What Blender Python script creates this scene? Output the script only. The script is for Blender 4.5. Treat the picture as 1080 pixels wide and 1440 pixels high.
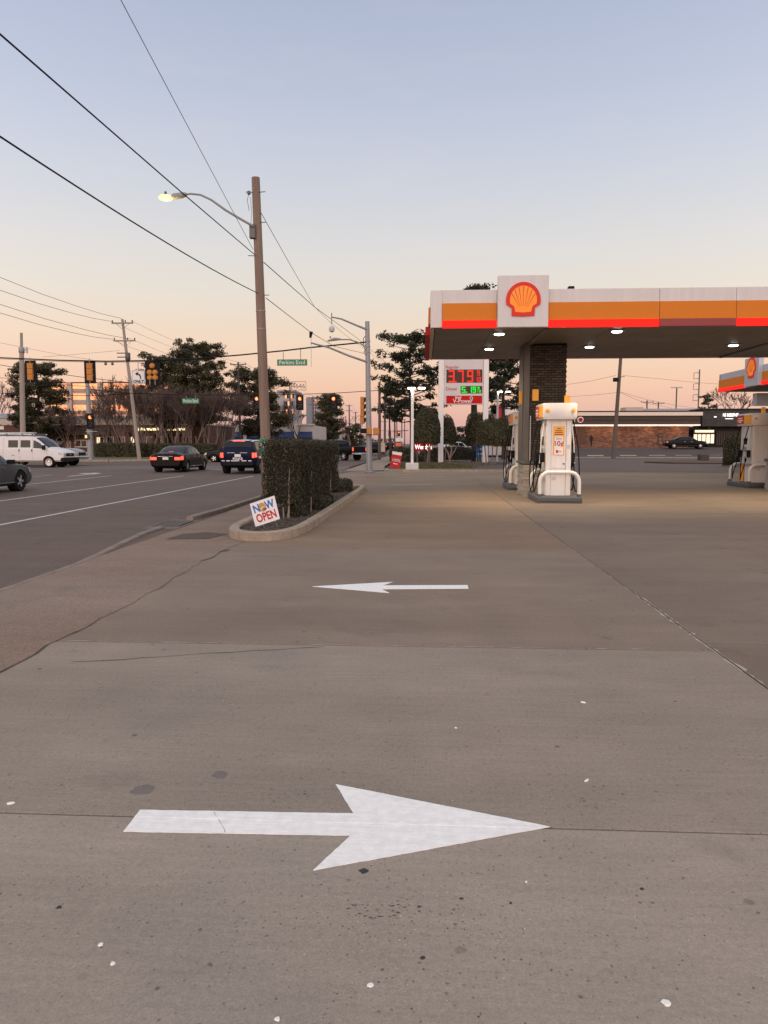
import bpy, bmesh, math, random
import numpy as np
from mathutils import Vector, Matrix
PI = math.pi
R = math.radians
for o in list(bpy.data.objects):
    bpy.data.objects.remove(o)
sc = bpy.context.scene
COL = sc.collection

# ------------------------------------------------------------------ camera
CAM_H, FOC, YAW, PITCH = 1.6, 1040.0, R(3.14), math.atan(97 / 1040.0)
cam = bpy.data.cameras.new('camera')
cam.sensor_fit = 'VERTICAL'
cam.sensor_height = 36.0
cam.lens = 36.0 * FOC / 1440.0
cam.clip_start, cam.clip_end = 0.05, 6000.0
camo = bpy.data.objects.new('camera', cam)
COL.objects.link(camo)
camo.location = (0, 0, CAM_H)
camo.rotation_euler = (PI / 2 - PITCH, 0, YAW)
sc.camera = camo

# ------------------------------------------------------------------ sky, sun, exposure
SUN_ELEV, SUN_AZ = R(11.0), R(192.0)          # low behind the camera (+Y is 0, clockwise)
world = bpy.data.worlds.new('World')
sc.world = world
world.use_nodes = True
wn, wl = world.node_tree.nodes, world.node_tree.links
wn.clear()
sky = wn.new('ShaderNodeTexSky')
sky.sky_type = 'NISHITA'
sky.sun_disc = False
sky.sun_elevation = R(1.2)
sky.sun_rotation = SUN_AZ
bg1 = wn.new('ShaderNodeBackground')
bg1.inputs[1].default_value = 0.07
wl.new(sky.outputs[0], bg1.inputs[0])
geo = wn.new('ShaderNodeTexCoord')
sep = wn.new('ShaderNodeSeparateXYZ')
wl.new(geo.outputs['Generated'], sep.inputs[0])
ramp = wn.new('ShaderNodeValToRGB')           # dusk sky colour by height above the horizon
wl.new(sep.outputs[2], ramp.inputs[0])
SKY = [(0.0, (.580, .350, .340)), (.022, (.670, .415, .385)), (.078, (.785, .505, .400)), (.134, (.775, .585, .470)),
       (.187, (.710, .630, .565)), (.245, (.645, .615, .615)), (.326, (.530, .550, .630)), (.40, (.445, .480, .600)),
       (.49, (.360, .400, .535)), (.60, (.385, .405, .480)), (1.0, (.475, .465, .465))]
els = ramp.color_ramp.elements
while len(els) < len(SKY):
    els.new(0.5)
for e, (p, c) in zip(els, SKY):
    e.position = p
    e.color = (*c, 1)
bg2 = wn.new('ShaderNodeBackground')
bg2.inputs[1].default_value = 1.0
# faint high wisps, a touch pinker and brighter than the sky they float in
wmap = wn.new('ShaderNodeMapping'); wmap.inputs['Scale'].default_value = (5, 5, 26); wmap.inputs['Location'].default_value = (1.7, .4, 2.2)
wl.new(geo.outputs['Generated'], wmap.inputs[0])
wno = wn.new('ShaderNodeTexNoise'); wno.inputs['Scale'].default_value = 1.0; wno.inputs['Detail'].default_value = 6
wl.new(wmap.outputs[0], wno.inputs['Vector'])
wmr = wn.new('ShaderNodeMapRange'); wl.new(wno.outputs['Fac'], wmr.inputs[0])
for i_, v_ in ((1, .54), (2, .76), (3, 0.0), (4, .14)): wmr.inputs[i_].default_value = v_
wmx = wn.new('ShaderNodeMix'); wmx.data_type = 'RGBA'; wmx.inputs[7].default_value = (.78, .66, .66, 1)
wl.new(wmr.outputs[0], wmx.inputs[0]); wl.new(ramp.outputs[0], wmx.inputs[6])
wl.new(wmx.outputs[2], bg2.inputs[0])
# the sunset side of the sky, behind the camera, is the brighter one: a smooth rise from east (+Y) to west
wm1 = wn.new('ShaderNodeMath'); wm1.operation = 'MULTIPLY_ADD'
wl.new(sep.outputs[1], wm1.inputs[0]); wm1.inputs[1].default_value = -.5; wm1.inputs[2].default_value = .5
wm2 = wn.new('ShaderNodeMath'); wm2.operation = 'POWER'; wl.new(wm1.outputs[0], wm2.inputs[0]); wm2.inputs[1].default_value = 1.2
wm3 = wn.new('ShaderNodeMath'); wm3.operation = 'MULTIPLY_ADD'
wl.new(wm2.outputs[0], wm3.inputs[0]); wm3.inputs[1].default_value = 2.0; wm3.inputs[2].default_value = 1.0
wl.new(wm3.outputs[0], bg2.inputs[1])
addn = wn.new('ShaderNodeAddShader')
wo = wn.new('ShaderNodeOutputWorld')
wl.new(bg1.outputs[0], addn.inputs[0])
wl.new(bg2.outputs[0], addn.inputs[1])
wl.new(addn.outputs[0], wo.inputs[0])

sun = bpy.data.lights.new('sun', 'SUN')
sun.energy = 0.6
sun.angle = R(40)
sun.color = (1.0, .70, .48)
suno = bpy.data.objects.new('sun', sun)
COL.objects.link(suno)
sd = Vector((math.sin(SUN_AZ) * math.cos(SUN_ELEV), math.cos(SUN_AZ) * math.cos(SUN_ELEV), math.sin(SUN_ELEV)))
suno.rotation_euler = sd.to_track_quat('Z', 'Y').to_euler()
suno.location = (0, -5, 12)

sc.view_settings.view_transform = 'Standard'
sc.view_settings.look = 'None'
sc.view_settings.exposure = 0.0
sc.view_settings.gamma = 1.0
sc.view_settings.use_curve_mapping = False
sc.cycles.max_bounces = 6
sc.cycles.use_denoising = True

# ------------------------------------------------------------------ helpers
_fw = Vector((-math.sin(YAW) * math.cos(PITCH), math.cos(YAW) * math.cos(PITCH), -math.sin(PITCH)))
_rt = Vector((math.cos(YAW), math.sin(YAW), 0))
_up = _rt.cross(_fw)


def at(x, y, Y):
    """survey: the point that stands Y metres down the road and shows at photo pixel x, y"""
    d = _fw + _rt * ((x - 540) / FOC) + _up * ((720 - y) / FOC)
    return Vector((0, 0, CAM_H)) + d * (Y / d.y)


def ax(x, Y, y=620):
    return at(x, y, Y).x


def az(y, Y, x=540):
    return at(x, y, Y).z


class MB:
    def __init__(s):
        s.v, s.f, s.m = [], [], []

    def add(s, vs, fs, mi=0, M=None):
        o = len(s.v)
        if M is not None:
            vs = [M @ Vector(p) for p in vs]
        s.v += [tuple(p) for p in vs]
        s.f += [tuple(i + o for i in f) for f in fs]
        s.m += [mi] * len(fs)
        return s

    def box(s, x0, x1, y0, y1, z0, z1, mi=0, M=None):
        vs = [(x, y, z) for z in (z0, z1) for y in (y0, y1) for x in (x0, x1)]
        return s.add(vs, [(0, 2, 3, 1), (4, 5, 7, 6), (0, 1, 5, 4), (2, 6, 7, 3), (0, 4, 6, 2), (1, 3, 7, 5)], mi, M)

    def cyl(s, p0, p1, r0, r1=None, n=10, mi=0, caps=True):
        return s.tube([p0, p1], [r0, r0 if r1 is None else r1], n, mi, caps)

    def tube(s, pts, r, n=6, mi=0, caps=True):
        pts = [Vector(p) for p in pts]
        rs = r if isinstance(r, (list, tuple)) else [r] * len(pts)
        t = (pts[1] - pts[0]).normalized()
        a = Vector((0, 0, 1)) if abs(t.z) < .9 else Vector((1, 0, 0))
        u = t.cross(a).normalized()
        vs = []
        for i, p in enumerate(pts):
            if i == 0:
                t = pts[1] - pts[0]
            elif i == len(pts) - 1:
                t = pts[-1] - pts[-2]
            else:
                t = pts[i + 1] - pts[i - 1]
            t.normalize()
            u = (u - t * u.dot(t)).normalized()
            w = t.cross(u)
            for k in range(n):
                c = 2 * PI * k / n
                vs.append(p + (u * math.cos(c) + w * math.sin(c)) * rs[i])
        fs = []
        for i in range(len(pts) - 1):
            for k in range(n):
                k2 = (k + 1) % n
                fs.append((i * n + k, i * n + k2, (i + 1) * n + k2, (i + 1) * n + k))
        if caps:
            fs.append(tuple(range(n))[::-1])
            fs.append(tuple((len(pts) - 1) * n + k for k in range(n)))
        return s.add(vs, fs, mi)

    def lathe(s, prof, n=16, mi=0, M=None):
        vs, fs = [], []
        for r, z in prof:
            for k in range(n):
                c = 2 * PI * k / n
                vs.append((r * math.cos(c), r * math.sin(c), z))
        for i in range(len(prof) - 1):
            for k in range(n):
                k2 = (k + 1) % n
                fs.append((i * n + k, i * n + k2, (i + 1) * n + k2, (i + 1) * n + k))
        fs.append(tuple(range(n))[::-1])
        fs.append(tuple((len(prof) - 1) * n + k for k in range(n)))
        return s.add(vs, fs, mi, M)

    def prism(s, out, c0, c1, plane='xz', mi=0, M=None):
        """outline (a, b) counter-clockwise, extruded from c0 to c1 along the third axis"""
        n = len(out)
        def P(a, b, c):
            return (a, c, b) if plane == 'xz' else ((a, b, c) if plane == 'xy' else (c, a, b))
        vs = [P(a, b, c0) for a, b in out] + [P(a, b, c1) for a, b in out]
        fs = [tuple(range(n)), tuple(range(n, 2 * n))[::-1]]
        fs += [(i, i + n, (i + 1) % n + n, (i + 1) % n) for i in range(n)]
        return s.add(vs, fs, mi, M)

    def grid(s, fn, nu, nv, mi=0):
        vs = [fn(i / nu, j / nv) for j in range(nv + 1) for i in range(nu + 1)]
        fs = [(j * (nu + 1) + i, j * (nu + 1) + i + 1, (j + 1) * (nu + 1) + i + 1, (j + 1) * (nu + 1) + i)
              for j in range(nv) for i in range(nu)]
        return s.add(vs, fs, mi)

    def mesh(s, name, mats, smooth=False):
        me = bpy.data.meshes.new(name)
        me.from_pydata(s.v, [], s.f)
        for m in (mats if isinstance(mats, (list, tuple)) else [mats]):
            me.materials.append(m)
        if any(s.m):
            me.polygons.foreach_set('material_index', s.m)
        if smooth:
            me.shade_smooth()
            me.set_sharp_from_angle(angle=R(38))
        me.update()
        return me

    def build(s, name, mats, parent=None, smooth=False, bev=0, fix=True, **kw):
        me = s.mesh(name, mats, smooth)
        if fix and len(s.v) < 6000:
            b = bmesh.new()
            b.from_mesh(me)
            bmesh.ops.recalc_face_normals(b, faces=b.faces)
            b.to_mesh(me)
            b.free()
        return put(name, me, parent, bev, **kw)


def put(name, me, parent=None, bev=0, loc=None, rot=None, **kw):
    o = bpy.data.objects.new(name, me)
    COL.objects.link(o)
    if parent is not None:
        o.parent = parent
    if loc is not None:
        o.location = loc
    if rot is not None:
        o.rotation_euler = rot
    if bev:
        m = o.modifiers.new('bevel', 'BEVEL')
        m.width = bev
        m.segments = 2
        m.limit_method = 'ANGLE'
        m.angle_limit = R(40)
    tag(o, **kw)
    return o


def tag(o, label=None, cat=None, group=None, kind=None):
    if label: o['label'] = label
    if cat: o['category'] = cat
    if group: o['group'] = group
    if kind: o['kind'] = kind
    return o


def thing(name, label, cat, loc=(0, 0, 0), rz=0, group=None):
    o = bpy.data.objects.new(name, None)
    COL.objects.link(o)
    o.empty_display_size = .2
    o.location = loc
    o.rotation_euler = (0, 0, rz)
    return tag(o, label, cat, group)


def copy_tree(o, parent=None):
    c = o.copy()
    COL.objects.link(c)
    c.parent = parent
    for ch in o.children:
        copy_tree(ch, c)
    return c


def text(s, size, mat, parent, loc, rot=(PI / 2, 0, 0), ext=.003, name='lettering', sx=1.0, bold=0.0, align='CENTER'):
    cu = bpy.data.curves.new(name, 'FONT')
    cu.body = s
    cu.size = size
    cu.extrude = ext
    cu.offset = bold
    cu.align_x = align
    cu.align_y = 'CENTER'
    cu.resolution_u = 3
    tmp = bpy.data.objects.new('t', cu)
    COL.objects.link(tmp)
    bpy.context.view_layer.update()
    me = bpy.data.meshes.new_from_object(tmp.evaluated_get(bpy.context.evaluated_depsgraph_get()))
    bpy.data.objects.remove(tmp)
    me.name = name
    me.materials.clear()
    me.materials.append(mat)
    o = put(name, me, parent, loc=loc, rot=rot)
    o.scale = (sx, 1, 1)
    return o


# ------------------------------------------------------------------ materials
def newmat(name):
    m = bpy.data.materials.new(name)
    m.use_nodes = True
    nt = m.node_tree
    return m, nt, nt.nodes['Principled BSDF']


def node(nt, kind, ins=None, **props):
    n = nt.nodes.new(kind)
    for k, v in props.items():
        setattr(n, k, v)
    for k, v in (ins or {}).items():
        if hasattr(v, 'is_linked') or hasattr(v, 'links'):
            nt.links.new(v, n.inputs[k])
        else:
            n.inputs[k].default_value = v
    return n


def mth(nt, op, a, b=0.0, c=0.0, clamp=False):
    n = nt.nodes.new('ShaderNodeMath')
    n.operation = op
    n.use_clamp = clamp
    for i, v in enumerate((a, b, c)):
        if hasattr(v, 'links'):
            nt.links.new(v, n.inputs[i])
        else:
            n.inputs[i].default_value = v
    return n.outputs[0]


def mixc(nt, fac, a, b, blend='MIX'):
    n = nt.nodes.new('ShaderNodeMix')
    n.data_type = 'RGBA'
    n.blend_type = blend
    for i, v in ((0, fac), (6, a), (7, b)):
        if hasattr(v, 'links'):
            nt.links.new(v, n.inputs[i])
        elif i == 0:
            n.inputs[i].default_value = v
        else:
            n.inputs[i].default_value = (*v, 1) if len(v) == 3 else v
    return n.outputs[2]


def mrange(nt, v, a, b, c, d):
    n = nt.nodes.new('ShaderNodeMapRange')
    nt.links.new(v, n.inputs[0])
    for i, q in enumerate((a, b, c, d)):
        n.inputs[i + 1].default_value = q
    return n.outputs[0]


def coords(nt, worldspace=False, scale=(1, 1, 1)):
    src = nt.nodes.new('ShaderNodeNewGeometry').outputs['Position'] if worldspace else nt.nodes.new('ShaderNodeTexCoord').outputs['Object']
    mp = nt.nodes.new('ShaderNodeMapping')
    mp.inputs['Scale'].default_value = scale
    nt.links.new(src, mp.inputs[0])
    return mp.outputs[0]


def noise(nt, co, scale, detail=5, rough=.55):
    n = nt.nodes.new('ShaderNodeTexNoise')
    n.inputs['Scale'].default_value = scale
    n.inputs['Detail'].default_value = detail
    n.inputs['Roughness'].default_value = rough
    nt.links.new(co, n.inputs['Vector'])
    return n.outputs['Fac']


def bump(nt, b, h, strength, dist=.01):
    n = nt.nodes.new('ShaderNodeBump')
    n.inputs['Strength'].default_value = strength
    n.inputs['Distance'].default_value = dist
    nt.links.new(h, n.inputs['Height'])
    nt.links.new(n.outputs[0], b.inputs['Normal'])


def M(name, col, rough=.6, metal=0.0, var=.14, vs=3.0, bmp=0.0, bs=60.0, coat=0.0, emit=None, es=0.0, ws=False, stretch=(1, 1, 1), spec=.5):
    m, nt, b = newmat(name)
    co = coords(nt, ws, stretch)
    n1 = noise(nt, co, vs, 6)
    n2 = noise(nt, co, vs * 9, 4)
    f = mth(nt, 'ADD', mth(nt, 'MULTIPLY', n1, .65), mth(nt, 'MULTIPLY', n2, .35))
    f = mrange(nt, f, .3, .7, 1 - var, 1 + var)
    sc_ = node(nt, 'ShaderNodeVectorMath', {0: (*col,)}, operation='SCALE')
    nt.links.new(f, sc_.inputs['Scale'])
    nt.links.new(sc_.outputs[0], b.inputs['Base Color'])
    nt.links.new(mrange(nt, n1, .3, .7, max(.03, rough - .08), min(1, rough + .08)), b.inputs['Roughness'])
    b.inputs['Metallic'].default_value = metal
    b.inputs['Coat Weight'].default_value = coat
    b.inputs['Coat Roughness'].default_value = .06
    b.inputs['Specular IOR Level'].default_value = spec
    if emit:
        b.inputs['Emission Color'].default_value = (*emit, 1)
        b.inputs['Emission Strength'].default_value = es
    if bmp:
        bump(nt, b, noise(nt, co, bs, 5, .65), bmp)
    return m


def leafmat(name, cols, rough=.55, trans=.25):
    m, nt, b = newmat(name)
    g = nt.nodes.new('ShaderNodeNewGeometry')
    rp = nt.nodes.new('ShaderNodeValToRGB')
    nt.links.new(g.outputs['Random Per Island'], rp.inputs[0])
    e = rp.color_ramp.elements
    while len(e) < len(cols):
        e.new(.5)
    for i, c in enumerate(cols):
        e[i].position = i / (len(cols) - 1)
        e[i].color = (*c, 1)
    nt.links.new(rp.outputs[0], b.inputs['Base Color'])
    b.inputs['Roughness'].default_value = rough
    b.inputs['Specular IOR Level'].default_value = .3
    t = nt.nodes.new('ShaderNodeBsdfTranslucent')
    nt.links.new(rp.outputs[0], t.inputs[0])
    mx = nt.nodes.new('ShaderNodeMixShader')
    mx.inputs[0].default_value = trans
    nt.links.new(b.outputs[0], mx.inputs[1])
    nt.links.new(t.outputs[0], mx.inputs[2])
    nt.links.new(mx.outputs[0], nt.nodes['Material Output'].inputs[0])
    return m


def paved(name, base, streak, speck=.05, pit=.75, warm=(1.0, .965, .93), blot=.16, objcol=True, bs=.25, agg=False):
    """concrete or asphalt seen from close by: blotches, broom streaks, specks, pits and drips"""
    m, nt, b = newmat(name)
    co = coords(nt, True)
    cs = coords(nt, True, streak)
    big = noise(nt, co, .33, 4)
    mid = noise(nt, co, 2.3, 5)
    stk = noise(nt, cs, 1.0, 6, .6)
    fin = noise(nt, co, 95, 3, .6)
    gr1 = noise(nt, co, 38, 4, .7)
    gr2 = noise(nt, co, 230, 2, .6)
    smu = noise(nt, co, 1.1, 7, .7)
    drv = noise(nt, coords(nt, True, (.22, 1.3, 1)), 1.0, 5, .6)
    f = mrange(nt, big, .25, .75, 1 - blot, 1 + blot)
    f = mth(nt, 'MULTIPLY', f, mrange(nt, mid, .3, .7, .94, 1.06))
    f = mth(nt, 'MULTIPLY', f, mrange(nt, stk, .3, .7, .94, 1.06))
    f = mth(nt, 'MULTIPLY', f, mrange(nt, fin, .3, .7, 1 - speck * 2.4, 1 + speck * 2.4))
    f = mth(nt, 'MULTIPLY', f, mrange(nt, gr1, .3, .7, 1 - speck * 2.2, 1 + speck * 2.2))
    f = mth(nt, 'MULTIPLY', f, mrange(nt, gr2, .3, .7, 1 - speck * 3.2, 1 + speck * 3.2))
    f = mth(nt, 'MULTIPLY', f, mrange(nt, smu, .58, .72, 1.0, .80))
    f = mth(nt, 'MULTIPLY', f, mrange(nt, drv, .32, .68, .90, 1.08))
    tint = mixc(nt, mrange(nt, noise(nt, co, .21, 3), .38, .62, 0, 1), base, tuple(a * w for a, w in zip(base, warm)))
    sv = node(nt, 'ShaderNodeVectorMath', operation='SCALE')
    nt.links.new(tint, sv.inputs[0])
    nt.links.new(f, sv.inputs['Scale'])
    colr = sv.outputs[0]
    # pits and drops: small voronoi cells, few of them filled
    for vs_, thr, rad, dark in ((7.0, .84, .13, .45), (26.0, .74, .19, .45), (48.0, .70, .24, .5), (1.9, .82, .11, .66)):
        vo = nt.nodes.new('ShaderNodeTexVoronoi')
        vo.inputs['Scale'].default_value = vs_
        nt.links.new(co, vo.inputs['Vector'])
        s2 = nt.nodes.new('ShaderNodeSeparateColor')
        nt.links.new(vo.outputs['Color'], s2.inputs[0])
        pick = mth(nt, 'GREATER_THAN', s2.outputs[0], thr)
        dd = mth(nt, 'ADD', vo.outputs['Distance'], mth(nt, 'MULTIPLY', mth(nt, 'SUBTRACT', mid, .5), .25))
        inside = mth(nt, 'MULTIPLY', mrange(nt, dd, rad * .7, rad * 1.1, 1, 0), mth(nt, 'MULTIPLY', s2.outputs[1], pick))
        k = mth(nt, 'MULTIPLY', inside, pit)
        colr = mixc(nt, k, colr, mixc(nt, 1.0, colr, (dark * .75, dark * .72, dark * .7), 'MULTIPLY'))
    if agg:
        vo = nt.nodes.new('ShaderNodeTexVoronoi')
        vo.inputs['Scale'].default_value = 75
        nt.links.new(co, vo.inputs['Vector'])
        s2 = nt.nodes.new('ShaderNodeSeparateColor')
        nt.links.new(vo.outputs['Color'], s2.inputs[0])
        colr = mixc(nt, mrange(nt, s2.outputs[0], 0, 1, 0, .45), colr, mixc(nt, 1.0, colr, (1.5, 1.4, 1.3), 'MULTIPLY'))
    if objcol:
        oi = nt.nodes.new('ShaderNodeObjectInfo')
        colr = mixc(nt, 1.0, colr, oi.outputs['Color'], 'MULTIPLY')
    nt.links.new(colr, b.inputs['Base Color'])
    nt.links.new(mrange(nt, mid, .3, .7, .72, .92), b.inputs['Roughness'])
    b.inputs['Specular IOR Level'].default_value = .3
    h = mth(nt, 'ADD', mth(nt, 'MULTIPLY', fin, .6), mth(nt, 'MULTIPLY', noise(nt, cs, 7, 3), .6))
    bump(nt, b, h, bs, .004)
    return m


white = M('white_paint', (.70, .67, .64), .45, var=.05)
whitem = M('white_metal', (.66, .62, .58), .4, var=.06, stretch=(4, 4, .5), coat=.1)
offwhite = M('aged_white', (.55, .52, .48), .6, var=.10)
black = M('black_plastic', (.010, .010, .010), .6, var=.2, spec=.12)
rubber = M('rubber', (.012, .012, .012), .85, var=.2, spec=.15)
dgrey = M('dark_grey_paint', (.075, .075, .078), .55, var=.12)
mgrey = M('mid_grey_paint', (.22, .22, .22), .5, var=.1)
lgrey = M('light_grey', (.42, .42, .42), .5, var=.08)
galv = M('galvanised_steel', (.24, .24, .24), .5, .4, var=.16, vs=5)
darksteel = M('dark_steel', (.10, .095, .09), .5, .5, var=.2)
chrome = M('chrome', (.75, .75, .76), .12, 1.0, var=.03)
red = M('red_enamel', (.46, .018, .014), .5, var=.06, spec=.25)
yellow = M('yellow_enamel', (.80, .36, .02), .4, var=.05)
sigyellow = M('signal_yellow', (.47, .19, .045), .6, var=.2, vs=6, spec=.15)
green = M('sign_green', (.01, .17, .075), .45, var=.06)
blue = M('blue_paint', (.02, .14, .40), .5, var=.08, spec=.25)
glass = M('dark_glass', (.012, .013, .015), .06, var=.05, spec=.35)
concw = M('cast_concrete', (.42, .38, .33), .85, var=.15, bmp=.3)
# ------------------------------------------------------------------ ground, road, forecourt
concrete = paved('forecourt_concrete', (.330, .272, .222), (2.2, 26, 1))
asphalt = paved('worn_asphalt', (.101, .074, .059), (10, .5, 1), speck=.10, pit=.25, blot=.14, warm=(1.02, .97, .93), agg=True, bs=.4)
apronm = paved('brown_asphalt', (.185, .138, .108), (3, 5, 1), speck=.10, pit=.3, blot=.18, warm=(1.02, .9, .8), agg=True, bs=.5)
farm = paved('far_ground', (.16, .135, .115), (1, 1, 1), objcol=False)
paintw = M('road_paint', (.66, .63, .59), .7, var=.10, vs=9, bmp=.15, bs=140, ws=True)


def wornpaint(name, base, thr):
    m, nt, b = newmat(name)
    co = coords(nt, True)
    w = noise(nt, co, 30, 6, .7)
    w2 = noise(nt, co, 4, 4)
    f = mrange(nt, mth(nt, 'ADD', w, mth(nt, 'MULTIPLY', w2, .5)), thr, thr + .12, 0, 1)
    c = mixc(nt, f, tuple(.62 * q for q in base), base)
    nt.links.new(c, b.inputs['Base Color'])
    b.inputs['Roughness'].default_value = .7
    bump(nt, b, noise(nt, co, 120, 4), .2, .003)
    return m


lanew = wornpaint('worn_lane_paint', (.50, .47, .43), .62)
soilm = M('mulch_soil', (.070, .043, .030), .95, var=.5, vs=14, bmp=.9, bs=35, ws=True)
grassm = leafmat('grass_blades', [(.07, .075, .025), (.11, .10, .035), (.14, .11, .05)])
kerbm = M('kerb_concrete', (.29, .225, .165), .9, var=.35, vs=3, bmp=.4, bs=40, ws=True)
crackm = M('crack_dirt', (.075, .058, .047), .95, var=.3)
guttm = M('gutter_edge', (.20, .155, .125), .9, var=.35, vs=3, bmp=.4, bs=40, ws=True)


def sheet(name, pts, z, mat, parent=None, thick=0.0, **kw):
    mb = MB()
    if thick:
        mb.prism(pts, z - thick, z, 'xy')
        o = mb.build(name, mat, parent, **kw)
    else:
        zs = z if callable(z) else (lambda x, y: z)
        mb.add([(x, y, zs(x, y)) for x, y in pts], [tuple(range(len(pts)))])
        o = mb.build(name, mat, parent, fix=False, **kw)
    return o


def rect(x0, x1, y0, y1):
    return [(x0, y0), (x1, y0), (x1, y1), (x0, y1)]


sheet('ground', [(1800 * math.cos(2 * PI * k / 40), 1800 * math.sin(2 * PI * k / 40)) for k in range(40)], -.14, farm, kind='structure')
sheet('road', [(-27, -40), (-4.62, -40), (-4.62, 42), (-2.2, 44), (-4.9, 47), (-4.9, 700), (-22, 700), (-22, 66), (-27, 63)], 0, asphalt, kind='structure')
sheet('cross_street', rect(-170, -27.0, 45.2, 62), 0.002, asphalt, kind='structure')
sheet('side_street', rect(7, 150, 41.5, 80.5), -.006, asphalt, kind='structure')
sheet('driveway', rect(-4.6, 8, 40.8, 47), -.012, concrete, kind='structure').color = (.62, .56, .48, 1)
sheet('far_pavement', rect(-2.4, 7, 60, 160), -.02, farm, kind='structure')

# forecourt: cast slabs with open joints
fc = sheet('forecourt', rect(-3.3, 40, -8, 41.2), -.035, crackm, kind='structure')
random.seed(4)
J = .006
cols_ = [(-3.3, 2.25, [-7.5, 2.985, 5.72, 11.2, 16.6, 22.0, 28.2, 34.5, 40.9]),
         (2.25, 7.2, [-7.5, 1.2, 5.95, 11.6, 17.2, 22.6, 28.2, 34.5, 41.2]),
         (7.2, 12.2, [-7.5, 1.2, 6.4, 11.6, 17.2, 22.6, 28.2, 34.5, 41.2]),
         (12.2, 17.2, [1.2, 6.4, 11.6, 17.2, 22.6, 28.2, 34.5, 41.2]),
         (17.2, 26, [11.6, 17.2, 22.6, 28.2, 34.5, 41.2]),
         (26, 39.5, [17.2, 28.2, 41.2])]
for ci, (x0, x1, ys) in enumerate(cols_):
    for y0, y1 in zip(ys, ys[1:]):
        mb = MB()
        mb.box(x0 + J, x1 - J, y0 + J, y1 - J, -.03, 0.0)
        s = mb.build('slab', concrete, fc, bev=.004)
        k = random.uniform(.96, 1.04)
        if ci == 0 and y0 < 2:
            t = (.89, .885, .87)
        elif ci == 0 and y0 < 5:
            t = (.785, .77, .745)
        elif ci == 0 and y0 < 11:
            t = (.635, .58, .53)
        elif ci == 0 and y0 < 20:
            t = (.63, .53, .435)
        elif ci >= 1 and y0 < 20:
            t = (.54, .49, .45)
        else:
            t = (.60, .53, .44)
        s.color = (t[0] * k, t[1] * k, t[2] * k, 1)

# apron between road and forecourt, its ragged seam
random.seed(8)
ap = [(-4.62, -8)]
seam = []
y = -8
while y < 12.4:
    seam.append((-2.96 + random.uniform(-.035, .035) + .035 * math.sin(y * 1.1), y))
    y += random.uniform(.12, .35)
appts = [(-4.60, -8)] + [(p[0], p[1]) for p in seam] + [(-2.96, 12.8), (-2.96, 25), (-2.3, 26.5), (-2.3, 41.3), (-4.60, 41.3)]
sheet('apron', appts, .004, apronm, kind='structure').color = (1, 1, 1, 1)
for nm, dx, wd, y0, y1 in (('crack', 0.0, .006, 4.6, 6.6), ('crack', 0.01, .005, 7.6, 9.0), ('crack', 0.0, .010, 9.6, 11.2), ('crack', .02, .014, 5.9, 6.2), ('crack', .05, .02, 10.4, 11.0)):
    mb = MB()
    pp = [p for p in seam if y0 <= p[1] <= y1]
    L_, R_ = [], []
    for (x, yy) in pp:
        w = wd * random.uniform(.1, 1.0)
        o_ = random.uniform(-.012, .012) + dx
        L_.append((x - w + o_, yy + random.uniform(-.04, .04), .0085))
        R_.append((x + w + o_, yy + random.uniform(-.04, .04), .0085))
    n = len(pp)
    mb.add(L_ + R_, [(i, i + n, i + n + 1, i + 1) for i in range(n - 1)])
    mb.build(nm, crackm, fc, fix=False)
# hairline across the near slab, left of the joint
mb = MB()
pp = [(-2.6 + .12 * i + random.uniform(-.02, .02), 5.15 + .035 * i + random.uniform(-.02, .02)) for i in range(16)]
n = len(pp)
mb.add([(x, y_ - .004, .0035) for x, y_ in pp] + [(x, y_ + random.uniform(.001, .008), .0035) for x, y_ in pp], [(i, i + n, i + n + 1, i + 1) for i in range(n - 1)])
mb.build('crack', crackm, fc, fix=False)
sheet('patch', [(-4.3, 12.0), (-3.6, 12.1), (-3.45, 12.75), (-3.9, 13.0), (-4.25, 12.7)], .009, asphalt, fc).color = (.75, .75, .75, 1)

# roadside kerb with a dropped end, storm grate
kb = MB()
def kerbrun(mb, pts, w=.15, h=.10, zb=-.02):
    """kerb swept along pts (x, y, height)"""
    n = len(pts)
    vs = []
    for i, (x, y, hh) in enumerate(pts):
        a = Vector(pts[max(0, i - 1)][:2])
        c = Vector(pts[min(n - 1, i + 1)][:2])
        t = (c - a).normalized()
        nr = Vector((t.y, -t.x))
        p = Vector((x, y))
        o_, i_ = p - nr * w / 2, p + nr * w / 2
        b_ = .018
        vs += [(o_.x, o_.y, zb), (o_.x, o_.y, hh - b_), (o_.x + nr.x * b_, o_.y + nr.y * b_, hh), (i_.x - nr.x * b_, i_.y - nr.y * b_, hh), (i_.x, i_.y, hh - b_), (i_.x, i_.y, zb)]
    fs = []
    for i in range(n - 1):
        for k in range(5):
            fs.append((i * 6 + k, i * 6 + k + 1, (i + 1) * 6 + k + 1, (i + 1) * 6 + k))
    fs += [tuple(range(6)), tuple(range((n - 1) * 6, n * 6))[::-1]]
    mb.add(vs, fs)
kerbrun(kb, [(-4.60, -8, .008), (-4.60, 9.4, .010), (-4.66, 10.2, .02), (-4.8, 11.4, .035), (-4.92, 12.6, .045), (-4.95, 13.6, .045)], .11)
kerbrun(kb, [(-4.86, 15.0, .09), (-4.75, 17, .09), (-4.7, 26, .09), (-4.7, 38, .09), (-4.2, 40.6, .05), (-3.2, 42.2, .02)])
kb.build('kerb', guttm, kind='structure')
sheet('gutter_apron', [(-5.3, 13.45), (-4.62, 13.45), (-4.62, 15.2), (-5.3, 15.2)], .0045, apronm, kind='structure').color = (.8, .85, .9, 1)
gt = thing('storm_grate', 'rusty iron storm grate set in the gutter beside the kerb', 'storm grate', (-4.98, 14.35, .006))
mb = MB()
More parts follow.
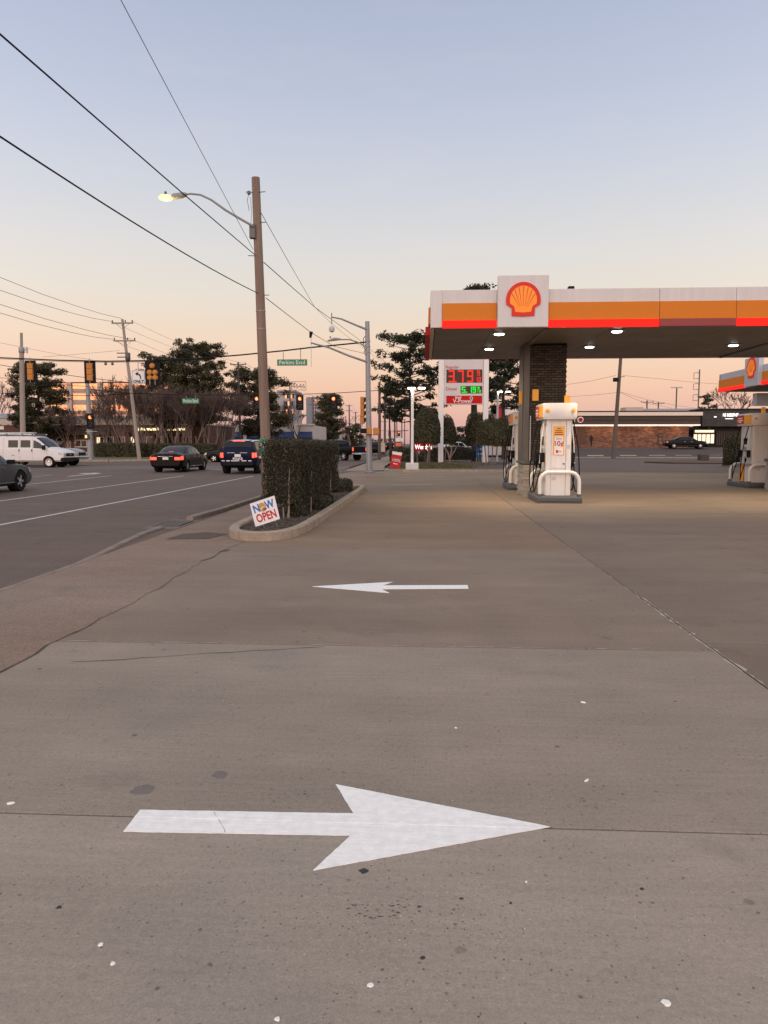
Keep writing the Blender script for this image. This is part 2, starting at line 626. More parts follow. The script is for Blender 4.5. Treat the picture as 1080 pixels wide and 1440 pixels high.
mb.box(-.25, .25, -.42, .42, -.02, .003)
mb.build('pit', crackm, gt)
mb = MB()
for x0, x1, y0, y1 in ((-.27, -.23, -.44, .44), (.23, .27, -.44, .44), (-.23, .23, -.44, -.40), (-.23, .23, .40, .44)):
    mb.box(x0, x1, y0, y1, .003, .02)
mb.build('frame', darksteel, gt)
for k in range(7):
    MB().box(-.23, .23, -.36 + k * .115, -.33 + k * .115, .004, .018).build('bar', darksteel, gt)

# lane lines, crosswalk, turn arrow
for x in (-8.3, -11.72, -15.35):
    for y0, y1 in ((-30, 35.5),):
        sheet('lane_line', rect(x - .055, x + .055, y0, y1), .0045, lanew, kind='structure')
for x in (-18.6,):
    sheet('lane_line', rect(x - .05, x + .05, -10, 36), .0045, lanew, kind='structure')
for (x0, x1, y0, y1) in ((-27, -5, 46.2, 46.45), (-27, -5, 48.9, 49.15)):
    sheet('crosswalk_line', rect(x0, x1, y0, y1), .0045, lanew, kind='structure')
sheet('stop_line', rect(-15.3, -5.2, 43.9, 44.3), .0045, lanew, kind='structure')
mb = MB()
mb.add([(-17.2, 34.6, .0055), (-16.95, 34.6, .0055), (-16.95, 37.6, .0055), (-17.0, 38.2, .0055), (-17.5, 38.5, .0055), (-17.5, 39.1, .0055), (-18.3, 38.1, .0055), (-17.5, 37.3, .0055), (-17.5, 37.9, .0055), (-17.2, 37.6, .0055)], [tuple(range(10))])
mb.build('turn_arrow', lanew, fix=False, kind='structure')
for x in (-8.2, -11.6):
    for k in range(14):
        sheet('lane_dash', rect(x - .06, x + .06, 70 + k * 12, 73 + k * 12), .0045, lanew, kind='structure')

# the two big forecourt arrows
def arrow(name, label, P):
    Q = []
    for a, b in zip(P, P[1:] + P[:1]):
        n = max(2, int(math.dist(a, b) / .03))
        for i in range(n):
            j = .0016 if i else 0
            Q.append((a[0] + (b[0] - a[0]) * i / n + random.uniform(-j, j), a[1] + (b[1] - a[1]) * i / n + random.uniform(-j, j)))
    mb = MB()
    mb.prism(Q, .0010, .0045, 'xy')
    o = mb.build(name, paintarrow, label=label, cat='arrow marking')
    return o
paintarrow, nt_, b_ = newmat('arrow_tape')
co_ = coords(nt_, True)
w_ = noise(nt_, co_, 22, 6, .7)
st_ = noise(nt_, coords(nt_, True, (4, 60, 1)), 1, 5)
c_ = mixc(nt_, mrange(nt_, mth(nt_, 'ADD', w_, mth(nt_, 'MULTIPLY', st_, .6)), .55, 1.05, 0, 1), (.68, .64, .60), (.86, .82, .77))
dirt_ = mrange(nt_, noise(nt_, co_, 120, 3), .66, .74, 0, .45)
c_ = mixc(nt_, dirt_, c_, (.33, .29, .26))
nt_.links.new(c_, b_.inputs['Base Color'])
b_.inputs['Roughness'].default_value = .75
bump(nt_, b_, mth(nt_, 'ADD', w_, st_), .25, .003)
arrow('pavement_arrow', 'large white arrow pointing right painted on the nearest concrete', [(-1.235, 2.855), (-.295, 2.875), (-.41, 2.62), (.53, 2.99), (-.41, 3.325), (-.30, 3.055), (-1.235, 3.035)])
arrow('pavement_arrow', 'smaller looking white arrow pointing left, farther up the forecourt', [(.49, 8.275), (-.465, 8.205), (-.36, 8.42), (-1.25, 8.10), (-.37, 7.79), (-.465, 7.99), (.49, 8.075)])
# ridge of the joint that shows through the near arrow
mb = MB()
for x0, x1 in ((-1.22, .45),):
    mb.box(x0, x1, 2.972, 2.992, .0046, .0062)
mb.build('tape_ridge', paintarrow, fc, bev=.0006)
for x0, y0, x1, y1 in ((-1.28, 28.2, .28, 28.8), (-1.24, 34.6, 1.0, 34.9)):
    sheet('bay_line', [(x0, y0), (x1, y1), (x1, y1 + .12), (x0, y0 + .12)], .0045, lanew, kind='structure')

# chipped pale edge along the long joint
random.seed(31)
spallm = M('chipped_edge', (.36, .31, .255), .9, var=.25, vs=30, ws=True)
for sx_, y0, y1 in ((-1, 5.2, 12.0), (1, 4.6, 8.0)):
    mb = MB()
    yy, A_, B_ = y0, [], []
    while yy < y1:
        w = max(0, random.gauss(.008, .012)) * (1 if yy < 7.2 else .6)
        A_.append((2.25 + sx_ * .008, yy, .0016)); B_.append((2.25 + sx_ * (.009 + w), yy, .0016))
        yy += random.uniform(.02, .09)
    n = len(A_)
    mb.add(A_ + B_, [(i, i + n, i + n + 1, i + 1) for i in range(n - 1)])
    mb.build('chipped_edge', spallm, fc, fix=False)
mb = MB()
xx, A_, B_ = -2.9, [], []
while xx < 2.2:
    w = max(0, random.gauss(.004, .008))
    A_.append((xx, 5.728, .0016)); B_.append((xx, 5.73 + w, .0016))
    xx += random.uniform(.02, .1)
n = len(A_)
mb.add(A_ + B_, [(i, i + n, i + n + 1, i + 1) for i in range(n - 1)])
mb.build('chipped_edge', spallm, fc, fix=False)
# grit: tiny dark and pale flecks, thicker in the worn spot below the near arrow
random.seed(44)
for nm_, cnt, mt_, z_ in (('dark_grit', 620, M('dark_grit', (.05, .04, .035), .9), .0012), ('pale_grit', 260, M('pale_grit', (.55, .49, .42), .9), .0013)):
    mb = MB()
    for k in range(cnt):
        if k % 3:
            x, y = random.uniform(-2.2, 2.2), 1.5 + 5.5 * random.random() ** 1.6
        else:
            x, y = random.gauss(-.02, .30), random.gauss(2.35, .22)
        r = random.uniform(.0012, .0042) * (.7 + .12 * y)
        a = random.uniform(0, PI)
        c_0, s_0 = math.cos(a), math.sin(a)
        e_ = random.uniform(.35, 1)
        mb.add([(x + c_0 * r, y + s_0 * r, z_), (x - s_0 * r * e_, y + c_0 * r * e_, z_), (x - c_0 * r, y - s_0 * r, z_), (x + s_0 * r * e_, y - c_0 * r * e_, z_)], [(0, 1, 2, 3)])
    mb.build(nm_, mt_, fc, fix=False, kind='stuff')
mb = MB()                                     # the blackened row of marks there
for k in range(46):
    x, y = -.26 + random.random() * .28, 2.37 + random.choice((0, .03, .055)) + random.gauss(0, .005)
    r = random.uniform(.003, .009)
    mb.add([(x - r, y, .0014), (x, y - r * .35, .0014), (x + r, y + r * .1, .0014), (x, y + r * .35, .0014)], [(0, 1, 2, 3)])
mb.build('scuff_marks', crackm, fc, fix=False, kind='stuff')
mb = MB()                                     # hair crack through the near arrow's shaft
pp = [(-.905 + .012 * i + random.uniform(-.004, .004), 3.03 - .0205 * i) for i in range(9)]
n = len(pp)
mb.add([(x - .0018, y, .0052) for x, y in pp] + [(x + random.uniform(0, .003), y, .0052) for x, y in pp], [(i, i + n, i + n + 1, i + 1) for i in range(n - 1)])
mb.build('arrow_crack', M('arrow_crack', (.30, .27, .25), .9), fc, fix=False)
# litter and gum spots
random.seed(2)
def g0(x, y):
    a, b = at(x, y, 1.0), Vector((0, 0, CAM_H))
    d = a - b
    return b + d * (-CAM_H / d.z)
def blob(r, el, h, n=9):
    out = []
    for k in range(n):
        c = 2 * PI * k / n
        q = r * random.uniform(.7, 1.15)
        out.append((q * math.cos(c) * el, q * math.sin(c)))
    mb = MB()
    m_ = len(out)
    mb.add([(a, b, 0) for a, b in out] + [(a * .75, b * .75, h) for a, b in out], [tuple(range(m_, 2 * m_))] + [(i, (i + 1) % m_, (i + 1) % m_ + m_, i + m_) for i in range(m_)])
    return mb
scrapm = M('white_scrap', (.75, .72, .66), .7, var=.1)
gumm = M('old_gum', (.03, .027, .025), .8, var=.2)
gum2 = M('faint_stain', (.15, .122, .102), .85, var=.15)
for (x, y, r, el, w_) in ((15, 1130, .014, 1.2, 'at the left picture edge beside the joint'), (142, 1329, .010, .8, 'upper of a pair at lower left'), (159, 1356, .009, 1.1, 'lower of a pair at lower left'),
                      (521, 1386, .009, 1.3, 'near the bottom centre'), (937, 1411, .014, 1.0, 'largest, near the lower right corner'), (825, 1098, .007, 3.0, 'thin sliver above the near arrow tip'),
                      (820, 988, .014, 1.3, 'beyond the near arrow, closer to the right seam'), (740, 1241, .005, 1.0, 'below the near arrow tip'), (641, 1024, .008, 1.1, 'between the two painted arrows'), (390, 1434, .009, 1.0, 'cut off at the bottom edge')):
    p = g0(x, y)
    blob(r, el, .004).build('paper_scrap', scrapm, loc=(p.x, p.y, .001), rot=(0, 0, random.uniform(-1, 1)), label='tiny white scrap on the concrete, ' + w_, cat='litter', group='white scraps scattered over the forecourt')
for (x, y, r, el, w_) in ((512, 1225, .020, 1.1, 'right below the near arrow barb'), (83, 1276, .011, 1.0, 'at lower left'), (594, 1347, .008, 1.2, 'near the bottom centre'), (718, 1270, .007, .7, 'right of bottom centre'), (649, 1264, .006, 1.4, 'below the near arrow head'), (902, 1250, .008, 1.2, 'at lower right')):
    p = g0(x, y)
    blob(r, el, .002).build('gum_spot', gumm, loc=(p.x, p.y, .0008), rot=(0, 0, random.uniform(-1, 1)), label='flattened black gum spot ' + w_, cat='gum spot', group='black gum spots on the forecourt')
for (x, y, r, el) in ((309, 1090, .045, 1.0), (203, 1110, .055, 1.1)):
    p = g0(x, y)
    blob(r, el, .0004, 16).build('oil_stain', gum2, fc, loc=(p.x, p.y, .0006))

# right-hand parking lot rising towards the brick building
mb = MB()
prof = [(80.0, .0), (82, .06), (88, .45), (95, .95), (104, 1.0), (140, 1.0)]
mb.grid(lambda u, v: (10 + 140 * u, prof[round(v * 5)][0], prof[round(v * 5)][1]), 1, 5)
mb.build('parking_lot', asphalt, fix=False, kind='structure').color = (.62, .62, .66, 1)
mb = MB()
kerbrun(mb, [(9.5, 80.2, .12), (50, 80.4, .12), (100, 80.4, .12)], .3)
mb.build('kerb', kerbm, kind='structure')
for k, px in enumerate((756, 838, 884, 925, 962, 1005)):
    Y = 83.5 + .3 * k
    o = MB().box(-.9, .9, -.09, .09, 0, .13).build('wheel_stop', concw, loc=(ax(px, Y), Y, .13), bev=.03,
        label=('concrete wheel stop just right of the nearest pump', 'concrete wheel stop left of the floodlight pole', 'concrete wheel stop right of the floodlight pole', 'concrete wheel stop below the wall ladder frame', 'concrete wheel stop below the parked black sedan', 'concrete wheel stop left of the dark round shrub')[k], cat='wheel stop', group='wheel stops along the far parking lot')

# planted island in front: kerb, mulch
isl = thing('planter_island', 'narrow raised planting island edged with tan concrete kerb', 'planter', (0, 0, 0))
isl['kind'] = 'structure'
pts = [(-2.05 - .02, 25.5), (-2.12, 20), (-2.16, 14), (-2.2, 12.9), (-2.32, 12.25), (-2.6, 11.92), (-2.95, 11.98), (-3.2, 12.25), (-3.36, 12.8), (-3.42, 14), (-3.45, 20), (-3.4, 25.2), (-2.9, 26.0), (-2.3, 25.9), (-2.07, 25.5)]
def smooth_closed(p, it=2):
    for _ in range(it):
        q = []
        for a, b in zip(p, p[1:] + p[:1]):
            q += [(.75 * a[0] + .25 * b[0], .75 * a[1] + .25 * b[1]), (.25 * a[0] + .75 * b[0], .25 * a[1] + .75 * b[1])]
        p = q
    return p
pl = smooth_closed(pts[:-1])
mb = MB()
# kerb stones, cut by thin joints
ring = pl + [pl[0]]
acc, seg = 0, []
for a, b in zip(ring, ring[1:]):
    L = math.dist(a, b)
    k = max(1, int(L / .35))
    for i in range(k):
        seg.append((a[0] + (b[0] - a[0]) * i / k, a[1] + (b[1] - a[1]) * i / k))
i = 0
seg.append(seg[0])
while i < len(seg) - 1:
    d, j = 0, i
    while j < len(seg) - 1 and d < 2.6:
        d += math.dist(seg[j], seg[j + 1])
        j += 1
    q = [Vector(p) for p in seg[i:j + 1]]
    if len(q) > 1:
        q[0] = q[0] + (q[1] - q[0]).normalized() * .006
        mb = MB()
        kerbrun(mb, [(p.x, p.y, .15) for p in q], .17)
        mb.build('kerb_stone', kerbm, isl)
    i = j
mb = MB()
cx, cy = -2.75, 18
inn = [(-2.76 + (x + 2.76) * .87, 18.9 + (y - 18.9) * .985) for x, y in pl]
mb.add([(x, y, .09) for x, y in inn], [tuple(range(len(inn)))])
mb.build('mulch_bed', soilm, isl, fix=False)
random.seed(5)
mb = MB()
for k in range(2600):
    y = 12.2 + 13.4 * random.random() ** 1.5
    x = random.uniform(-3.3, -2.22)
    if y < 12.8 and (x < -3.05 or x > -2.4):
        continue
    a, l, w = random.uniform(0, PI), random.uniform(.015, .05), random.uniform(.005, .014)
    c, s_ = math.cos(a), math.sin(a)
    z = .095 + random.uniform(0, .02)
    t = random.uniform(-.012, .012)
    mb.add([(x - c * l - s_ * w, y - s_ * l + c * w, z), (x - c * l + s_ * w, y - s_ * l - c * w, z), (x + c * l + s_ * w, y + s_ * l - c * w, z + t), (x + c * l - s_ * w, y + s_ * l + c * w, z + t + .004)], [(0, 1, 2, 3)])
chipm = leafmat('bark_chips', [(.035, .024, .018), (.07, .045, .032), (.12, .08, .055), (.16, .12, .08)], .9, 0)
mb.build('bark_chips', chipm, isl, fix=False, kind='stuff')

# far verge with the price sign
vg = thing('verge_bed', 'mulched verge behind a low kerb under the price sign', 'verge', (0, 0, 0))
vg['kind'] = 'structure'
mb = MB()
kerbrun(mb, [(-2.3, 44, .10), (-2.1, 42, .12), (-1.2, 41.3, .13), (3, 41.4, .13), (6.2, 41.6, .13), (6.9, 43, .13), (7, 60, .13)], .22)
mb.build('kerb', kerbm, vg)
mb = MB()
vgp = [(-2.2, 43.9), (-2.0, 42.0), (-1.1, 41.4), (6.1, 41.7), (6.85, 43), (6.9, 60), (-2.2, 60)]
mb.add([(x, y, .10) for x, y in vgp], [tuple(range(7))])
mb.build('mulch_bed', soilm, vg, fix=False)
random.seed(11)
mb = MB()
def blade(mb, x, y, z, h, w):
    a = random.uniform(0, PI)
    c, s_ = math.cos(a) * w, math.sin(a) * w
    lx, ly = random.uniform(-.6, .6) * h, random.uniform(-.6, .6) * h
    mb.add([(x - c, y - s_, z), (x + c, y + s_, z), (x + lx, y + ly, z + h)], [(0, 1, 2)])
for k in range(9000):
    x, y = random.gauss(.2, 1.1), random.gauss(48.5, 1.8)
    if -2.1 < x < 6 and 43 < y < 59:
        blade(mb, x, y, .10, random.uniform(.08, .2), .03)
mb.build('grass', grassm, vg, fix=False, kind='stuff')
# pavement along the road beyond the driveway
sheet('sidewalk', [(-4.5, 41.6), (-2.4, 42.5), (-2.4, 44), (-2.7, 50), (-2.9, 120), (-4.6, 120), (-4.6, 46)], .03, concrete, kind='structure').color = (.8, .74, .68, 1)
# far left corner: kerb, verge
mb = MB()
kerbrun(mb, [(-27.5, 63.2, .14), (-24, 64.5, .14), (-22.2, 67.5, .14), (-22, 120, .14), (-22, 300, .14)], .4)
kerbrun(mb, [(-170, 62.6, .14), (-60, 62.8, .14), (-27.5, 63.2, .14)], .4)
mb.build('kerb', kerbm, kind='structure')
sheet('sidewalk', [(-170, 62.8), (-27.5, 63.4), (-24.2, 64.8), (-22.3, 67.6), (-22.1, 300), (-24, 300), (-24, 69), (-28, 66), (-170, 65)], .10, concrete, kind='structure').color = (.8, .74, .68, 1)
vl = sheet('verge', [(-170, 65), (-28, 66), (-24, 69), (-24, 300), (-170, 300)], .08, M('dry_turf', (.10, .085, .035), .95, var=.4, vs=3, ws=True), kind='structure')
sheet('left_parking', [(-170, 84), (-26, 84), (-26, 140), (-170, 140)], .09, asphalt, kind='structure').color = (.8, .8, .8, 1)
# ------------------------------------------------------------------ fuel station
fascia_w = M('fascia_white', (.58, .54, .51), .5, var=.08, vs=1.5, stretch=(5, 5, .4), spec=.3)
fascia_s = M('fascia_silver', (.42, .44, .48), .4, .2, var=.06)
fascia_y = M('fascia_yellow', (.58, .17, .012), .5, var=.05, spec=.2)
ledred = M('led_red_band', (.16, .004, .003), .7, var=.02, emit=(1.0, .022, .015), es=1.2, spec=.06)
plainred = M('plain_red_band', (.40, .018, .012), .6, var=.08, spec=.2)
leddim = M('dim_red_band', (.16, .008, .008), .35, var=.2, vs=1.2, emit=(1.0, .02, .02), es=.05)  # dim section, with a faint red glow put into its material
emb_red = M('emblem_red', (.50, .028, .018), .5, var=.05, emit=(1, .04, .02), es=.12, spec=.2)
emb_yel = M('emblem_yellow', (.72, .20, .02), .5, var=.05, emit=(1.0, .24, .03), es=.36, spec=.2)
ray_red = M('emblem_rays', (.42, .05, .012), .4, var=.05)
soffitm = M('soffit_metal', (.155, .128, .10), .5, .1, var=.08, vs=.8)
lampm = M('lamp_lens', (.9, .9, .85), .4, var=.0, emit=(1.0, .96, .86), es=9.0)
brickm = leafmat('grey_brick', [(.040, .033, .027), (.060, .050, .042), (.080, .067, .056), (.050, .043, .038)], .85, 0)
mortar = M('mortar', (.016, .013, .011), .95, var=.2, spec=.1)
stonem = leafmat('ledge_stone', [(.20, .18, .15), (.29, .26, .22), (.35, .31, .26), (.24, .22, .20)], .85, 0)
claddingm = M('column_cladding', (.10, .092, .085), .5, .3, var=.12)


def emblem(w, cx, cz, y, parent, facing='-y', depth=.03):
    """scallop: red rim, yellow face, seven red rays"""
    def shape(grow):
        o_ = []
        rx, ry = .292 + grow, .305 + grow
        a0, a1 = R(-14), R(194)
        for k in range(29):
            a = a0 + (a1 - a0) * k / 28
            o_.append((rx * math.cos(a), .09 + ry * math.sin(a)))
        g = grow
        o_ += [(-.195 - g * .7, -.045 - g * .3), (-.178 - g * .9, -.165 - g), (0, -.178 - g), (.178 + g * .9, -.165 - g), (.195 + g * .7, -.045 - g * .3)]
        return o_
    s = w / .70
    if facing == '-y':
        Mx = Matrix.Translation((cx, y, cz))
    else:
        Mx = Matrix.Translation((y, cx, cz)) @ Matrix.Rotation(-PI / 2, 4, 'Z')
    mb = MB()
    mb.prism([(a * s, b * s) for a, b in shape(.055)], -depth, 0, 'xz', 0, Mx)
    mb.build('emblem_rim', emb_red, parent)
    mb = MB()
    mb.prism([(a * s, b * s) for a, b in shape(-.022)], -depth - .008, -depth, 'xz', 0, Mx)
    mb.build('emblem_face', emb_yel, parent)
    mb = MB()
    for k in range(7):
        a = R(28 + k * 20.7)
        b0 = (.045 * math.cos(a) * 2.0, -.06 + .03 * math.sin(a))
        tip = (.262 * math.cos(a), .09 + .275 * math.sin(a))
        d = Vector((tip[0] - b0[0], tip[1] - b0[1])).normalized()
        n_ = Vector((-d.y, d.x))
        mb.prism([((b0[0] - n_.x * .003) * s, (b0[1] - n_.y * .003) * s), ((b0[0] + n_.x * .003) * s, (b0[1] + n_.y * .003) * s),
                  ((tip[0] + n_.x * .009) * s, (tip[1] + n_.y * .009) * s), ((tip[0] - n_.x * .009) * s, (tip[1] - n_.y * .009) * s)],
                 -depth - .012, -depth - .008, 'xz', 0, Mx)
    mb.build('emblem_rays', ray_red, parent)


def downlight(parent, x, y, z, watts=38, lit=True):
    mb = MB()
    mb.box(-.17, .17, -.17, .17, -.03, -.003)
    h = mb.build('lamp_housing', mgrey, parent, loc=(x, y, z), bev=.006)
    mb = MB()
    mb.lathe([(.115, -.055), (.13, -.045), (.13, -.031)], 20)
    mb.build('lamp_lens', lampm, h, smooth=True)
    if lit:
        L = bpy.data.lights.new('downlight', 'AREA')
        L.shape = 'DISK'
        L.size = .25
        L.spread = R(105)
        L.energy = watts
        L.color = (1.0, .80, .50)
        lo = bpy.data.objects.new('downlight', L)
        COL.objects.link(lo)
        lo.parent = h
        lo.location = (0, 0, -.065)


# --- main canopy: a long roof along X
CX0, CX1, CY0, CY1, CZ = .13, 30.0, 19.1, 26.1, 4.5
FT = 5.43
cn = thing('station_canopy', 'long petrol station canopy with white, orange and glowing red fascia', 'canopy', (0, 0, 0))
MB().box(CX0 + .12, CX1 - .1, CY0 + .12, CY1 - .12, CZ + .03, FT - .25).build('roof_deck', mgrey, cn)
# soffit pans
xs = [CX0 + .12 + k * 1.47 for k in range(22)]
for a, b in zip(xs, xs[1:]):
    if a > 24: break
    MB().box(a + .004, b - .004, CY0 + .13, CY1 - .13, CZ, CZ + .03).build('soffit_panel', soffitm, cn, bev=.004)
MB().box(24.5, CX1 - .1, CY0 + .13, CY1 - .13, CZ, CZ + .03).build('soffit_panel', soffitm, cn)
# front fascia sections, split at the seams seen in the photo
def fascia_x(x0, x1, y, s, led, wide=True, ymat=None):
    """one fascia section along X; s = -1 faces the camera"""
    f = MB()
    f.box(x0 + .004, x1 - .004, min(y, y - s * .1), max(y, y - s * .1), CZ + .005, FT)
    o = f.build('fascia_section', fascia_w, cn, bev=.008)
    b = MB().box(x0 + .006, x1 - .006, min(y, y + s * .035), max(y, y + s * .035), CZ + .17, 5.10)
    b.build('orange_band', ymat or fascia_y, o, bev=.006)
    r = MB().box(x0 + .006, x1 - .006, min(y, y + s * .07), max(y, y + s * .07), CZ - .02, CZ + .168)
    r.build('red_band', led, o, bev=.01)
    return o
o = MB().box(CX0, .42, CY0, CY0 + .1, CZ + .005, FT).build('fascia_section', fascia_w, cn, bev=.008)
fascia_x(.42, 1.79, CY0, -1, ledred)
fascia_x(3.06, 5.80, CY0, -1, ledred)
fascia_x(5.80, 7.66, CY0, -1, leddim)
fascia_x(7.66, 13.3, CY0, -1, ledred)
fascia_x(13.3, 21.0, CY0, -1, ledred)
fascia_x(21.0, CX1, CY0, -1, ledred)
MB().box(1.79, 3.06, CY0, CY0 + .1, CZ + .005, FT).build('fascia_section', fascia_w, cn)
# back fascia, left end
o = MB().box(CX0, CX1, CY1 - .1, CY1, CZ + .005, FT).build('fascia_section', fascia_w, cn)
MB().box(CX0 + .01, CX1, CY1, CY1 + .06, CZ - .012, CZ + .16).build('red_band', plainred, o)
o = MB().box(CX0, CX0 + .1, CY0 + .1, CY1 - .1, CZ + .005, FT).build('fascia_section', fascia_w, cn)
MB().box(CX0 - .05, CX0, CY0 + .5, CY1 - .2, CZ + .17, 5.10).build('orange_band', fascia_y, o, bev=.006)
MB().box(CX0 - .13, CX0, CY0 + .9, CY1 - .1, CZ - .06, CZ + .168).build('red_band', plainred, o, bev=.01)
# emblem box
lb = MB().box(1.80, 3.05, CY0 - .16, CY0 + .02, CZ - .02, 5.74).build('emblem_box', fascia_w, cn, bev=.012)
emblem(.86, 2.425, 5.02, CY0 - .161, lb)
for x, y in ((1.95, 20.05), (1.96, 23.2), (4.94, 19.75), (4.92, 22.85), (9.05, 19.6), (9.07, 22.7), (12.2, 22.7), (12.2, 19.6)):
    downlight(cn, x, y, CZ, 62 if y < 21 else 40)
# cross beam under the soffit
MB().box(3.0, 3.12, CY0 + .2, 22.1, CZ - .05, CZ - .002).build('soffit_trim', soffitm, cn)
MB().box(9.9, 10.0, CY0 + .2, CY1 - .2, CZ - .05, CZ - .002).build('soffit_trim', soffitm, cn)
sc_ = thing('security_camera', 'small black security camera on top of the canopy edge', 'camera', (3.62, CY0 + .3, FT - .25))
MB().cyl((0, 0, 0), (0, 0, .30), .02, n=8).build('post', black, sc_)
MB().box(-.03, .12, -.14, .03, .27, .35).build('body', black, sc_, bev=.012)


def brick_column(name, label, x0, x1, y0, y1, ztop):
    t = thing(name, label, 'column', ((x0 + x1) / 2, (y0 + y1) / 2, 0))
    hx, hy = (x1 - x0) / 2, (y1 - y0) / 2
    MB().box(-hx + .02, hx - .02, -hy + .02, hy - .02, .9, ztop).build('core', mortar, t)
    # running-bond bricks on all four faces
    random.seed(3)
    mb = MB()
    bh, bl, j = .072, .21, .018
    z, row = 1.07, 0
    while z + bh < ztop:
        for face in range(4):
            half = hx if face % 2 == 0 else hy
            a = -half + (0 if row % 2 == 0 else -bl / 2)
            while a < half - .02:
                s0, s1 = max(a, -half) + j / 2, min(a + bl, half) - j / 2
                a += bl
                if s1 - s0 < .03:
                    continue
                d = random.uniform(-.003, .003)
                if face == 0: mb.box(s0, s1, -hy - .002 + d, -hy + .04, z, z + bh - j)
                elif face == 2: mb.box(s0, s1, hy - .04, hy + .002 + d, z, z + bh - j)
                elif face == 1: mb.box(hx - .04, hx + .002 + d, s0 + .04, s1 - .04, z, z + bh - j) if s1 - s0 > .12 else None
                else: mb.box(-hx - .002 + d, -hx + .04, s0 + .04, s1 - .04, z, z + bh - j) if s1 - s0 > .12 else None
        z += bh
        row += 1
    mb.build('brickwork', brickm, t, fix=False, kind='stuff')
    # stone plinth and coping
    MB().box(-hx - .02, hx + .02, -hy - .02, hy + .02, 0, .98).build('plinth_core', mortar, t)
    random.seed(9)
    sm = [MB().box(-.5, .5, -.5, .5, -.5, .5).mesh('stone', stonem) for _ in range(1)]
    z = 0.0
    while z < .95:
        h = random.choice((.05, .07, .09))
        h = min(h, .98 - z)
        for face in range(4):
            half = (hx if face % 2 == 0 else hy) + .05
            a = -half
            while a < half - .01:
                l = random.uniform(.14, .42)
                b = min(a + l, half)
                if half - b < .1: b = half
                d = random.uniform(.02, .06)
                if face == 0: c, s_ = ((a + b) / 2, -hy - .02 - d / 2 + .01, 0), (b - a - .008, d + .02, h - .007)
                elif face == 2: c, s_ = ((a + b) / 2, hy + .02 + d / 2 - .01, 0), (b - a - .008, d + .02, h - .007)
                elif face == 1: c, s_ = (hx + .02 + d / 2 - .01, (a + b) / 2, 0), (d + .02, b - a - .008, h - .007)
                else: c, s_ = (-hx - .02 - d / 2 + .01, (a + b) / 2, 0), (d + .02, b - a - .008, h - .007)
                if face in (0, 3):
                    o = put('stone', sm[0], t, loc=(c[0], c[1], z + h / 2))
                    o.scale = s_
                a = b
        z += h
    MB().box(-hx - .10, hx + .10, -hy - .10, hy + .10, .98, 1.06).build('coping', dgrey, t, bev=.012)
    return t, hx, hy


t, hx, hy = brick_column('canopy_column', 'dark brick canopy column on a stone plinth behind the nearest pump', 2.97, 4.15, 22.2, 23.4, CZ)
# steel cladding strips on the left corner
MB().box(-hx - .05, -hx + .10, -hy - .04, -hy + .16, 1.06, CZ).build('cladding_post', claddingm, t, bev=.01)
MB().box(-hx - .06, -hx - .01, -hy + .26, hy + .02, 1.06, CZ).build('cladding_panel', claddingm, t, bev=.006)
MB().cyl((-hx + .14, -hy - .03, 1.08), (-hx + .14, -hy - .03, 2.4), .016, n=8).build('conduit', lgrey, t)
for i, (dx, z, ry) in enumerate(((-.36, 2.9, 0), (.0, 0, 0))):
    if i == 0:
        f = MB().box(-hx + .17, -hx + .36, -hy - .10, -hy - .02, 2.83, 3.17).build('number_sign', yellow, t, bev=.02)
MB().box(-hx - .16, -hx - .06, -hy + .3, -hy + .34, 2.75, 3.15).build('number_sign', yellow, t, bev=.01)

t2, hx, hy = brick_column('canopy_column', 'canopy column with stone plinth cut by the right picture edge', 11.72, 12.9, 25.0, 26.0, CZ)
f = MB().box(-hx - .02, -hx + .26, -hy - .06, -hy - .02, 3.05, 3.62).build('number_sign', yellow, t2, bev=.02)
text('2', .30, black, f, (-hx + .10, -hy - .062, 3.34))
MB().box(-hx - .03, hx, -hy - .025, -hy, 1.07, CZ).build('cladding_panel', claddingm, t2)


cardm = M('printed_card', (.50, .46, .42), .6, var=.35, vs=40)


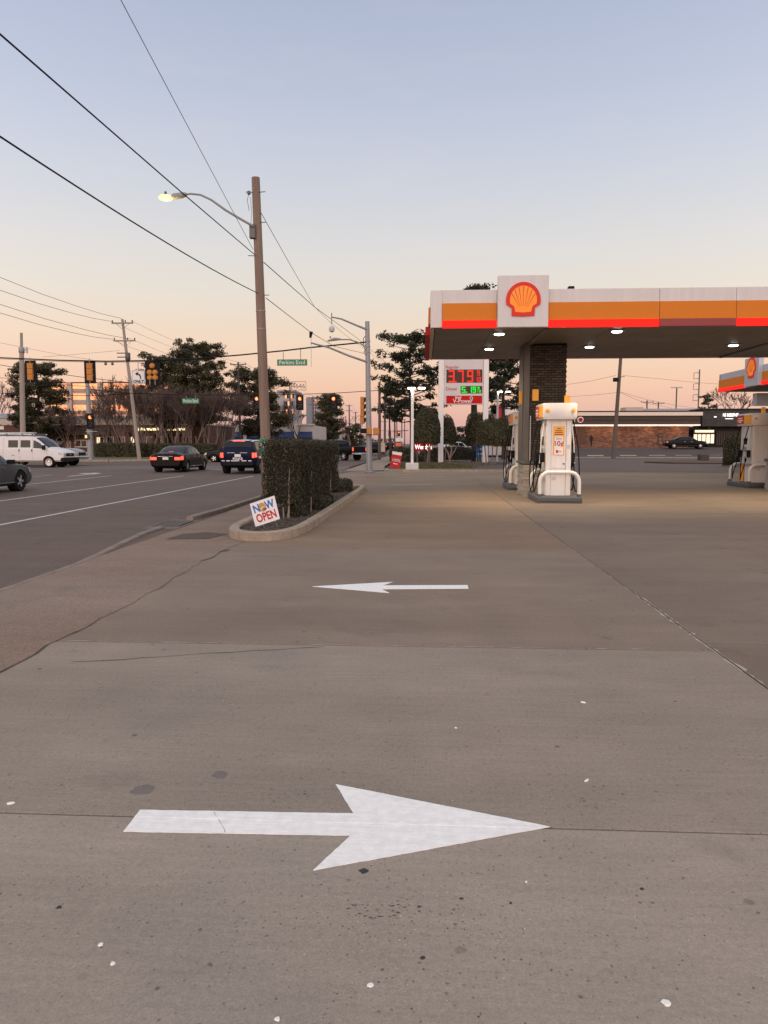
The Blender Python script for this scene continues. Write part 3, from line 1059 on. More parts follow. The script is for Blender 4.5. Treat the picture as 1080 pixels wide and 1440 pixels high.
def pump(name, label, loc, poster=True):
    """dispenser, faces +-X, its narrow end to the camera"""
    t = thing(name, label, 'fuel pump', loc)
    MB().box(-.60, .60, -.90, .95, 0, .17).build('island_base', dgrey, t, bev=.025)
    MB().box(-.56, .56, -.91, -.90, .05, .06).build('base_groove', black, t)
    # body: central spine plus end panels
    MB().box(-.30, .30, -.50, .50, .171, 2.25).build('body', whitem, t, bev=.01)
    e = MB()
    e.box(-.335, -.20, -.56, -.50, .18, 2.24)
    e.box(.20, .335, -.56, -.50, .18, 2.24)
    e.build('end_panel', whitem, t, bev=.015)
    MB().box(-.197, .197, -.545, -.50, .18, 2.24).build('end_panel', whitem, t, bev=.008)
    for x0 in (-.335, .333):
        MB().box(x0, x0 + .002, -.563, -.56, .2, 2.2).build('panel_seam', lgrey, t)
    for x0, z0 in ((-.198, .18), (.195, .18)):
        MB().box(x0, x0 + .003, -.5475, -.545, .2, 2.2).build('panel_seam', mgrey, t)
    MB().box(-.19, .19, -.5475, -.545, .92, .926).build('panel_seam', mgrey, t)
    MB().box(.12, .17, -.549, -.545, 1.02, 1.06).build('door_lock', darksteel, t)
    MB().box(-.17, -.05, -.547, -.545, .60, .68).build('sticker', cardm, t)
    MB().box(.225, .31, -.5625, -.56, 1.45, 1.56).build('sticker', cardm, t)
    # hood: slightly flared with a bulged end
    pf = []
    for k in range(9):
        u = -1 + k / 4
        pf.append((.45 * u, -.66 - .10 * (1 - u * u)))
    prof_ = pf + [(.45, .62), (-.45, .62)]
    mb = MB()
    n = len(prof_)
    mb.add([(x * .95, y * .97, 2.23) for x, y in prof_] + [(x, y, 2.30) for x, y in prof_] + [(x, y, 2.62) for x, y in prof_] + [(x * .97, y * .98, 2.66) for x, y in prof_],
           [tuple(range(n))[::-1], tuple(range(3 * n, 4 * n))] + [(r * n + i, r * n + (i + 1) % n, (r + 1) * n + (i + 1) % n, (r + 1) * n + i) for r in range(3) for i in range(n)])
    hd = mb.build('hood', whitem, t, smooth=True)
    for s in (-1, 1):
        MB().box(min(s * .45, s * .465), max(s * .45, s * .465), -.02, .60, 2.29, 2.61).build('hood_panel', red, hd, bev=.004)
        MB().box(min(s * .45, s * .465), max(s * .45, s * .465), -.64, -.022, 2.29, 2.61).build('hood_panel', yellow, hd, bev=.004)
        # small round badge on the bulged end
        Mx = Matrix.Translation((s * .34, -.715, 2.46)) @ Matrix.Rotation(PI / 2, 4, 'X')
        MB().lathe([(.055, -.01), (.055, .008), (.045, .014)], 12, 0, Mx).build('badge', yellow, hd, smooth=True)
    for z0, y0, y1 in ((2.50, .12, .48), (2.42, .08, .52), (2.36, .2, .42)):
        MB().box(-.468, -.4655, y0, y1, z0 - .022, z0 + .022).build('hood_print', white, hd)
    # side faces: recess, screen, keypad, nozzles, striped lower door
    for s in (-1, 1):
        X = s * .30
        def bx(a, b, y0, y1, z0, z1):
            return MB().box(min(X + s * a, X + s * b), max(X + s * a, X + s * b), y0, y1, z0, z1)
        bx(0, .03, -.48, .48, .85, 2.2).build('face_panel', offwhite, t, bev=.006)
        scn = bx(.03, .045, -.10, .22, 1.55, 1.78).build('screen', glass, t)
        bx(.03, .05, -.08, .18, 1.28, 1.46).build('keypad', mgrey, t, bev=.004)
        for k in range(3):
            bx(.03, .06, -.40 + k * .09, -.33 + k * .09, 1.15, 1.25).build('grade_button', (yellow, white, red)[k], t, bev=.004)
        bx(.0, .035, -.48, .05, .19, .80).build('lower_door', whitem, t, bev=.006)
        bx(.0, .036, .052, .12, .19, .80).build('lower_door', red, t)
        bx(.0, .037, .122, .48, .19, .80).build('lower_door', yellow, t, bev=.004)
        bx(.0, .13, -.50, .50, .801, .86).build('ledge', mgrey, t, bev=.01)
        # slanted hose mast, hose loop and nozzle
        for yy in (-.36, .36):
            if yy < 0: MB().tube([(s * .36, yy, 2.24), (s * .44, yy, 1.6), (s * .47, yy, 1.05)], .016, 6).build('hose_mast', whitem, t)
            pts_ = []
            ctl = [(s * .42, yy + .03, 2.2), (s * .56, yy + .05, 1.5), (s * .62, yy + .08, .80), (s * .60, yy + .12, .34), (s * .56, yy + .22, .28), (s * .50, yy + .26, .50), (s * .40, yy + .2, .95)]
            for q in range(len(ctl) - 1):
                p0, p1, p2, p3 = [Vector(ctl[max(0, min(len(ctl) - 1, q + d))]) for d in (-1, 0, 1, 2)]
                for w in range(5):
                    u = w / 5
                    pts_.append(.5 * ((2 * p1) + (p2 - p0) * u + (2 * p0 - 5 * p1 + 4 * p2 - p3) * u * u + (3 * p1 - p0 - 3 * p2 + p3) * u ** 3))
            pts_.append(Vector(ctl[-1]))
            MB().tube(pts_, .017, 6).build('hose', rubber, t, smooth=True)
            nz = MB()
            nz.tube([(s * .42, yy + .18, .92), (s * .44, yy + .10, 1.08), (s * .38, yy, 1.12)], [.035, .05, .03], 7)
            nz.box(min(s * .34, s * .47), max(s * .34, s * .47), yy - .05, yy + .06, 1.08, 1.34)
            nz.build('nozzle', black, t, bev=.01)
    # end poster
    if poster: pump_poster(t)
    pump_ends(t)
    return t


def pump_poster(t):
    ad = MB().box(-.15, .15, -.551, -.546, 1.27, 2.05).build('poster', yellow, t)
    MB().box(-.115, .115, -.5545, -.552, 1.29, 1.78).build('poster_card', white, ad)
    text('Save', .085, dgrey, ad, (0, -.5555, 1.72), ext=.0008)
    text('10\u00a2', .19, red, ad, (-.005, -.5555, 1.58), ext=.0008, bold=.004)
    MB().box(-.07, -.01, -.5555, -.5547, 1.33, 1.41).build('poster_print', red, ad)
    MB().box(.0, .08, -.5555, -.5547, 1.34, 1.40).build('poster_print', lgrey, ad)
    for z, w in ((1.99, .10), (1.93, .18), (1.88, .22), (1.83, .24)):
        MB().box(-w / 2, w / 2, -.5535, -.5512, z - .014, z + .010).build('poster_print', dgrey if z > 1.85 else red, ad)


def pump_ends(t):
    # crash hoops at both ends
    for yy in (-.80, .86):
        hp = [(-.52, yy, .12), (-.52, yy, .57)]
        for k in range(1, 7):
            a = PI / 2 * k / 6
            hp.append((-.52 + .25 * (1 - math.cos(a)), yy, .57 + .25 * math.sin(a)))
        hp += [(-x, y_, z_) for x, y_, z_ in hp[::-1]]
        hb = MB().tube(hp, .05, 12).build('crash_hoop', whitem, t, smooth=True)
        for sx in (-.52, .52):
            MB().cyl((sx, yy, .0), (sx, yy, .24), .058, n=12).build('hoop_sleeve', dgrey, hb, smooth=True)
    # flag on top
    MB().box(.28, .44, .3, .34, 2.66, 2.92).build('number_flag', yellow, t, bev=.02)
    return t


pump('fuel_pump', 'white fuel pump nearest the camera with Save 10 poster on its end', (3.60, 20.77, 0))
pump('fuel_pump', 'white fuel pump mostly hidden behind the brick column', (3.45, 26.3, 0))
pump('fuel_pump', 'white fuel pump with striped lower door beside the right picture edge', (12.1, 27.9, .0), False)

# second canopy farther right, running away along Y
c2 = thing('station_canopy', 'second smaller looking canopy far right with orange and red fascia', 'canopy', (0, 0, 0))
X2, Y2a, Y2b = 16.5, 24.0, 43.0
Z2 = 4.45
MB().box(X2 + .1, X2 + 9, Y2a, Y2b - .1, Z2 + .03, 5.3).build('roof_deck', mgrey, c2)
for k in range(12):
    y0 = Y2a + k * 1.575
    MB().box(X2 + .1, X2 + 8.9, y0 + .004, y0 + 1.571, Z2, Z2 + .03).build('soffit_panel', soffitm, c2)
for a, b in ((Y2a, 30.2), (30.2, 37.6), (37.6, 39.2), (39.2, Y2b)):
    o = MB().box(X2, X2 + .1, a + .004, b - .004, Z2 + .005, 5.42).build('fascia_section', fascia_s, c2, bev=.006)
    if b - a > 2:
        MB().box(X2 - .035, X2, a + .006, b - .006, Z2 + .17, 5.08).build('orange_band', fascia_y, o)
        MB().box(X2 - .08, X2, a + .006, b - .006, Z2 - .02, Z2 + .168).build('red_band', ledred, o, bev=.01)
l2 = MB().box(X2 - .22, X2 + .02, 37.6, 39.2, Z2 - .02, 5.85).build('emblem_box', fascia_s, c2, bev=.012)
emblem(1.05, 38.4, 5.18, X2 - .221, l2, '-x')
o = MB().box(X2, X2 + 9, Y2b - .1, Y2b, Z2 + .005, 5.42).build('fascia_section', fascia_s, c2)
for y in (27, 33, 39):
    downlight(c2, X2 + 2.2, y, Z2, 12)
for k, (x, y) in enumerate(((X2 + 2.6, 34.5), (X2 + 2.6, 41))):
    MB().box(x - .45, x + .45, y - .45, y + .45, 0, Z2).build('canopy_column', claddingm, c2)
MB().box(17.3, 18.9, 40.0, 40.5, 3.55, 4.20).build('hanging_panel', lgrey, c2)

# ------------------------------------------------------------------ price sign
ledR = M('price_led_red', (.1, .005, .005), .8, var=0, emit=(1, .05, .035), es=.95, spec=.05)
ledG = M('price_led_green', (.005, .1, .008), .8, var=0, emit=(.02, 1, .06), es=.95, spec=.05)
board = M('price_board', (.085, .045, .032), .7, var=.15, spec=.1)
signw = M('sign_face', (.56, .51, .49), .6, var=.05, spec=.2)
signred = M('sign_red_panel', (.36, .010, .010), .6, var=.05, emit=(1, .02, .015), es=.10, spec=.1)
PS = (ax(651, 58), 58.0, .1)
ps = thing('price_sign', 'tall two-post petrol price sign showing red and green digits', 'price sign', PS)
for s in (-1, 1):
    MB().box(s * 1.72 - .20, s * 1.72 + .20, -.2, .2, 0, 9.6).build('post', whitem, ps, bev=.02)
zt = lambda y: az(y, 58) - .1
MB().box(-1.50, 1.50, -.16, .16, zt(569.5), 9.4).build('cabinet', signw, ps, bev=.01)
def px_(x): return ax(x, 58) - PS[0]
def pan(name, x0, x1, y0, y1, m, d=.17):
    return MB().box(px_(x0), px_(x1), -d, -.161, zt(y1), zt(y0)).build(name, m, ps)
pan('digit_board', 627, 677, 520.5, 539, board)
pan('digit_board', 647, 677, 543.5, 554, board)
pan('brand_panel', 627, 677, 557, 568, signred)
text('Regular', .34, red, ps, (px_(635), -.175, zt(517.2)), ext=.003)
text('Diesel', .34, red, ps, (px_(634), -.175, zt(547.5)), ext=.003)
text('Shell', .26, white, ps, (px_(643.5), -.176, zt(559.6)), ext=.003, bold=.006)
text('V-Power', .42, white, ps, (px_(650), -.176, zt(564.6)), ext=.003, bold=.004)
Mr = Matrix.Translation((px_(662), -.172, zt(560.5))) @ Matrix.Rotation(PI / 2, 4, 'X')
MB().lathe([(.08, 0), (.08, .01), (.13, .01), (.13, 0)], 14, 0, Mr).build('brand_ring', white, ps)
SEG = {'0': 'abcdef', '1': 'bc', '2': 'abged', '3': 'abgcd', '5': 'afgcd', '7': 'abc', '9': 'abcdfg'}
def digit(ch, x, z, w, h, m, th):
    mb = MB()
    g = th * .08
    S = {'a': (-w / 2, w / 2, h / 2 - th, h / 2), 'd': (-w / 2, w / 2, -h / 2, -h / 2 + th), 'g': (-w / 2, w / 2, -th / 2, th / 2),
         'b': (w / 2 - th, w / 2, g, h / 2), 'c': (w / 2 - th, w / 2, -h / 2, -g), 'f': (-w / 2, -w / 2 + th, g, h / 2), 'e': (-w / 2, -w / 2 + th, -h / 2, -g)}
    for k, c in enumerate(SEG[ch]):
        a, b, c0, c1 = S[c]
        mb.box(x + a, x + b, -.182 - .0006 * k, -.171, z + c0, z + c1)
    mb.build('price_digit', m, ps)
zc = (zt(521.5) + zt(538.5)) / 2
H_ = zt(521.5) - zt(538.5)
for ch, x in (('3', 634.2), ('7', 646.8), ('9', 660)):
    digit(ch, px_(x), zc, .46, H_, ledR, .12)
MB().box(px_(640) - .06, px_(640) + .06, -.18, -.171, zc - H_ / 2, zc - H_ / 2 + .12).build('price_point', ledR, ps)
digit('9', px_(671.5), zc + H_ * .27, .22, H_ * .42, ledR, .06)
digit('1', px_(669.2), zc - H_ * .27, .16, H_ * .42, ledR, .06)
digit('0', px_(673.4), zc - H_ * .27, .18, H_ * .42, ledR, .06)
zc = (zt(544.5) + zt(553)) / 2
H_ = zt(544.5) - zt(553)
for ch, x, w in (('5', 651.0, .30), ('1', 661.0, .2), ('9', 666.0, .26)):
    digit(ch, px_(x), zc, w, H_, ledG, .085)
MB().box(px_(655.4) - .045, px_(655.4) + .045, -.18, -.171, zc - H_ / 2, zc - H_ / 2 + .09).build('price_point', ledG, ps)
digit('9', px_(671.8), zc + H_ * .26, .15, H_ * .44, ledG, .045)
digit('1', px_(670.4), zc - H_ * .26, .1, H_ * .44, ledG, .045)
digit('0', px_(674.0), zc - H_ * .26, .13, H_ * .44, ledG, .045)

# lit lot lights
def lotlight(name, label, px, Y, ytop, z0, r, m, heads, base=True, watts=30):
    p = at(px, ytop, Y)
    t = thing(name, label, 'lamp post', (p.x, Y, z0))
    h = p.z - z0
    MB().box(-r, r, -r, r, 0, h).build('post', m, t, bev=.012)
    if base:
        MB().box(-.36, .36, -.36, .36, 0, .38).build('footing', offwhite, t, bev=.03)
    for dx in heads:
        hd = MB().box(dx - .22, dx + .22, -.16, .16, h - .02, h + .05).build('lamp_head', m, t, bev=.015)
        MB().box(dx - .19, dx + .19, -.13, .13, h - .035, h - .021).build('lamp_lens', lampm, hd)
        MB().box(dx - .2, dx + .2, -.166, -.161, h - .015, h + .035).build('lamp_edge', lampm, hd)
    L = bpy.data.lights.new('lot_lamp', 'AREA')
    L.size = .4
    L.energy = watts
    L.color = (1, .93, .8)
    lo = bpy.data.objects.new('lot_lamp', L)
    COL.objects.link(lo)
    lo.parent = t
    lo.location = (heads[0], 0, h - .05)
lotlight('lot_lamp_post', 'white square lamp post with two lit heads beside the price sign', 580, 41.9, 546, .1, .075, whitem, (-.05, .52))
lotlight('lot_lamp_post', 'thin grey lamp post with bright lit head behind the trimmed trees', 700, 66, 551, 0, .09, lgrey, (.2, .9), False)
# small signs near the verge
rs = thing('lawn_sign', 'leaning red lawn sign with white header on the far verge', 'sign', (ax(555, 44.2), 44.2, .05))
mb = MB().box(-.30, .30, -.015, .015, .06, 1.04)
Mt = Matrix.Rotation(R(9), 4, 'Y')
mb.v = [tuple(Mt @ Vector(p)) for p in mb.v]
b_ = mb.build('board', red, rs)
mb = MB().box(-.29, .29, -.019, -.016, .86, 1.03)
mb.v = [tuple(Mt @ Vector(p)) for p in mb.v]
mb.build('header', white, rs)
text('100%', .24, white, rs, (.08, -.024, .52), (PI / 2, R(9), 0))
mb = MB().box(-.14, .14, -.02, -.016, .30, .34)
mb.v = [tuple(Mt @ Vector(p)) for p in mb.v]
mb.build('small_print', white, rs)
for s in (-.2, .2):
    MB().cyl((s, .02, 0), (s + .02, .02, .3), .006, n=5).build('stake', galv, rs)
# ------------------------------------------------------------------ poles, wires, signals
woodm = M('weathered_wood', (.20, .135, .10), .85, var=.30, vs=2, bmp=.6, bs=22, stretch=(7, 7, .35))
woodl = M('grey_wood', (.29, .235, .19), .85, var=.25, vs=2, bmp=.5, bs=22, stretch=(7, 7, .35))
woodd = M('dark_wood', (.11, .08, .062), .85, var=.25, vs=2, bmp=.4, bs=22, stretch=(7, 7, .35))
wirem = M('cable_jacket', (.010, .010, .010), .7, var=.1, spec=.1)
wirel = M('bare_wire', (.09, .085, .08), .5, .3, var=.1)
insul = M('insulator', (.10, .085, .08), .35, var=.2)
sodium = M('sodium_lamp', (.9, .8, .5), .4, var=0, emit=(1.0, .46, .08), es=1.7)
sigred = M('signal_red_lit', (.4, .01, .01), .4, var=0, emit=(1.0, .12, .04), es=7)
sigoff = M('signal_lens_off', (.02, .03, .02), .3, var=.1)


def sag(a, b, s, n=14):
    a, b = Vector(a), Vector(b)
    return [a.lerp(b, i / n) - Vector((0, 0, 4 * s * (i / n) * (1 - i / n))) for i in range(n + 1)]


def wire(label, pts, r=.011, m=None, name='power_line', group='overhead wires', cat='wire'):
    return MB().tube(pts, r, 5).build(name, m or wirem, label=label, cat=cat, group=group)


# --- tall wooden pole at the hedge with its street lamp
pb = Vector((-4.93, 23.0, .05))
ptop = at(359.5, 250, 23.0)
wp = thing('wooden_pole', 'tall brown wooden utility pole with street lamp behind the hedge', 'utility pole', pb)
dv = ptop - pb
def onp(z):
    return dv * ((z - pb.z) / dv.z)
MB().tube([(0, 0, -.3), dv * .3, dv * .65, dv], [.165, .155, .14, .125], 16).build('shaft', woodm, wp, smooth=True)
for py in (461.5, 436):
    p = onp(az(py, 23.0))
    MB().cyl(p - Vector((0, 0, .012)), p + Vector((0, 0, .012)), .152, n=16).build('metal_band', galv, wp, smooth=True)
for py, side in ((268, -1), (311, 1), (268, 1), (358, -1), (414, 1)):
    p = onp(az(py, 23.0))
    MB().cyl(p + Vector((side * .05, -.05, 0)), p + Vector((side * .30, -.1, 0)), .012, n=6).build('bolt', darksteel, wp)
p = onp(az(268, 23.0))
MB().lathe([(.03, -.06), (.055, -.04), (.05, 0), (.055, .03), (.03, .05)], 10, 0, Matrix.Translation(p + Vector((-.2, -.1, -.02)))).build('insulator', insul, wp, smooth=True)
MB().tube([p + Vector((-.2, -.1, -.05)), p + Vector((-.26, -.1, -.25)), p + Vector((-.2, -.1, -.5)), p + Vector((-.23, -.12, -.55))], .008, 5).build('loose_wire', wirel, wp)
MB().tube([p + Vector((-.15, -.1, -.15)), p + Vector((-.12, -.16, -.6)), p + Vector((-.15, -.14, -1.2))], .007, 5).build('loose_wire', wirel, wp)
# lamp arm
arm0, arm1 = at(356, 318, 22.85), at(262, 272, 22.6)
ctl = [at(x, y, 22.75) - pb for x, y in ((356, 318), (340, 309), (318, 296), (297, 281), (282, 274), (268, 272.5), (258, 274))]
am = MB().tube(ctl, [.036, .036, .034, .032, .03, .03, .03], 8).build('lamp_arm', galv, wp, smooth=True)
c = at(354, 322, 22.85) - pb
MB().box(c.x - .07, c.x + .12, c.y - .05, c.y + .1, c.z - .28, c.z + .14).build('arm_bracket', darksteel, am, bev=.02)
a, b = at(262, 273.5, 22.75) - pb, at(244, 276.5, 22.75) - pb
MB().tube([a, a.lerp(b, .3), b, b + (b - a) * .15], [.06, .085, .09, .05], 10).build('lamp_housing', mgrey, wp, smooth=True)
q = at(233, 278, 22.75) - pb
hd = MB().lathe([(.05, -.07), (.17, -.05), (.22, .0), (.16, .05), (.06, .075)], 16, 0, Matrix.Translation(q)).build('lamp_bowl', sodium, wp, smooth=True)
MB().lathe([(.04, .075), (.04, .16), (.03, .18)], 10, 0, Matrix.Translation(q)).build('photocell', dgrey, hd, smooth=True)
L = bpy.data.lights.new('street_lamp', 'POINT')
L.energy = 40
L.color = (1, .7, .3)
L.shadow_soft_size = .25
lo = bpy.data.objects.new('street_lamp', L)
COL.objects.link(lo)
lo.parent = wp
lo.location = q - Vector((0, 0, .4))

# green sign on the pole
gs = thing('street_sign', 'tall narrow green sign with white ring strapped to the wooden pole', 'sign', (ax(370.3, 22.6), 22.62, 0))
z0, z1 = az(640, 22.6), az(616.5, 22.6)
bd = MB().box(-.125, .125, -.02, 0, z0, z1).build('board', green, gs, bev=.004)
Mr = Matrix.Translation((0.01, -.021, (z0 + z1) / 2 + .06)) @ Matrix.Rotation(PI / 2, 4, 'X')
MB().lathe([(.062, 0), (.062, .004), (.095, .004), (.095, 0)], 18, 0, Mr).build('white_ring', white, gs)
MB().box(-.025, .045, -.025, -.0205, (z0 + z1) / 2 + .045, (z0 + z1) / 2 + .075).build('white_bar', white, gs)
MB().box(-.03, .03, -.025, -.0205, z0 + .08, z0 + .11).build('white_bar', white, gs)
MB().box(-.15, .02, .0, .2, z0 + .1, z0 + .14).build('strap', galv, gs)

# wires from behind the camera to the pole and on to the next ones
A = [at(358, 358, 22.9), at(362, 412, 22.9), at(356, 351, 22.9)]
def back(px, py, Xb, tgt):
    """extend the seen stretch of wire backwards along the pole line"""
    d = at(px, py, 1.0) - Vector((0, 0, CAM_H))
    k = Xb / d.x
    p = Vector((0, 0, CAM_H)) + d * k
    return p, p + (p - tgt) * 2.2
p, e = back(0, 48, -5.05, A[0])
wire('heavy cable sloping from upper left down to the wooden pole', [e, p, p.lerp(A[0], .5) - Vector((0, 0, .02)), A[0]], .013)
p, e = back(0, 192, -5.15, A[1])
wire('lower heavy cable sloping from left down to the wooden pole', [e, p] + sag(p, A[1], .10)[1:], .013)
p, e = back(170, 0, -5.0, A[2])
wire('steep thin wire from the top of the sky to the wooden pole', [e, p, A[2]], .007, wirel)
NP = at(556, 520, 76)
def pxline(label, seq, r, m=None):
    wire(label, [at(x, y, Y) for x, y, Y in seq], r, m)
pxline('uppermost thin wire running from the wooden pole to far poles', [(367, 299, 22.9), (404, 365, 29), (442, 431, 41), (464, 453, 50), (487, 472, 60), (549, 517, 85)], .010, wirel)
pxline('middle cable running from the wooden pole to far poles', [(371, 369, 22.9), (405, 399, 28), (444, 433, 37), (480, 459, 50), (504, 477, 60), (549, 515, 85)], .014)
pxline('lowest cable running from the wooden pole past the steel pole', [(374, 419, 22.9), (405, 443, 28), (438, 468, 34), (470, 487, 39.6), (512, 497, 47)], .012)

# --- steel strain pole on the corner
sb = at(519.5, 665, 39.6); sb.z = .02
st_top = at(516.5, 452, 39.6)
sp = thing('steel_pole', 'grey steel signal pole on the near corner with three arms', 'signal pole', sb)
dv2 = st_top - sb
MB().tube([(0, 0, 0), dv2 * .5, dv2], [.165, .14, .115], 16).build('shaft', galv, sp, smooth=True)
MB().lathe([(.28, 0), (.28, .05), (.17, .08), (.17, .25)], 14).build('base_flange', galv, sp, smooth=True)
def L2(x, y, Y=39.5): return at(x, y, Y) - sb
MB().tube([L2(515, 463), L2(500, 457), L2(480, 448.5), L2(467, 446)], [.06, .05, .045, .035], 8).build('camera_arm', galv, sp, smooth=True)
MB().tube([L2(466.3, 440), L2(466.3, 456)], .03, 8).build('camera_stem', galv, sp)
MB().lathe([(.03, -.20), (.12, -.16), (.16, -.03), (.15, .04), (.10, .10), (.04, .14)], 14, 0, Matrix.Translation(L2(466.5, 462))).build('dome_camera', lgrey, sp, smooth=True)
MB().tube([L2(516, 489), L2(505, 482), L2(492, 477.5), L2(478, 477.5)], .035, 8).build('lamp_arm', galv, sp, smooth=True)
lh = MB().tube([L2(479, 477), L2(470, 477), L2(460.5, 479.5)], [.05, .09, .04], 10).build('lamp_head', mgrey, sp, smooth=True)
MB().lathe([(.04, 0), (.04, .1)], 8, 0, Matrix.Translation(L2(464.5, 475.5))).build('photocell', mgrey, lh)
MB().tube([L2(516, 509), L2(490, 500), L2(462, 488.5), L2(446, 484.5), L2(437, 482)], [.06, .055, .05, .045, .04], 8).build('sensor_arm', galv, sp, smooth=True)
MB().tube([L2(437.6, 516), L2(437.6, 476)], .016, 6).build('sensor_stem', lgrey, sp)
MB().tube([L2(436.4, 475), L2(437.6, 466.5)], [.06, .10], 8).build('sensor', black, sp, smooth=True)
for y in (480, 487, 495):
    MB().lathe([(.15, -.03), (.15, .03)], 12, 0, Matrix.Translation(dv2 * ((az(y, 39.6) - sb.z) / dv2.z))).build('clamp', galv, sp, smooth=True)
MB().tube([L2(513.5, 473), L2(511, 476), L2(511, 486), L2(513.5, 492), L2(511.5, 496), L2(515, 500)], .02, 6).build('cable_loop', wirem, sp, smooth=True)

# side-on signal and pedestrian heads on the steel pole
def sections(parent, n, w, d, m, horiz=False, z0=0.0):
    for k in range(n):
        z = z0 - k * w
        MB().box(-w / 2 + .006, w / 2 - .006, 0, d, z - w + .006, z - .006).build('signal_section', m, parent, bev=.025)


def signal(name, label, loc, rz, lit=False, plate=True, body=None, n=3, group=None, hanger=.0, w=.35):
    """loc is the top of the head; local -Y is the lit side"""
    t = thing(name, label, 'traffic signal', loc, rz, group)
    body = body or sigyellow
    sections(t, n, w, .20, body)
    if plate:
        b_ = MB()
        o_, W = .17, w / 2
        b_.box(-W - o_, -W, .03, .045, -n * w - o_, o_)
        b_.box(W, W + o_, .03, .045, -n * w - o_, o_)
        b_.box(-W, W, .03, .045, 0, o_)
        b_.box(-W, W, .03, .045, -n * w - o_, -n * w)
        b_.build('backplate', black, t)
    for k in range(n):
        z = -(k + .5) * w
        Mx = Matrix.Translation((0, -.005, z)) @ Matrix.Rotation(PI / 2, 4, 'X')
        MB().lathe([(.145, 0), (.12, .03), (.06, .05)], 16, 0, Mx).build('lens', sigred if (lit and k == 0) else sigoff, t, smooth=True)
        vz = MB()
        vz.grid(lambda u, v: (.155 * math.cos(PI * (1.15 - 1.3 * u)), -.02 - .24 * v, z + .155 * math.sin(PI * (1.15 - 1.3 * u))), 12, 1)
        vo = vz.build('visor', black, t, smooth=True, fix=False)
    if hanger:
        MB().cyl((0, .1, 0), (0, .1, hanger), .022, n=6).build('hanger', galv, t)
    MB().cyl((0, .12, -n * w - .16), (0, .12, -n * w), .025, n=6).build('drain_stub', galv, t)
    return t


hs = signal('traffic_signal', 'yellow signal head seen side-on against the steel pole', at(512.2, 558, 40.0), R(90), plate=False, w=.36, n=4)
ped = thing('pedestrian_signal', 'pair of yellow pedestrian signal boxes clamped to the steel pole', 'pedestrian signal', at(518, 607, 39.5))
for x0, x1, y0, y1, m in ((515.8, 522.5, 601, 611, sigyellow), (525, 533, 601.5, 611.5, sigyellow), (507, 515.4, 602.5, 609.5, black)):
    a, b = at(x0, y1, 39.3) - Vector(ped.location), at(x1, y0, 39.3) - Vector(ped.location)
    MB().box(a.x, b.x, a.y - .12, a.y + .2, a.z, b.z).build('signal_box', m, ped, bev=.03)
a, b = at(508, 611.5, 39.4) - Vector(ped.location), at(533, 611.5, 39.4) - Vector(ped.location)
MB().cyl(a, b, .02, n=6).build('bracket', galv, ped)

# near span wire with the signals seen from behind
SW0, SW1 = at(515, 481, 39.6), at(-60, 500, 48.0)
def onspan(px, py):
    """point of the span's vertical plane at photo pixel px, py"""
    c0 = Vector((0, 0, CAM_H))
    d = at(px, py, 1.0) - c0
    e = SW1 - SW0
    n_ = Vector((e.y, -e.x, 0))
    return c0 + d * ((SW0 - c0).dot(n_) / d.dot(n_))
sw = [(515, 481), (470, 485.5), (438, 488.5), (400, 493), (340, 499), (280, 504), (214, 507), (150, 508), (80, 506.5), (0, 503), (-60, 500)]
wire('thick black span wire carrying the near signals across the road', [onspan(x, y) for x, y in sw], .040, wirem, 'span_wire')
wire('slack tether cable just below the near span wire', [onspan(x, y + 1.6) for x, y in sw[5:]], .014, wirem, 'span_wire')
rzs = math.atan2((SW1 - SW0).y, (SW1 - SW0).x)
def spanrot(): return rzs            # faces away from the camera
p = onspan(43, 511); signal('traffic_signal', 'leftmost hanging signal seen from its yellow back', p, PI + .1, hanger=.35)
p = onspan(126.5, 511); signal('traffic_signal', 'hanging signal seen from its yellow back, left of the leaning pole', p, PI + .1, hanger=.3)
dg = thing('traffic_signal', 'five-section doghouse signal seen from behind, beside the ONLY sign', 'traffic signal', onspan(214.5, 508))
MB().box(-.45, .45, -.03, -.015, -1.38, .06).build('backplate', black, dg)
def roundbox(x, z, w):
    Mx = Matrix.Translation((x, -.03, z)) @ Matrix.Rotation(PI / 2, 4, 'X')
    MB().lathe([(w / 2, 0), (w / 2, .10), (w / 2 * .8, .15), (w / 2 * .4, .17)], 14, 0, Mx).build('signal_section', sigyellow, dg, smooth=True)
for x, z in ((0, -.28), (-.16, -.66), (-.16, -.97), (.16, -.66), (.16, -.97)):
    roundbox(x, z, .32)
for x in (-.16, .16):
    MB().cyl((x, -.1, -1.38), (x, -.1, -1.12), .028, n=6).build('drain_stub', galv, dg)
MB().cyl((0, 0, .06), (0, 0, .2), .03, n=6).build('hanger', galv, dg)

on = thing('lane_sign', 'white left turn ONLY sign hanging from the span wire', 'road sign', onspan(194, 508))
def sl(x, y, o_): return onspan(x, y) - Vector(o_.location)
a, b = sl(187, 540.5, on), sl(202.5, 520.5, on)
MB().box(a.x, b.x, -.012, .012, a.z, b.z).build('board', white, on)
MB().cyl((0, 0, 0), (0, 0, b.z), .018, n=6).build('hanger', galv, on)
cx_, w_ = (a.x + b.x) / 2, b.x - a.x
fr = MB()
t_ = .012
fr.box(a.x + .02, b.x - .02, -.016, -.0125, b.z - .035, b.z - .02); fr.box(a.x + .02, b.x - .02, -.016, -.0125, a.z + .02, a.z + .035)
fr.box(a.x + .02, a.x + .035, -.016, -.0125, a.z + .035, b.z - .035); fr.box(b.x - .035, b.x - .02, -.016, -.0125, a.z + .035, b.z - .035)
fr.build('border', black, on)
ar = MB()
z_ = a.z + .30
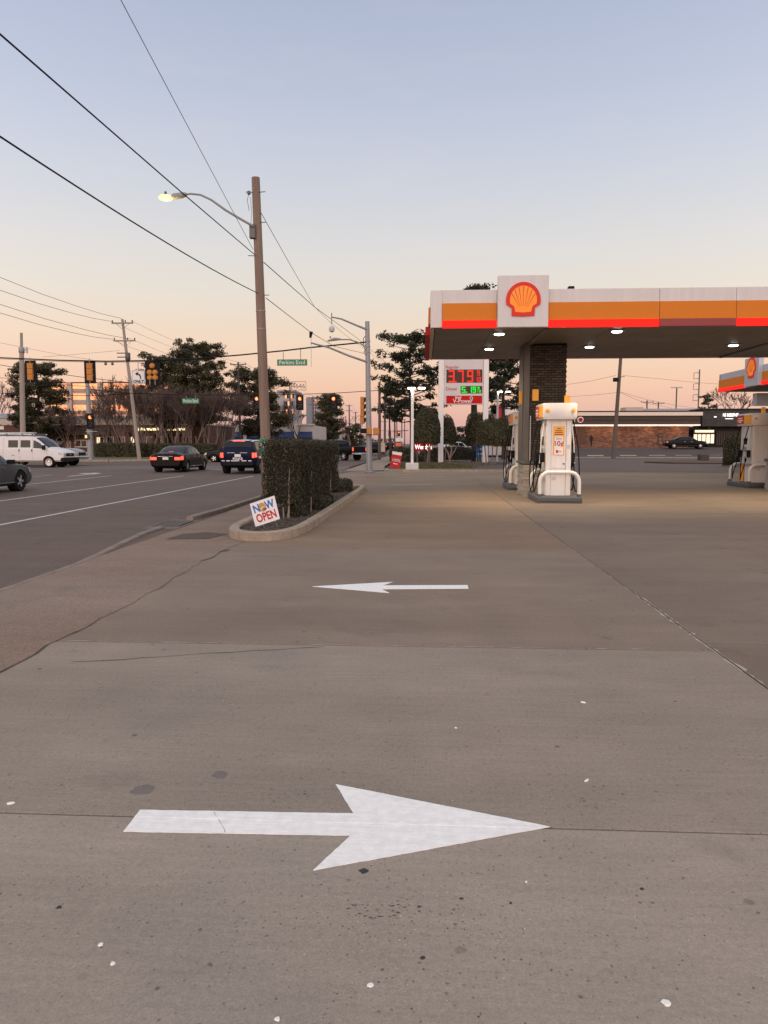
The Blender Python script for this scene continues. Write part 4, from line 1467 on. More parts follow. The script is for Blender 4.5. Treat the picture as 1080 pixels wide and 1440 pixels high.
ar.add([(cx_ + .10, -.015, z_), (cx_ + .17, -.015, z_), (cx_ + .16, -.015, z_ + .18), (cx_ + .10, -.015, z_ + .28), (cx_ - .02, -.015, z_ + .345), (cx_ - .01, -.015, z_ + .42), (cx_ - .2, -.015, z_ + .33), (cx_ - .07, -.015, z_ + .19), (cx_ - .05, -.015, z_ + .27), (cx_ + .05, -.015, z_ + .21), (cx_ + .09, -.015, z_ + .13)], [tuple(range(11))])
ar.build('turn_arrow', black, on, fix=False)
text('ONLY', .24, black, on, (cx_, -.014, a.z + .15), bold=.01)

def streetname(name, label, pts, locf, twohang=True):
    t = thing(name, label, 'street sign', locf(*pts['top']))
    o_ = Vector(t.location)
    a, b = locf(*pts['ll']) - o_, locf(*pts['ur']) - o_
    y = (a.y + b.y) / 2
    MB().box(a.x, b.x, y - .015, y + .015, a.z, b.z).build('board', green, t, bev=.01)
    h = b.z - a.z
    text('Perkins Extd', h * .86, white, t, ((a.x + b.x) / 2, y - .017, (a.z + b.z) / 2 - .0), sx=min(1.0, (b.x - a.x) / (h * .86 * 5.9)))
    for hx_ in pts['hang']:
        c = locf(*hx_) - o_
        MB().cyl((c.x, y, b.z), (c.x, y, c.z), .02, n=6).build('hanger', galv, t)
    return t
streetname('street_name_sign', 'larger green Perkins Extd street sign hanging near the steel pole', {'top': (411, 493), 'll': (391, 515), 'ur': (431, 504.5), 'hang': ((399, 493), (422, 490.5))}, onspan)
for px, py, w_ in ((148.5, 509, 'left'), (158, 509, 'right')):
    t = thing('span_sensor', w_ + ' one of two small dark detectors below the near span wire', 'sensor', onspan(px, py), group='detectors on the span wire')
    MB().lathe([(.03, -.2), (.09, -.16), (.07, -.05), (.02, 0)], 10).build('body', darksteel, t, smooth=True)

# far span with red signals
FS0, FS1 = at(128, 548, 65.4), at(533, 552, 69.7)
def onfar(px, py):
    c0 = Vector((0, 0, CAM_H))
    d = at(px, py, 1.0) - c0
    e = FS1 - FS0
    n_ = Vector((e.y, -e.x, 0))
    return c0 + d * ((FS0 - c0).dot(n_) / d.dot(n_))
fw_ = [(128, 548), (180, 553), (267, 555.5), (360, 555), (421, 554.5), (469, 553), (533, 549)]
wire('far span wire carrying the red signals over the intersection', [onfar(x, y) for x, y in fw_], .03, wirem, 'span_wire')
for px, lab in ((361, 'red traffic signal peeking out left of the wooden pole'), (421.5, 'middle red traffic signal between the wooden and steel poles'), (469, 'red traffic signal hanging closest to the steel pole')):
    s_ = signal('traffic_signal', lab, onfar(px, 558), 0.0, lit=True, body=M('signal_dark', (.035, .03, .025), .5) if px == 361 else bpy.data.materials['signal_dark'], hanger=.2)
streetname('street_name_sign', 'smaller looking green Perkins Extd street sign before the dark trees', {'top': (262, 556), 'll': (255.5, 567.5), 'ur': (280.5, 560.5), 'hang': ((262, 556), (275, 556))}, onfar)
fp = thing('steel_pole', 'grey signal pole with lit red signal at far left corner', 'signal pole', (at(127.5, 648, 65.4).x, 65.4, .08))
MB().tube([(0, 0, 0), (0, 0, 4), (-.05, 0, 7.4)], [.27, .22, .17], 14).build('shaft', galv, fp, smooth=True)
s_ = signal('traffic_signal', 'lit red signal mounted low on the far left signal pole', at(126.5, 584, 65.0), 0.0, lit=True, body=bpy.data.materials['signal_dark'])
pd = thing('pedestrian_signal', 'small lit pedestrian signal on the far left signal pole', 'pedestrian signal', at(121.5, 614, 65.0))
MB().box(-.22, .22, 0, .2, -.25, .25).build('box', bpy.data.materials['signal_dark'], pd, bev=.03)
MB().box(-.12, .05, -.006, 0, -.12, .12).build('symbol', M('ped_symbol', (.6, .3, .1), .4, emit=(1, .45, .12), es=2), pd)
MB().box(.22, .5, .08, .12, -.02, .02).build('bracket', galv, pd)
MB().box(at(120, 606.5, 65).x - pd.location.x, at(136, 606.5, 65).x - pd.location.x, .05, .09, .44, .48).build('bracket', lgrey, pd)

# --- the pole line on the far side of the road
LX = -25.75
def utility(name, label, base, top, arms=((.0, 2.2), (1.6, 2.2)), r=.17, m=None, detail=True, group=None):
    t = thing(name, label, 'utility pole', base, 0, group)
    d = Vector(top) - Vector(base)
    MB().tube([(0, 0, -.2), d * .5, d], [r, r * .85, r * .65], 10).build('shaft', m or woodl, t, smooth=True)
    u = d.normalized()
    for dz, wdt in arms:
        c = d - u * (.35 + dz)
        a = MB().box(c.x - wdt / 2, c.x + wdt / 2, c.y - .16, c.y - .05, c.z - .06, c.z + .06).build('crossarm', woodl if detail else woodd, t)
        for k in (-1, 1):
            MB().tube([(c.x + k * wdt * .33, c.y - .1, c.z - .02), (c.x, c.y - .1, c.z - .55)], .018, 5).build('brace', galv, a)
        for x in (-wdt / 2 + .08, wdt * .14, wdt / 2 - .08) if detail else (-wdt / 2 + .08, wdt / 2 - .08):
            MB().lathe([(.03, .06), (.06, .10), (.05, .15), (.075, .18), (.04, .26)], 8, 0, Matrix.Translation((c.x + x, c.y - .1, c.z))).build('insulator', insul, a, smooth=True)
    return t
lean_top = at(172, 449, 65.7)
lp = utility('wooden_pole', 'grey wooden pole leaning left with two crossarms across the road', (at(196.5, 648, 65.7).x, 65.7, .05), lean_top, ((0.0, 1.95), (1.55, 2.0)))
u = Vector(lean_top) - Vector(lp.location)
for k, s_ in ((3.0, .5), (3.35, .4)):
    c = u - u.normalized() * k
    MB().tube([(c.x, c.y - .2, c.z), (c.x - .5, c.y - .2, c.z), (c.x - .8, c.y - .2, c.z)], .05, 6).build('standoff', darksteel, lp)
c = u - u.normalized() * 3.3
MB().lathe([(.2, -.3), (.23, -.25), (.23, .3), (.2, .34)], 10, 0, Matrix.Translation((c.x + .12, c.y - .1, c.z))).build('transformer', darksteel, lp, smooth=True)
tops = [(lean_top, 65.7)]
for k, (px, py, Y, lab) in enumerate(((335, 509, 102, 'wooden pole with two crossarms standing before the dark trees'), (407.5, 537, 140, 'wooden pole in front of the rooftop number sign'), (440, 557, 178, 'thin wooden pole in front of the apartment tower'), (491, 569, 255, 'distant power pole left of a row of shrinking poles'), (500, 579, 300, 'middle distant power pole beyond the pickup'), (507, 583.5, 330, 'farthest thin power pole beside the steel pole'))):
    top = at(px, py, Y)
    utility('wooden_pole', lab, (top.x + .1, Y, .05), top, ((0, 2.2), (1.7, 2.2)), .19 if k < 3 else .3, woodd, False)
    tops.append((top, Y))
# lines between them
for i, ((a, _), (b, _)) in enumerate(zip(tops[:-2], tops[1:-1])):
    for (dx, dz), w_ in zip(((-.95, -.2), (.95, -.2), (-.95, -1.8), (.95, -1.8)), ('upper left', 'upper right', 'lower left', 'lower right')):
        wire(w_ + ' power line from the ' + ('leaning pole to the crossarm pole', 'crossarm pole to the pole before the number sign', 'pole before the number sign to the tower pole', 'tower pole to the first distant pole', 'first to the second distant pole')[i], sag(a + Vector((dx, -.1, dz)), b + Vector((dx, -.1, dz)), .5, 8), .012 if i == 0 else .018, wirel, group='far side power lines')
wire('low communications cable between the leaning pole and the next pole', sag(tops[0][0] + Vector((.9, 0, -5.2)), tops[1][0] + Vector((0, 0, -5.4)), .6, 8), .03)
# to the left, towards the camera side
prev = Vector((LX - .6, 28, 12.6))
for lab, (px, py), (dx, dz) in (('topmost thin power line entering from the left edge', (0, 390), (0, .05)), ('second power line from the left edge to the leaning pole', (0, 408), (-.9, -.2)), ('thicker power line to the lower crossarm of the leaning pole', (0, 428), (.8, -1.75)), ('lower power line to the lower crossarm of the leaning pole', (0, 440), (-.9, -1.75))):
    e = at(px, py, 47)
    tp = lean_top + Vector((dx, -.1, dz))
    m_ = e.lerp(tp, .55) - Vector((0, 0, .22))
    wire(lab, [e + (e - m_) * 2.6 + Vector((0, 0, 1.2)), e + (e - m_) * .7 + Vector((0, 0, .3)), e, e.lerp(m_, .5) - Vector((0, 0, .07)), m_, m_.lerp(tp, .5) - Vector((0, 0, .07)), tp], .017, wirel)
for lab, seq, r in (('dark cable sagging from the left edge past the first signal', [(-20, 510), (30, 518), (70, 524), (120, 531), (182, 538)], .025),
                    ('short dark cable crossing the dark tree at left', [(-20, 529), (40, 535), (100, 542), (184, 548)], .02),
                    ('level dark cable at signal height behind the hanging signals', [(-20, 552), (60, 555), (130, 556.5), (188, 553)], .03),
                    ('faint wire rising towards the leaning pole', [(-20, 478), (40, 490), (90, 500), (130, 506)], .012),
                    ('faint pair of wires reaching the transformer from the left', [(60, 502), (110, 498), (168, 493)], .012)):
    wire(lab, [at(x, y, 64) for x, y in seq], r, wirel if r < .02 else wirem)
# pale strain pole left
lt = at(30, 468, 52)
pp_ = thing('concrete_pole', 'pale plain pole with antenna rising behind the white van', 'utility pole', (at(32.5, 650, 52).x, 52, 0))
d = lt - Vector(pp_.location)
MB().tube([(0, 0, -.1), d * .88, d * .882, d], [.20, .155, .10, .09], 12).build('shaft', woodl, pp_, smooth=True)
MB().lathe([(.17, -.2), (.2, -.15), (.2, .15), (.17, .2)], 10, 0, Matrix.Translation(d * .87)).build('collar', galv, pp_, smooth=True)
MB().box(d.x * .87 + .15, d.x * .87 + .45, -.05, .05, d.z * .87, d.z * .87 + .06).build('bracket', galv, pp_)
MB().cyl((d.x * .87 + .38, 0, d.z * .87 - .2), (d.x * .87 + .38, 0, d.z * .87 + .22), .08, n=8).build('antenna', lgrey, pp_, smooth=True)
# right side of the road: receding wooden poles
for k, (px, yt, yb, Y, r, lab) in enumerate(((533.5, 537, 647, 69.7, .15, 'brown wooden pole just beyond the steel signal pole'), (541, 545, 640, 84, .14, 'second brown pole right of the steel signal pole'), (555, 560, 636, 108, .14, 'thin pole under the pine near the red sign'), (558, 588, 632, 140, .12, 'short thin pole among distant traffic'), (565, 572, 630, 150, .13, 'thin far pole left of the pine trunk'), (569, 590, 630, 170, .13, 'farthest thin pole left of the pine trunk'))):
    top = at(px, yt, Y)
    t = thing('wooden_pole', lab, 'utility pole', (top.x, Y, -.02), 0)
    MB().tube([(0, 0, 0), (.02, 0, (top.z) * .5), (0, 0, top.z)], [r, r * .9, r * .75], 10).build('shaft', woodd, t, smooth=True)
    MB().box(-.8 if k else -.3, .8 if k else .3, -.2, -.12, top.z - 2.6, top.z - 2.48).build('crossarm', woodd, t)
wire('thin guy wire between the far right-side poles', [at(535, 593, 69.5), at(555, 593, 108)], .02)
# right-hand wooden pole with floodlight behind the pumps
rp = thing('wooden_pole', 'dark wooden pole with floodlight in front of the brick building', 'utility pole', (at(862.5, 645, 77.5).x, 77.5, -.05))
top = at(873.5, 495, 77.5)
d = top - Vector(rp.location)
MB().tube([(0, 0, 0), d * .5, d * 1.1], [.22, .19, .15], 10).build('shaft', woodd, rp, smooth=True)
c = at(866.5, 534, 77.3) - Vector(rp.location)
MB().box(c.x - .32, c.x + .22, -.4, -.1, c.z - .2, c.z + .2).build('floodlight', black, rp, bev=.05)
MB().box(c.x + .2, c.x + .85, -.2, -.12, c.z + .28, c.z + .34).build('bracket', darksteel, rp)
for lab, seq, Y in (('thin wire rising left from the floodlight pole', [(866, 528, 77), (830, 536, 77), (795, 541, 77)], 0), ('thin wire from the floodlight pole to the right', [(876, 528, 78), (930, 533, 85), (980, 538, 92), (1010, 540, 95)], 0),
                    ('upper of two slack wires right of the floodlight pole', [(872, 551, 78), (910, 562, 90), (950, 570, 100), (985, 575, 110)], 0), ('lower of two slack wires right of the floodlight pole', [(872, 552, 78), (905, 566, 90), (945, 574, 100)], 0), ('long faint wire left of the floodlight pole', [(868, 552, 78), (830, 556, 90), (795, 558, 100)], 0)):
    wire(lab, [at(*q) for q in seq], .016, wirel)

# --- NOW OPEN yard sign on the island
ys = thing('yard_sign', 'tilted white NOW OPEN yard sign stuck in the island mulch', 'yard sign', (ax(376, 13.05, 735), 13.05, .09))
cz = at(372.5, 719, 13.05) - Vector(ys.location)
Mt = Matrix.Translation(cz) @ Matrix.Rotation(R(-3), 4, 'Z') @ Matrix.Rotation(R(-18.5), 4, 'Y') @ Matrix.Shear('XZ', 4, (0, 0))
hw, hh = .238, .213
def ylocal(mb):
    mb.v = [tuple(Mt @ Vector(p)) for p in mb.v]
    return mb
sk_ = lambda x, z: (x + .02 * z / hh, z)
mb = MB()
mb.prism([sk_(-hw, -hh), sk_(hw, -hh), sk_(hw, hh), sk_(-hw, hh)], -.004, .004, 'xz')
bd = ylocal(mb).build('board', M('corrugated_plastic', (.72, .70, .70), .5, var=.03), ys)
rot_ = (Mt.to_3x3() @ Matrix.Rotation(PI / 2, 3, 'X')).to_euler()
def ytext(s, size, m, x, z, sx=1.0, bold=.006):
    text(s, size, m, bd, Mt @ Vector((x, -.0055, z)), rot_, ext=.001, sx=sx, bold=bold)
ytext('N', .20, blue, -.13, .085, .85)
ytext('W', .20, blue, .122, .09, .80)
ytext('OPEN', .205, red, .0, -.095, .72)
def disc(x, z, rx, rz_, m, d, a0=0, a1=360):
    mb = MB()
    out = [(x + rx * math.cos(R(a0 + (a1 - a0) * k / 20)), z + rz_ * math.sin(R(a0 + (a1 - a0) * k / 20))) for k in range(20 if a1 - a0 >= 360 else 21)]
    mb.prism(out, -.0045 - d, -.0042, 'xz')
    ylocal(mb).build('printed_bun', m, bd)
tan = M('printed_tan', (.50, .25, .07), .6, var=.25, vs=30)
disc(-.018, .085, .066, .085, tan, .0012)
disc(-.018, .065, .050, .030, M('printed_cream', (.65, .42, .2), .6, var=.2, vs=40), .002)
disc(.012, .04, .04, .028, M('printed_filling', (.22, .09, .04), .6, var=.3, vs=40), .0026)
for s in (-.12, .12):
    p0 = Mt @ Vector((s, .004, -hh + .02)); p1 = Mt @ Vector((s, .004, -hh - .30))
    p1.z = max(p1.z, -.1)
    MB().cyl(p0, p1, .0045, n=6).build('stake', galv, ys)
# ------------------------------------------------------------------ plants
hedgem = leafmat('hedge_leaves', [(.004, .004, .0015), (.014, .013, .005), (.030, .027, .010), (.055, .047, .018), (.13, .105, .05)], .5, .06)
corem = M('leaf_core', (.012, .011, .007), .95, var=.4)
stemm = M('pale_stem', (.24, .19, .14), .8, var=.2)
barkm = M('dark_bark', (.045, .033, .026), .9, var=.4, vs=6, bmp=.7, bs=20)
barkl = M('pale_bark', (.17, .12, .095), .85, var=.3, vs=6, bmp=.4, bs=20)
pinem = leafmat('pine_needles', [(.010, .014, .007), (.018, .022, .010), (.030, .034, .014), (.048, .048, .02)], .6, .1)
pinel = leafmat('left_tree_leaves', [(.022, .022, .010), (.042, .040, .016), (.07, .062, .024), (.11, .088, .036)], .6, .18)
twigm = leafmat('bare_twigs', [(.065, .045, .038), (.10, .066, .054), (.14, .095, .075)], .85, 0)
topm = leafmat('topiary_leaves', [(.022, .021, .010), (.045, .042, .018), (.08, .07, .03), (.11, .09, .04)], .6, .12)


def leaf(mb, p, n, l, w, rnd):
    """one pointed leaf, four corners"""
    a = Vector((rnd.gauss(0, 1), rnd.gauss(0, 1), rnd.gauss(0, 1)))
    n = (Vector(n) + a * .75).normalized()
    t = n.cross(Vector((rnd.gauss(0, 1), rnd.gauss(0, 1), rnd.gauss(0, 1)))).normalized()
    b = n.cross(t)
    p = Vector(p)
    o = len(mb.v)
    mb.v += [tuple(p - t * l), tuple(p + b * w), tuple(p + t * l + n * l * .2), tuple(p - b * w)]
    mb.f.append((o, o + 1, o + 2, o + 3))
    mb.m.append(0)


def hedge_block(name, label, x0, x1, y0, y1, z0, z1, n, ls, seed, group=None, mat=None, stems=(), shrink=.045, cat='hedge'):
    rnd = random.Random(seed)
    t = thing(name, label, cat, ((x0 + x1) / 2, (y0 + y1) / 2, .09), 0, group)
    cx, cy = (x0 + x1) / 2, (y0 + y1) / 2
    hx, hy = (x1 - x0) / 2, (y1 - y0) / 2
    zz0, zz1 = z0 - .09, z1 - .09
    s = shrink
    MB().box(-hx + s * 1.6, hx - s * 1.6, -hy + s * 1.6, hy - s * 1.6, zz0 + s, zz1 - s * 1.6).build('core', corem, t, bev=.05)
    mb = MB()
    A = [('x', -1, hy * (zz1 - zz0)), ('x', 1, hy * (zz1 - zz0)), ('y', -1, hx * (zz1 - zz0)), ('y', 1, hx * (zz1 - zz0)), ('z', 1, hx * hy * 2)]
    tot = sum(a[2] for a in A)
    ph = [rnd.uniform(0, 6) for _ in range(6)]
    for ax_, sg, ar in A:
        for k in range(int(n * ar / tot)):
            dep = abs(rnd.gauss(0, s)) - s * .35
            a, b = rnd.uniform(-1, 1), rnd.uniform(0, 1)
            z = zz0 + (zz1 - zz0) * b
            wav = .035 * math.sin(4.2 * z + ph[0]) + .03 * math.sin(5 * a + ph[1]) + .025 * math.sin(11 * z + 7 * a + ph[2])
            taper = 1 - .10 * max(0, .35 - b) / .35
            if ax_ == 'x':
                p, nn = (sg * (hx * taper - dep + wav), a * hy, z), (sg, 0, .25)
            elif ax_ == 'y':
                p, nn = (a * hx, sg * (hy * taper - dep + wav), z), (0, sg, .25)
            else:
                p, nn = (rnd.uniform(-hx, hx), rnd.uniform(-hy, hy), zz1 - dep + wav), (0, 0, 1)
            # rounded corners
            ex = abs(p[0]) / hx; ey = abs(p[1]) / hy; ez = (p[2] - zz0) / (zz1 - zz0)
            if (ex > .9) + (ey > .96) + (ez > .965) >= 2 and rnd.random() < .6:
                continue
            leaf(mb, p, nn, ls * rnd.uniform(.6, 1.25), ls * rnd.uniform(.3, .5), rnd)
    mb.build('foliage', mat or hedgem, t, fix=False, kind='stuff')
    for (sx, sy, lean, h) in stems:
        MB().tube([(sx, sy, -.12), (sx + lean * .3, sy, h * .35), (sx + lean * .15, sy + .02, h * .7), (sx + lean, sy, h)], [.018, .015, .012, .006], 6).build('stem', stemm, t, smooth=True)
    return t


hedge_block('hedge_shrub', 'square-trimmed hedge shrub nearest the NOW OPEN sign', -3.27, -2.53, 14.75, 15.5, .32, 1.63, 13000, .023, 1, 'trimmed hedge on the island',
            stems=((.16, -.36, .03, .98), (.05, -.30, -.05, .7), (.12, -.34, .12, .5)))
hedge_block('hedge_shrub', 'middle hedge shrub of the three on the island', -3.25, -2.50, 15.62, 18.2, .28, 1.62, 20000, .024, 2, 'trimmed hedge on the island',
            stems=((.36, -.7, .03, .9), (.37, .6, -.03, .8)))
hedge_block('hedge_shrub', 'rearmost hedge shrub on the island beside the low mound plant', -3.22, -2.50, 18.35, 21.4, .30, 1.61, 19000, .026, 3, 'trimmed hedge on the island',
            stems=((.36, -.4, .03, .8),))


def dome(name, label, c, rx, ry, rz, n, ls, seed, mat, trunks=(), zb=0.0, flat=.25, cat='shrub', group=None):
    """clipped dome: leaves on a squashed ball with a flat underside; c = ground point, zb = underside height"""
    rnd = random.Random(seed)
    t = thing(name, label, cat, c, 0, group)
    ph = [rnd.uniform(0, 6) for _ in range(4)]
    ctr = zb + rz * flat * 1.0
    def surf(th, z_):
        r = max(0, 1 - abs(z_) ** 3.2) ** (1 / 2.6)
        w = 1 + .05 * math.sin(3 * th + ph[0]) + .05 * math.sin(5 * z_ + 2 * th + ph[1])
        return Vector((rx * r * math.cos(th) * w, ry * r * math.sin(th) * w, max(zb, ctr + rz * z_ * w)))
    mb = MB()
    mb.grid(lambda u, v: surf(2 * PI * u, -.98 + 1.96 * v) * .90 + Vector((0, 0, (ctr) * .10)), 18, 10)
    mb.build('core', corem, t, smooth=True, fix=False)
    mb = MB()
    for k in range(n):
        th, z_ = rnd.uniform(0, 2 * PI), rnd.uniform(-flat * 1.4, 1)
        z_ = max(-.97, min(.995, z_))
        p = surf(th, z_)
        d = (p - Vector((0, 0, ctr)))
        p = Vector((0, 0, ctr)) + d * (1 - abs(rnd.gauss(0, .05)) + .02)
        leaf(mb, p, d.normalized(), ls * rnd.uniform(.6, 1.3), ls * rnd.uniform(.3, .5), rnd)
    mb.build('foliage', mat, t, fix=False, kind='stuff')
    for (x0, y0, x1, y1, r) in trunks:
        MB().tube([(x0, y0, -.05), (x0 * .6 + x1 * .4 + .04, y0, zb * .5), (x1, y1, zb + rz * .3)], [r, r * .8, r * .6], 7).build('trunk', barkl if r < .07 else barkm, t, smooth=True)
    return t


dome('mound_shrub', 'low brown-green mound plant at the far end of the island', (-2.72, 23.3, .09), .42, .9, .32, 2600, .03, 21, hedgem)
dome('low_shrub', 'small low shrub under the hedge front on the mulch', (-2.66, 15.35, .09), .22, .5, .22, 900, .024, 22, hedgem)
dome('low_shrub', 'small low shrub at the foot of the middle hedge', (-2.40, 17.5, .09), .17, 1.0, .24, 1200, .026, 23, hedgem)
# clipped trees by the price sign
def topi(px, y0, y1, wpx, Y, label, seed, trunks, dy=1.0):
    c = at(px, y1, Y)
    rx = wpx / 2 / FOC * Y
    zb = c.z - .1
    h = az(y0, Y) - c.z
    return dome('clipped_tree', label, (c.x, Y, .1), rx, rx, h / 1.25, 5200, .085, seed, topm, trunks, zb, .25, 'tree', 'clipped dome trees around the price sign')
topi(600.5, 574, 622.5, 35, 54, 'largest clipped dome tree left of the price sign', 31, ((-.1, 0, -.3, 0, .08), (.05, .1, .3, 0, .06), (.0, -.1, .1, 0, .06)))
topi(623, 585, 624, 34, 60, 'clipped dome tree peeking out behind the left sign post', 32, ((0, 0, -.2, 0, .08), (.1, 0, .3, 0, .06)))
topi(676, 580, 624, 42, 61, 'clipped dome tree behind the right sign post', 33, ((0, 0, -.3, 0, .08), (.2, 0, .5, 0, .06)))
topi(690, 591, 626, 40, 53, 'broad clipped dome tree right of the price sign', 34, ((-.3, 0, -.5, 0, .05), (.1, 0, .1, 0, .05), (.3, 0, .5, 0, .05)))
topi(713, 587, 627, 36, 55, 'clipped dome tree half hidden behind the brick column', 35, ((0, 0, -.3, 0, .06), (.2, 0, .3, 0, .06)))
t = thing('forked_shrub', 'leafless pale forked shrub trunk under the price sign', 'shrub', (ax(632, 50), 50, .1))
for q in ([(0, 0, 0), (.05, 0, .5), (.35, 0, .95), (.5, 0, 1.3)], [(.02, 0, .4), (-.1, 0, .9), (-.35, 0, 1.2)], [(.05, 0, .5), (.15, 0, 1.0), (.1, 0, 1.4)]):
    MB().tube(q, [.06, .05, .035, .02][:len(q)], 6).build('branch', barkl, t, smooth=True)
dome('round_shrub', 'dark rounded shrub left of the rightmost pump', (ax(1031, 52), 52, 0), .62, .6, 1.35, 3500, .07, 36, topm, (), .1, .5)
for k, (px, Y, rx, h, lab) in enumerate(((566, 62, 1.1, .85, 'dark low bush at the foot of the pine'), (590, 60, 1.5, .42, 'wide dark low bush below the lit red sign'), (640, 66, 2.2, .9, 'long dark low hedge behind the price sign posts'), (606, 60, .9, .8, 'dark low bush left of the sign post'))):
    dome('low_bush', lab, (ax(px, Y), Y, .08), rx, .8, h, 1800, .08, 40 + k, topm, (), .02, .4, 'bush', 'low dark bushes around the verge')
# hedges along the far left verge
for k, (x0, x1, Y, h, lab) in enumerate(((131, 200, 78, 1.35, 'long dark hedge behind the far left signal pole'), (203, 268, 79, 1.3, 'dark hedge row behind the black sedan'), (270, 300, 80, 1.25, 'short dark hedge below the parked white car'), (0, 12, 82, 2.6, 'dark evergreen bush behind the van roof'))):
    a, b = ax(x0, Y), ax(x1, Y)
    hedge_block('verge_hedge', lab, a, b, Y, Y + 1.6, .1, h + .2, 6000 if k < 3 else 2500, .10, 60 + k, 'hedges on the far verge', topm, shrink=.12)


def clump(mb, c, r, n, ls, rnd, flat=.6):
    for k in range(n):
        d = Vector((rnd.gauss(0, 1), rnd.gauss(0, 1), rnd.gauss(0, 1))).normalized()
        q = rnd.random() ** .4
        p = Vector(c) + Vector((d.x * r * q, d.y * r * q, d.z * r * q * flat))
        leaf(mb, p, d + Vector((0, 0, .3)), ls * rnd.uniform(.6, 1.3), ls * rnd.uniform(.22, .42), rnd)


def pine(name, label, base, h, cr, z0, seed, mat, nl=34, ls=.22, bend=.0, tr=.24, top=.35, cat='tree', cn_=24, cs=1.0):
    rnd = random.Random(seed)
    t = thing(name, label, cat, base)
    tm = MB()
    P = [Vector((bend * (z / h) ** 2 + .1 * math.sin(z * .6 + seed), .1 * math.cos(z * .5), z)) for z in np.linspace(-.2, h * .97, 9)]
    tm.tube(P, [tr * (1 - .8 * i / 8) for i in range(9)], 9)
    cm = MB()
    for i in range(nl):
        f = (i + rnd.random()) / nl
        z = z0 + (h - z0) * f
        k = min(8 * z / (h * .97), 7.99)
        b = P[int(k)].lerp(P[min(8, int(k) + 1)], k - int(k))
        th = i * 2.4 + rnd.uniform(-.5, .5)
        shp = (1 - f) ** .7 * (1 - top) + top if f > .25 else .55 + 1.6 * f
        L = cr * min(1, shp) * rnd.uniform(.55, 1.05)
        e = b + Vector((math.cos(th) * L, math.sin(th) * L, L * rnd.uniform(-.05, .35)))
        mid = b.lerp(e, .5) + Vector((0, 0, -.06 * L))
        tm.tube([b, mid, e], [tr * .28 * (1 - .5 * f), tr * .18 * (1 - .5 * f), .02], 5)
        for q in range(rnd.randint(3, 5)):
            u = rnd.uniform(.45, 1.05)
            c = (b.lerp(mid, u * 2) if u < .5 else mid.lerp(e, u * 2 - 1)) + Vector((rnd.gauss(0, .22), rnd.gauss(0, .22), rnd.uniform(0, .25))) * cs
            clump(cm, c, rnd.uniform(.35, .7) * cs, cn_, ls, rnd, .55)
    clump(cm, P[-1] + Vector((0, 0, .2)), .6 * cs, cn_ * 2, ls, rnd)
    tm.build('trunk', barkm, t, smooth=True, fix=False)
    cm.build('crown', mat, t, fix=False)
    return t


def base(px, Y, z=0.05):
    return (ax(px, Y), Y, z)
pine('pine_tree', 'tall dark pine with layered crown left of the price sign', base(578, 64), az(473, 64), 3.9, 3.4, 101, pinem, 62, .20, -.1, .24, .62, cs=.9, cn_=28)
pine('pine_tree', 'tall dark pine whose crown shows above the canopy', base(667, 66), az(403, 66), 3.6, 5.4, 102, pinem, 50, .24, .2, .36, cn_=30)
pine('pine_tree', 'small dark pine beside the two thin poles', base(549, 84), az(546, 84), 2.6, 4.2, 103, pinem, 20, .22, 0, .16, cs=.8)
pine('pine_tree', 'dark pine behind the brick column', base(708, 74), az(495, 74), 3.6, 5.0, 108, pinem, 36, .24, 0, .28)
pine('evergreen_tree', 'bushy dark evergreen tree behind the leftmost signal', base(56, 92), az(512, 92), 4.6, 2.4, 104, pinel, 70, .21, 0, .28, .6, cs=1.35, cn_=66)
pine('pine_tree', 'tallest dark pine tree behind the second street sign', base(281, 92), az(486, 92), 5.0, 3.8, 105, pinel, 90, .20, 0, .32, .55, cs=1.35, cn_=66)
pine('pine_tree', 'dark pine tree left of the tallest pine', base(232, 94), az(502, 94), 4.2, 3.4, 106, pinel, 64, .21, 0, .28, .6, cs=1.35, cn_=62)
pine('evergreen_tree', 'broad dark evergreen tree behind the wooden pole', base(364, 104), az(523, 104), 5.2, 2.6, 107, pinel, 74, .22, 0, .3, .62, cs=1.5, cn_=64)
pine('evergreen_tree', 'narrow upright dark evergreen left of the steel pole', base(463, 150), az(556, 150), 3.4, 1.6, 109, pinel, 64, .30, 0, .3, .6, cs=1.5, cn_=38)
pine('evergreen_tree', 'low round dark tree beyond the pickup', base(497, 170), az(600, 170), 3.4, .8, 110, pinel, 22, .34, 0, .3, .7, cs=1.4)
pine('evergreen_tree', 'small dark tree on the skyline at far right', base(994, 150), az(558, 150), 2.6, 1.5, 111, pinel, 18, .3, 0, .2, .6)
pine('evergreen_tree', 'low dark tree seen between the sign posts', base(655, 150), az(604, 150), 6.0, .8, 112, pinem, 26, .36, 0, .3, .7, cs=1.6)


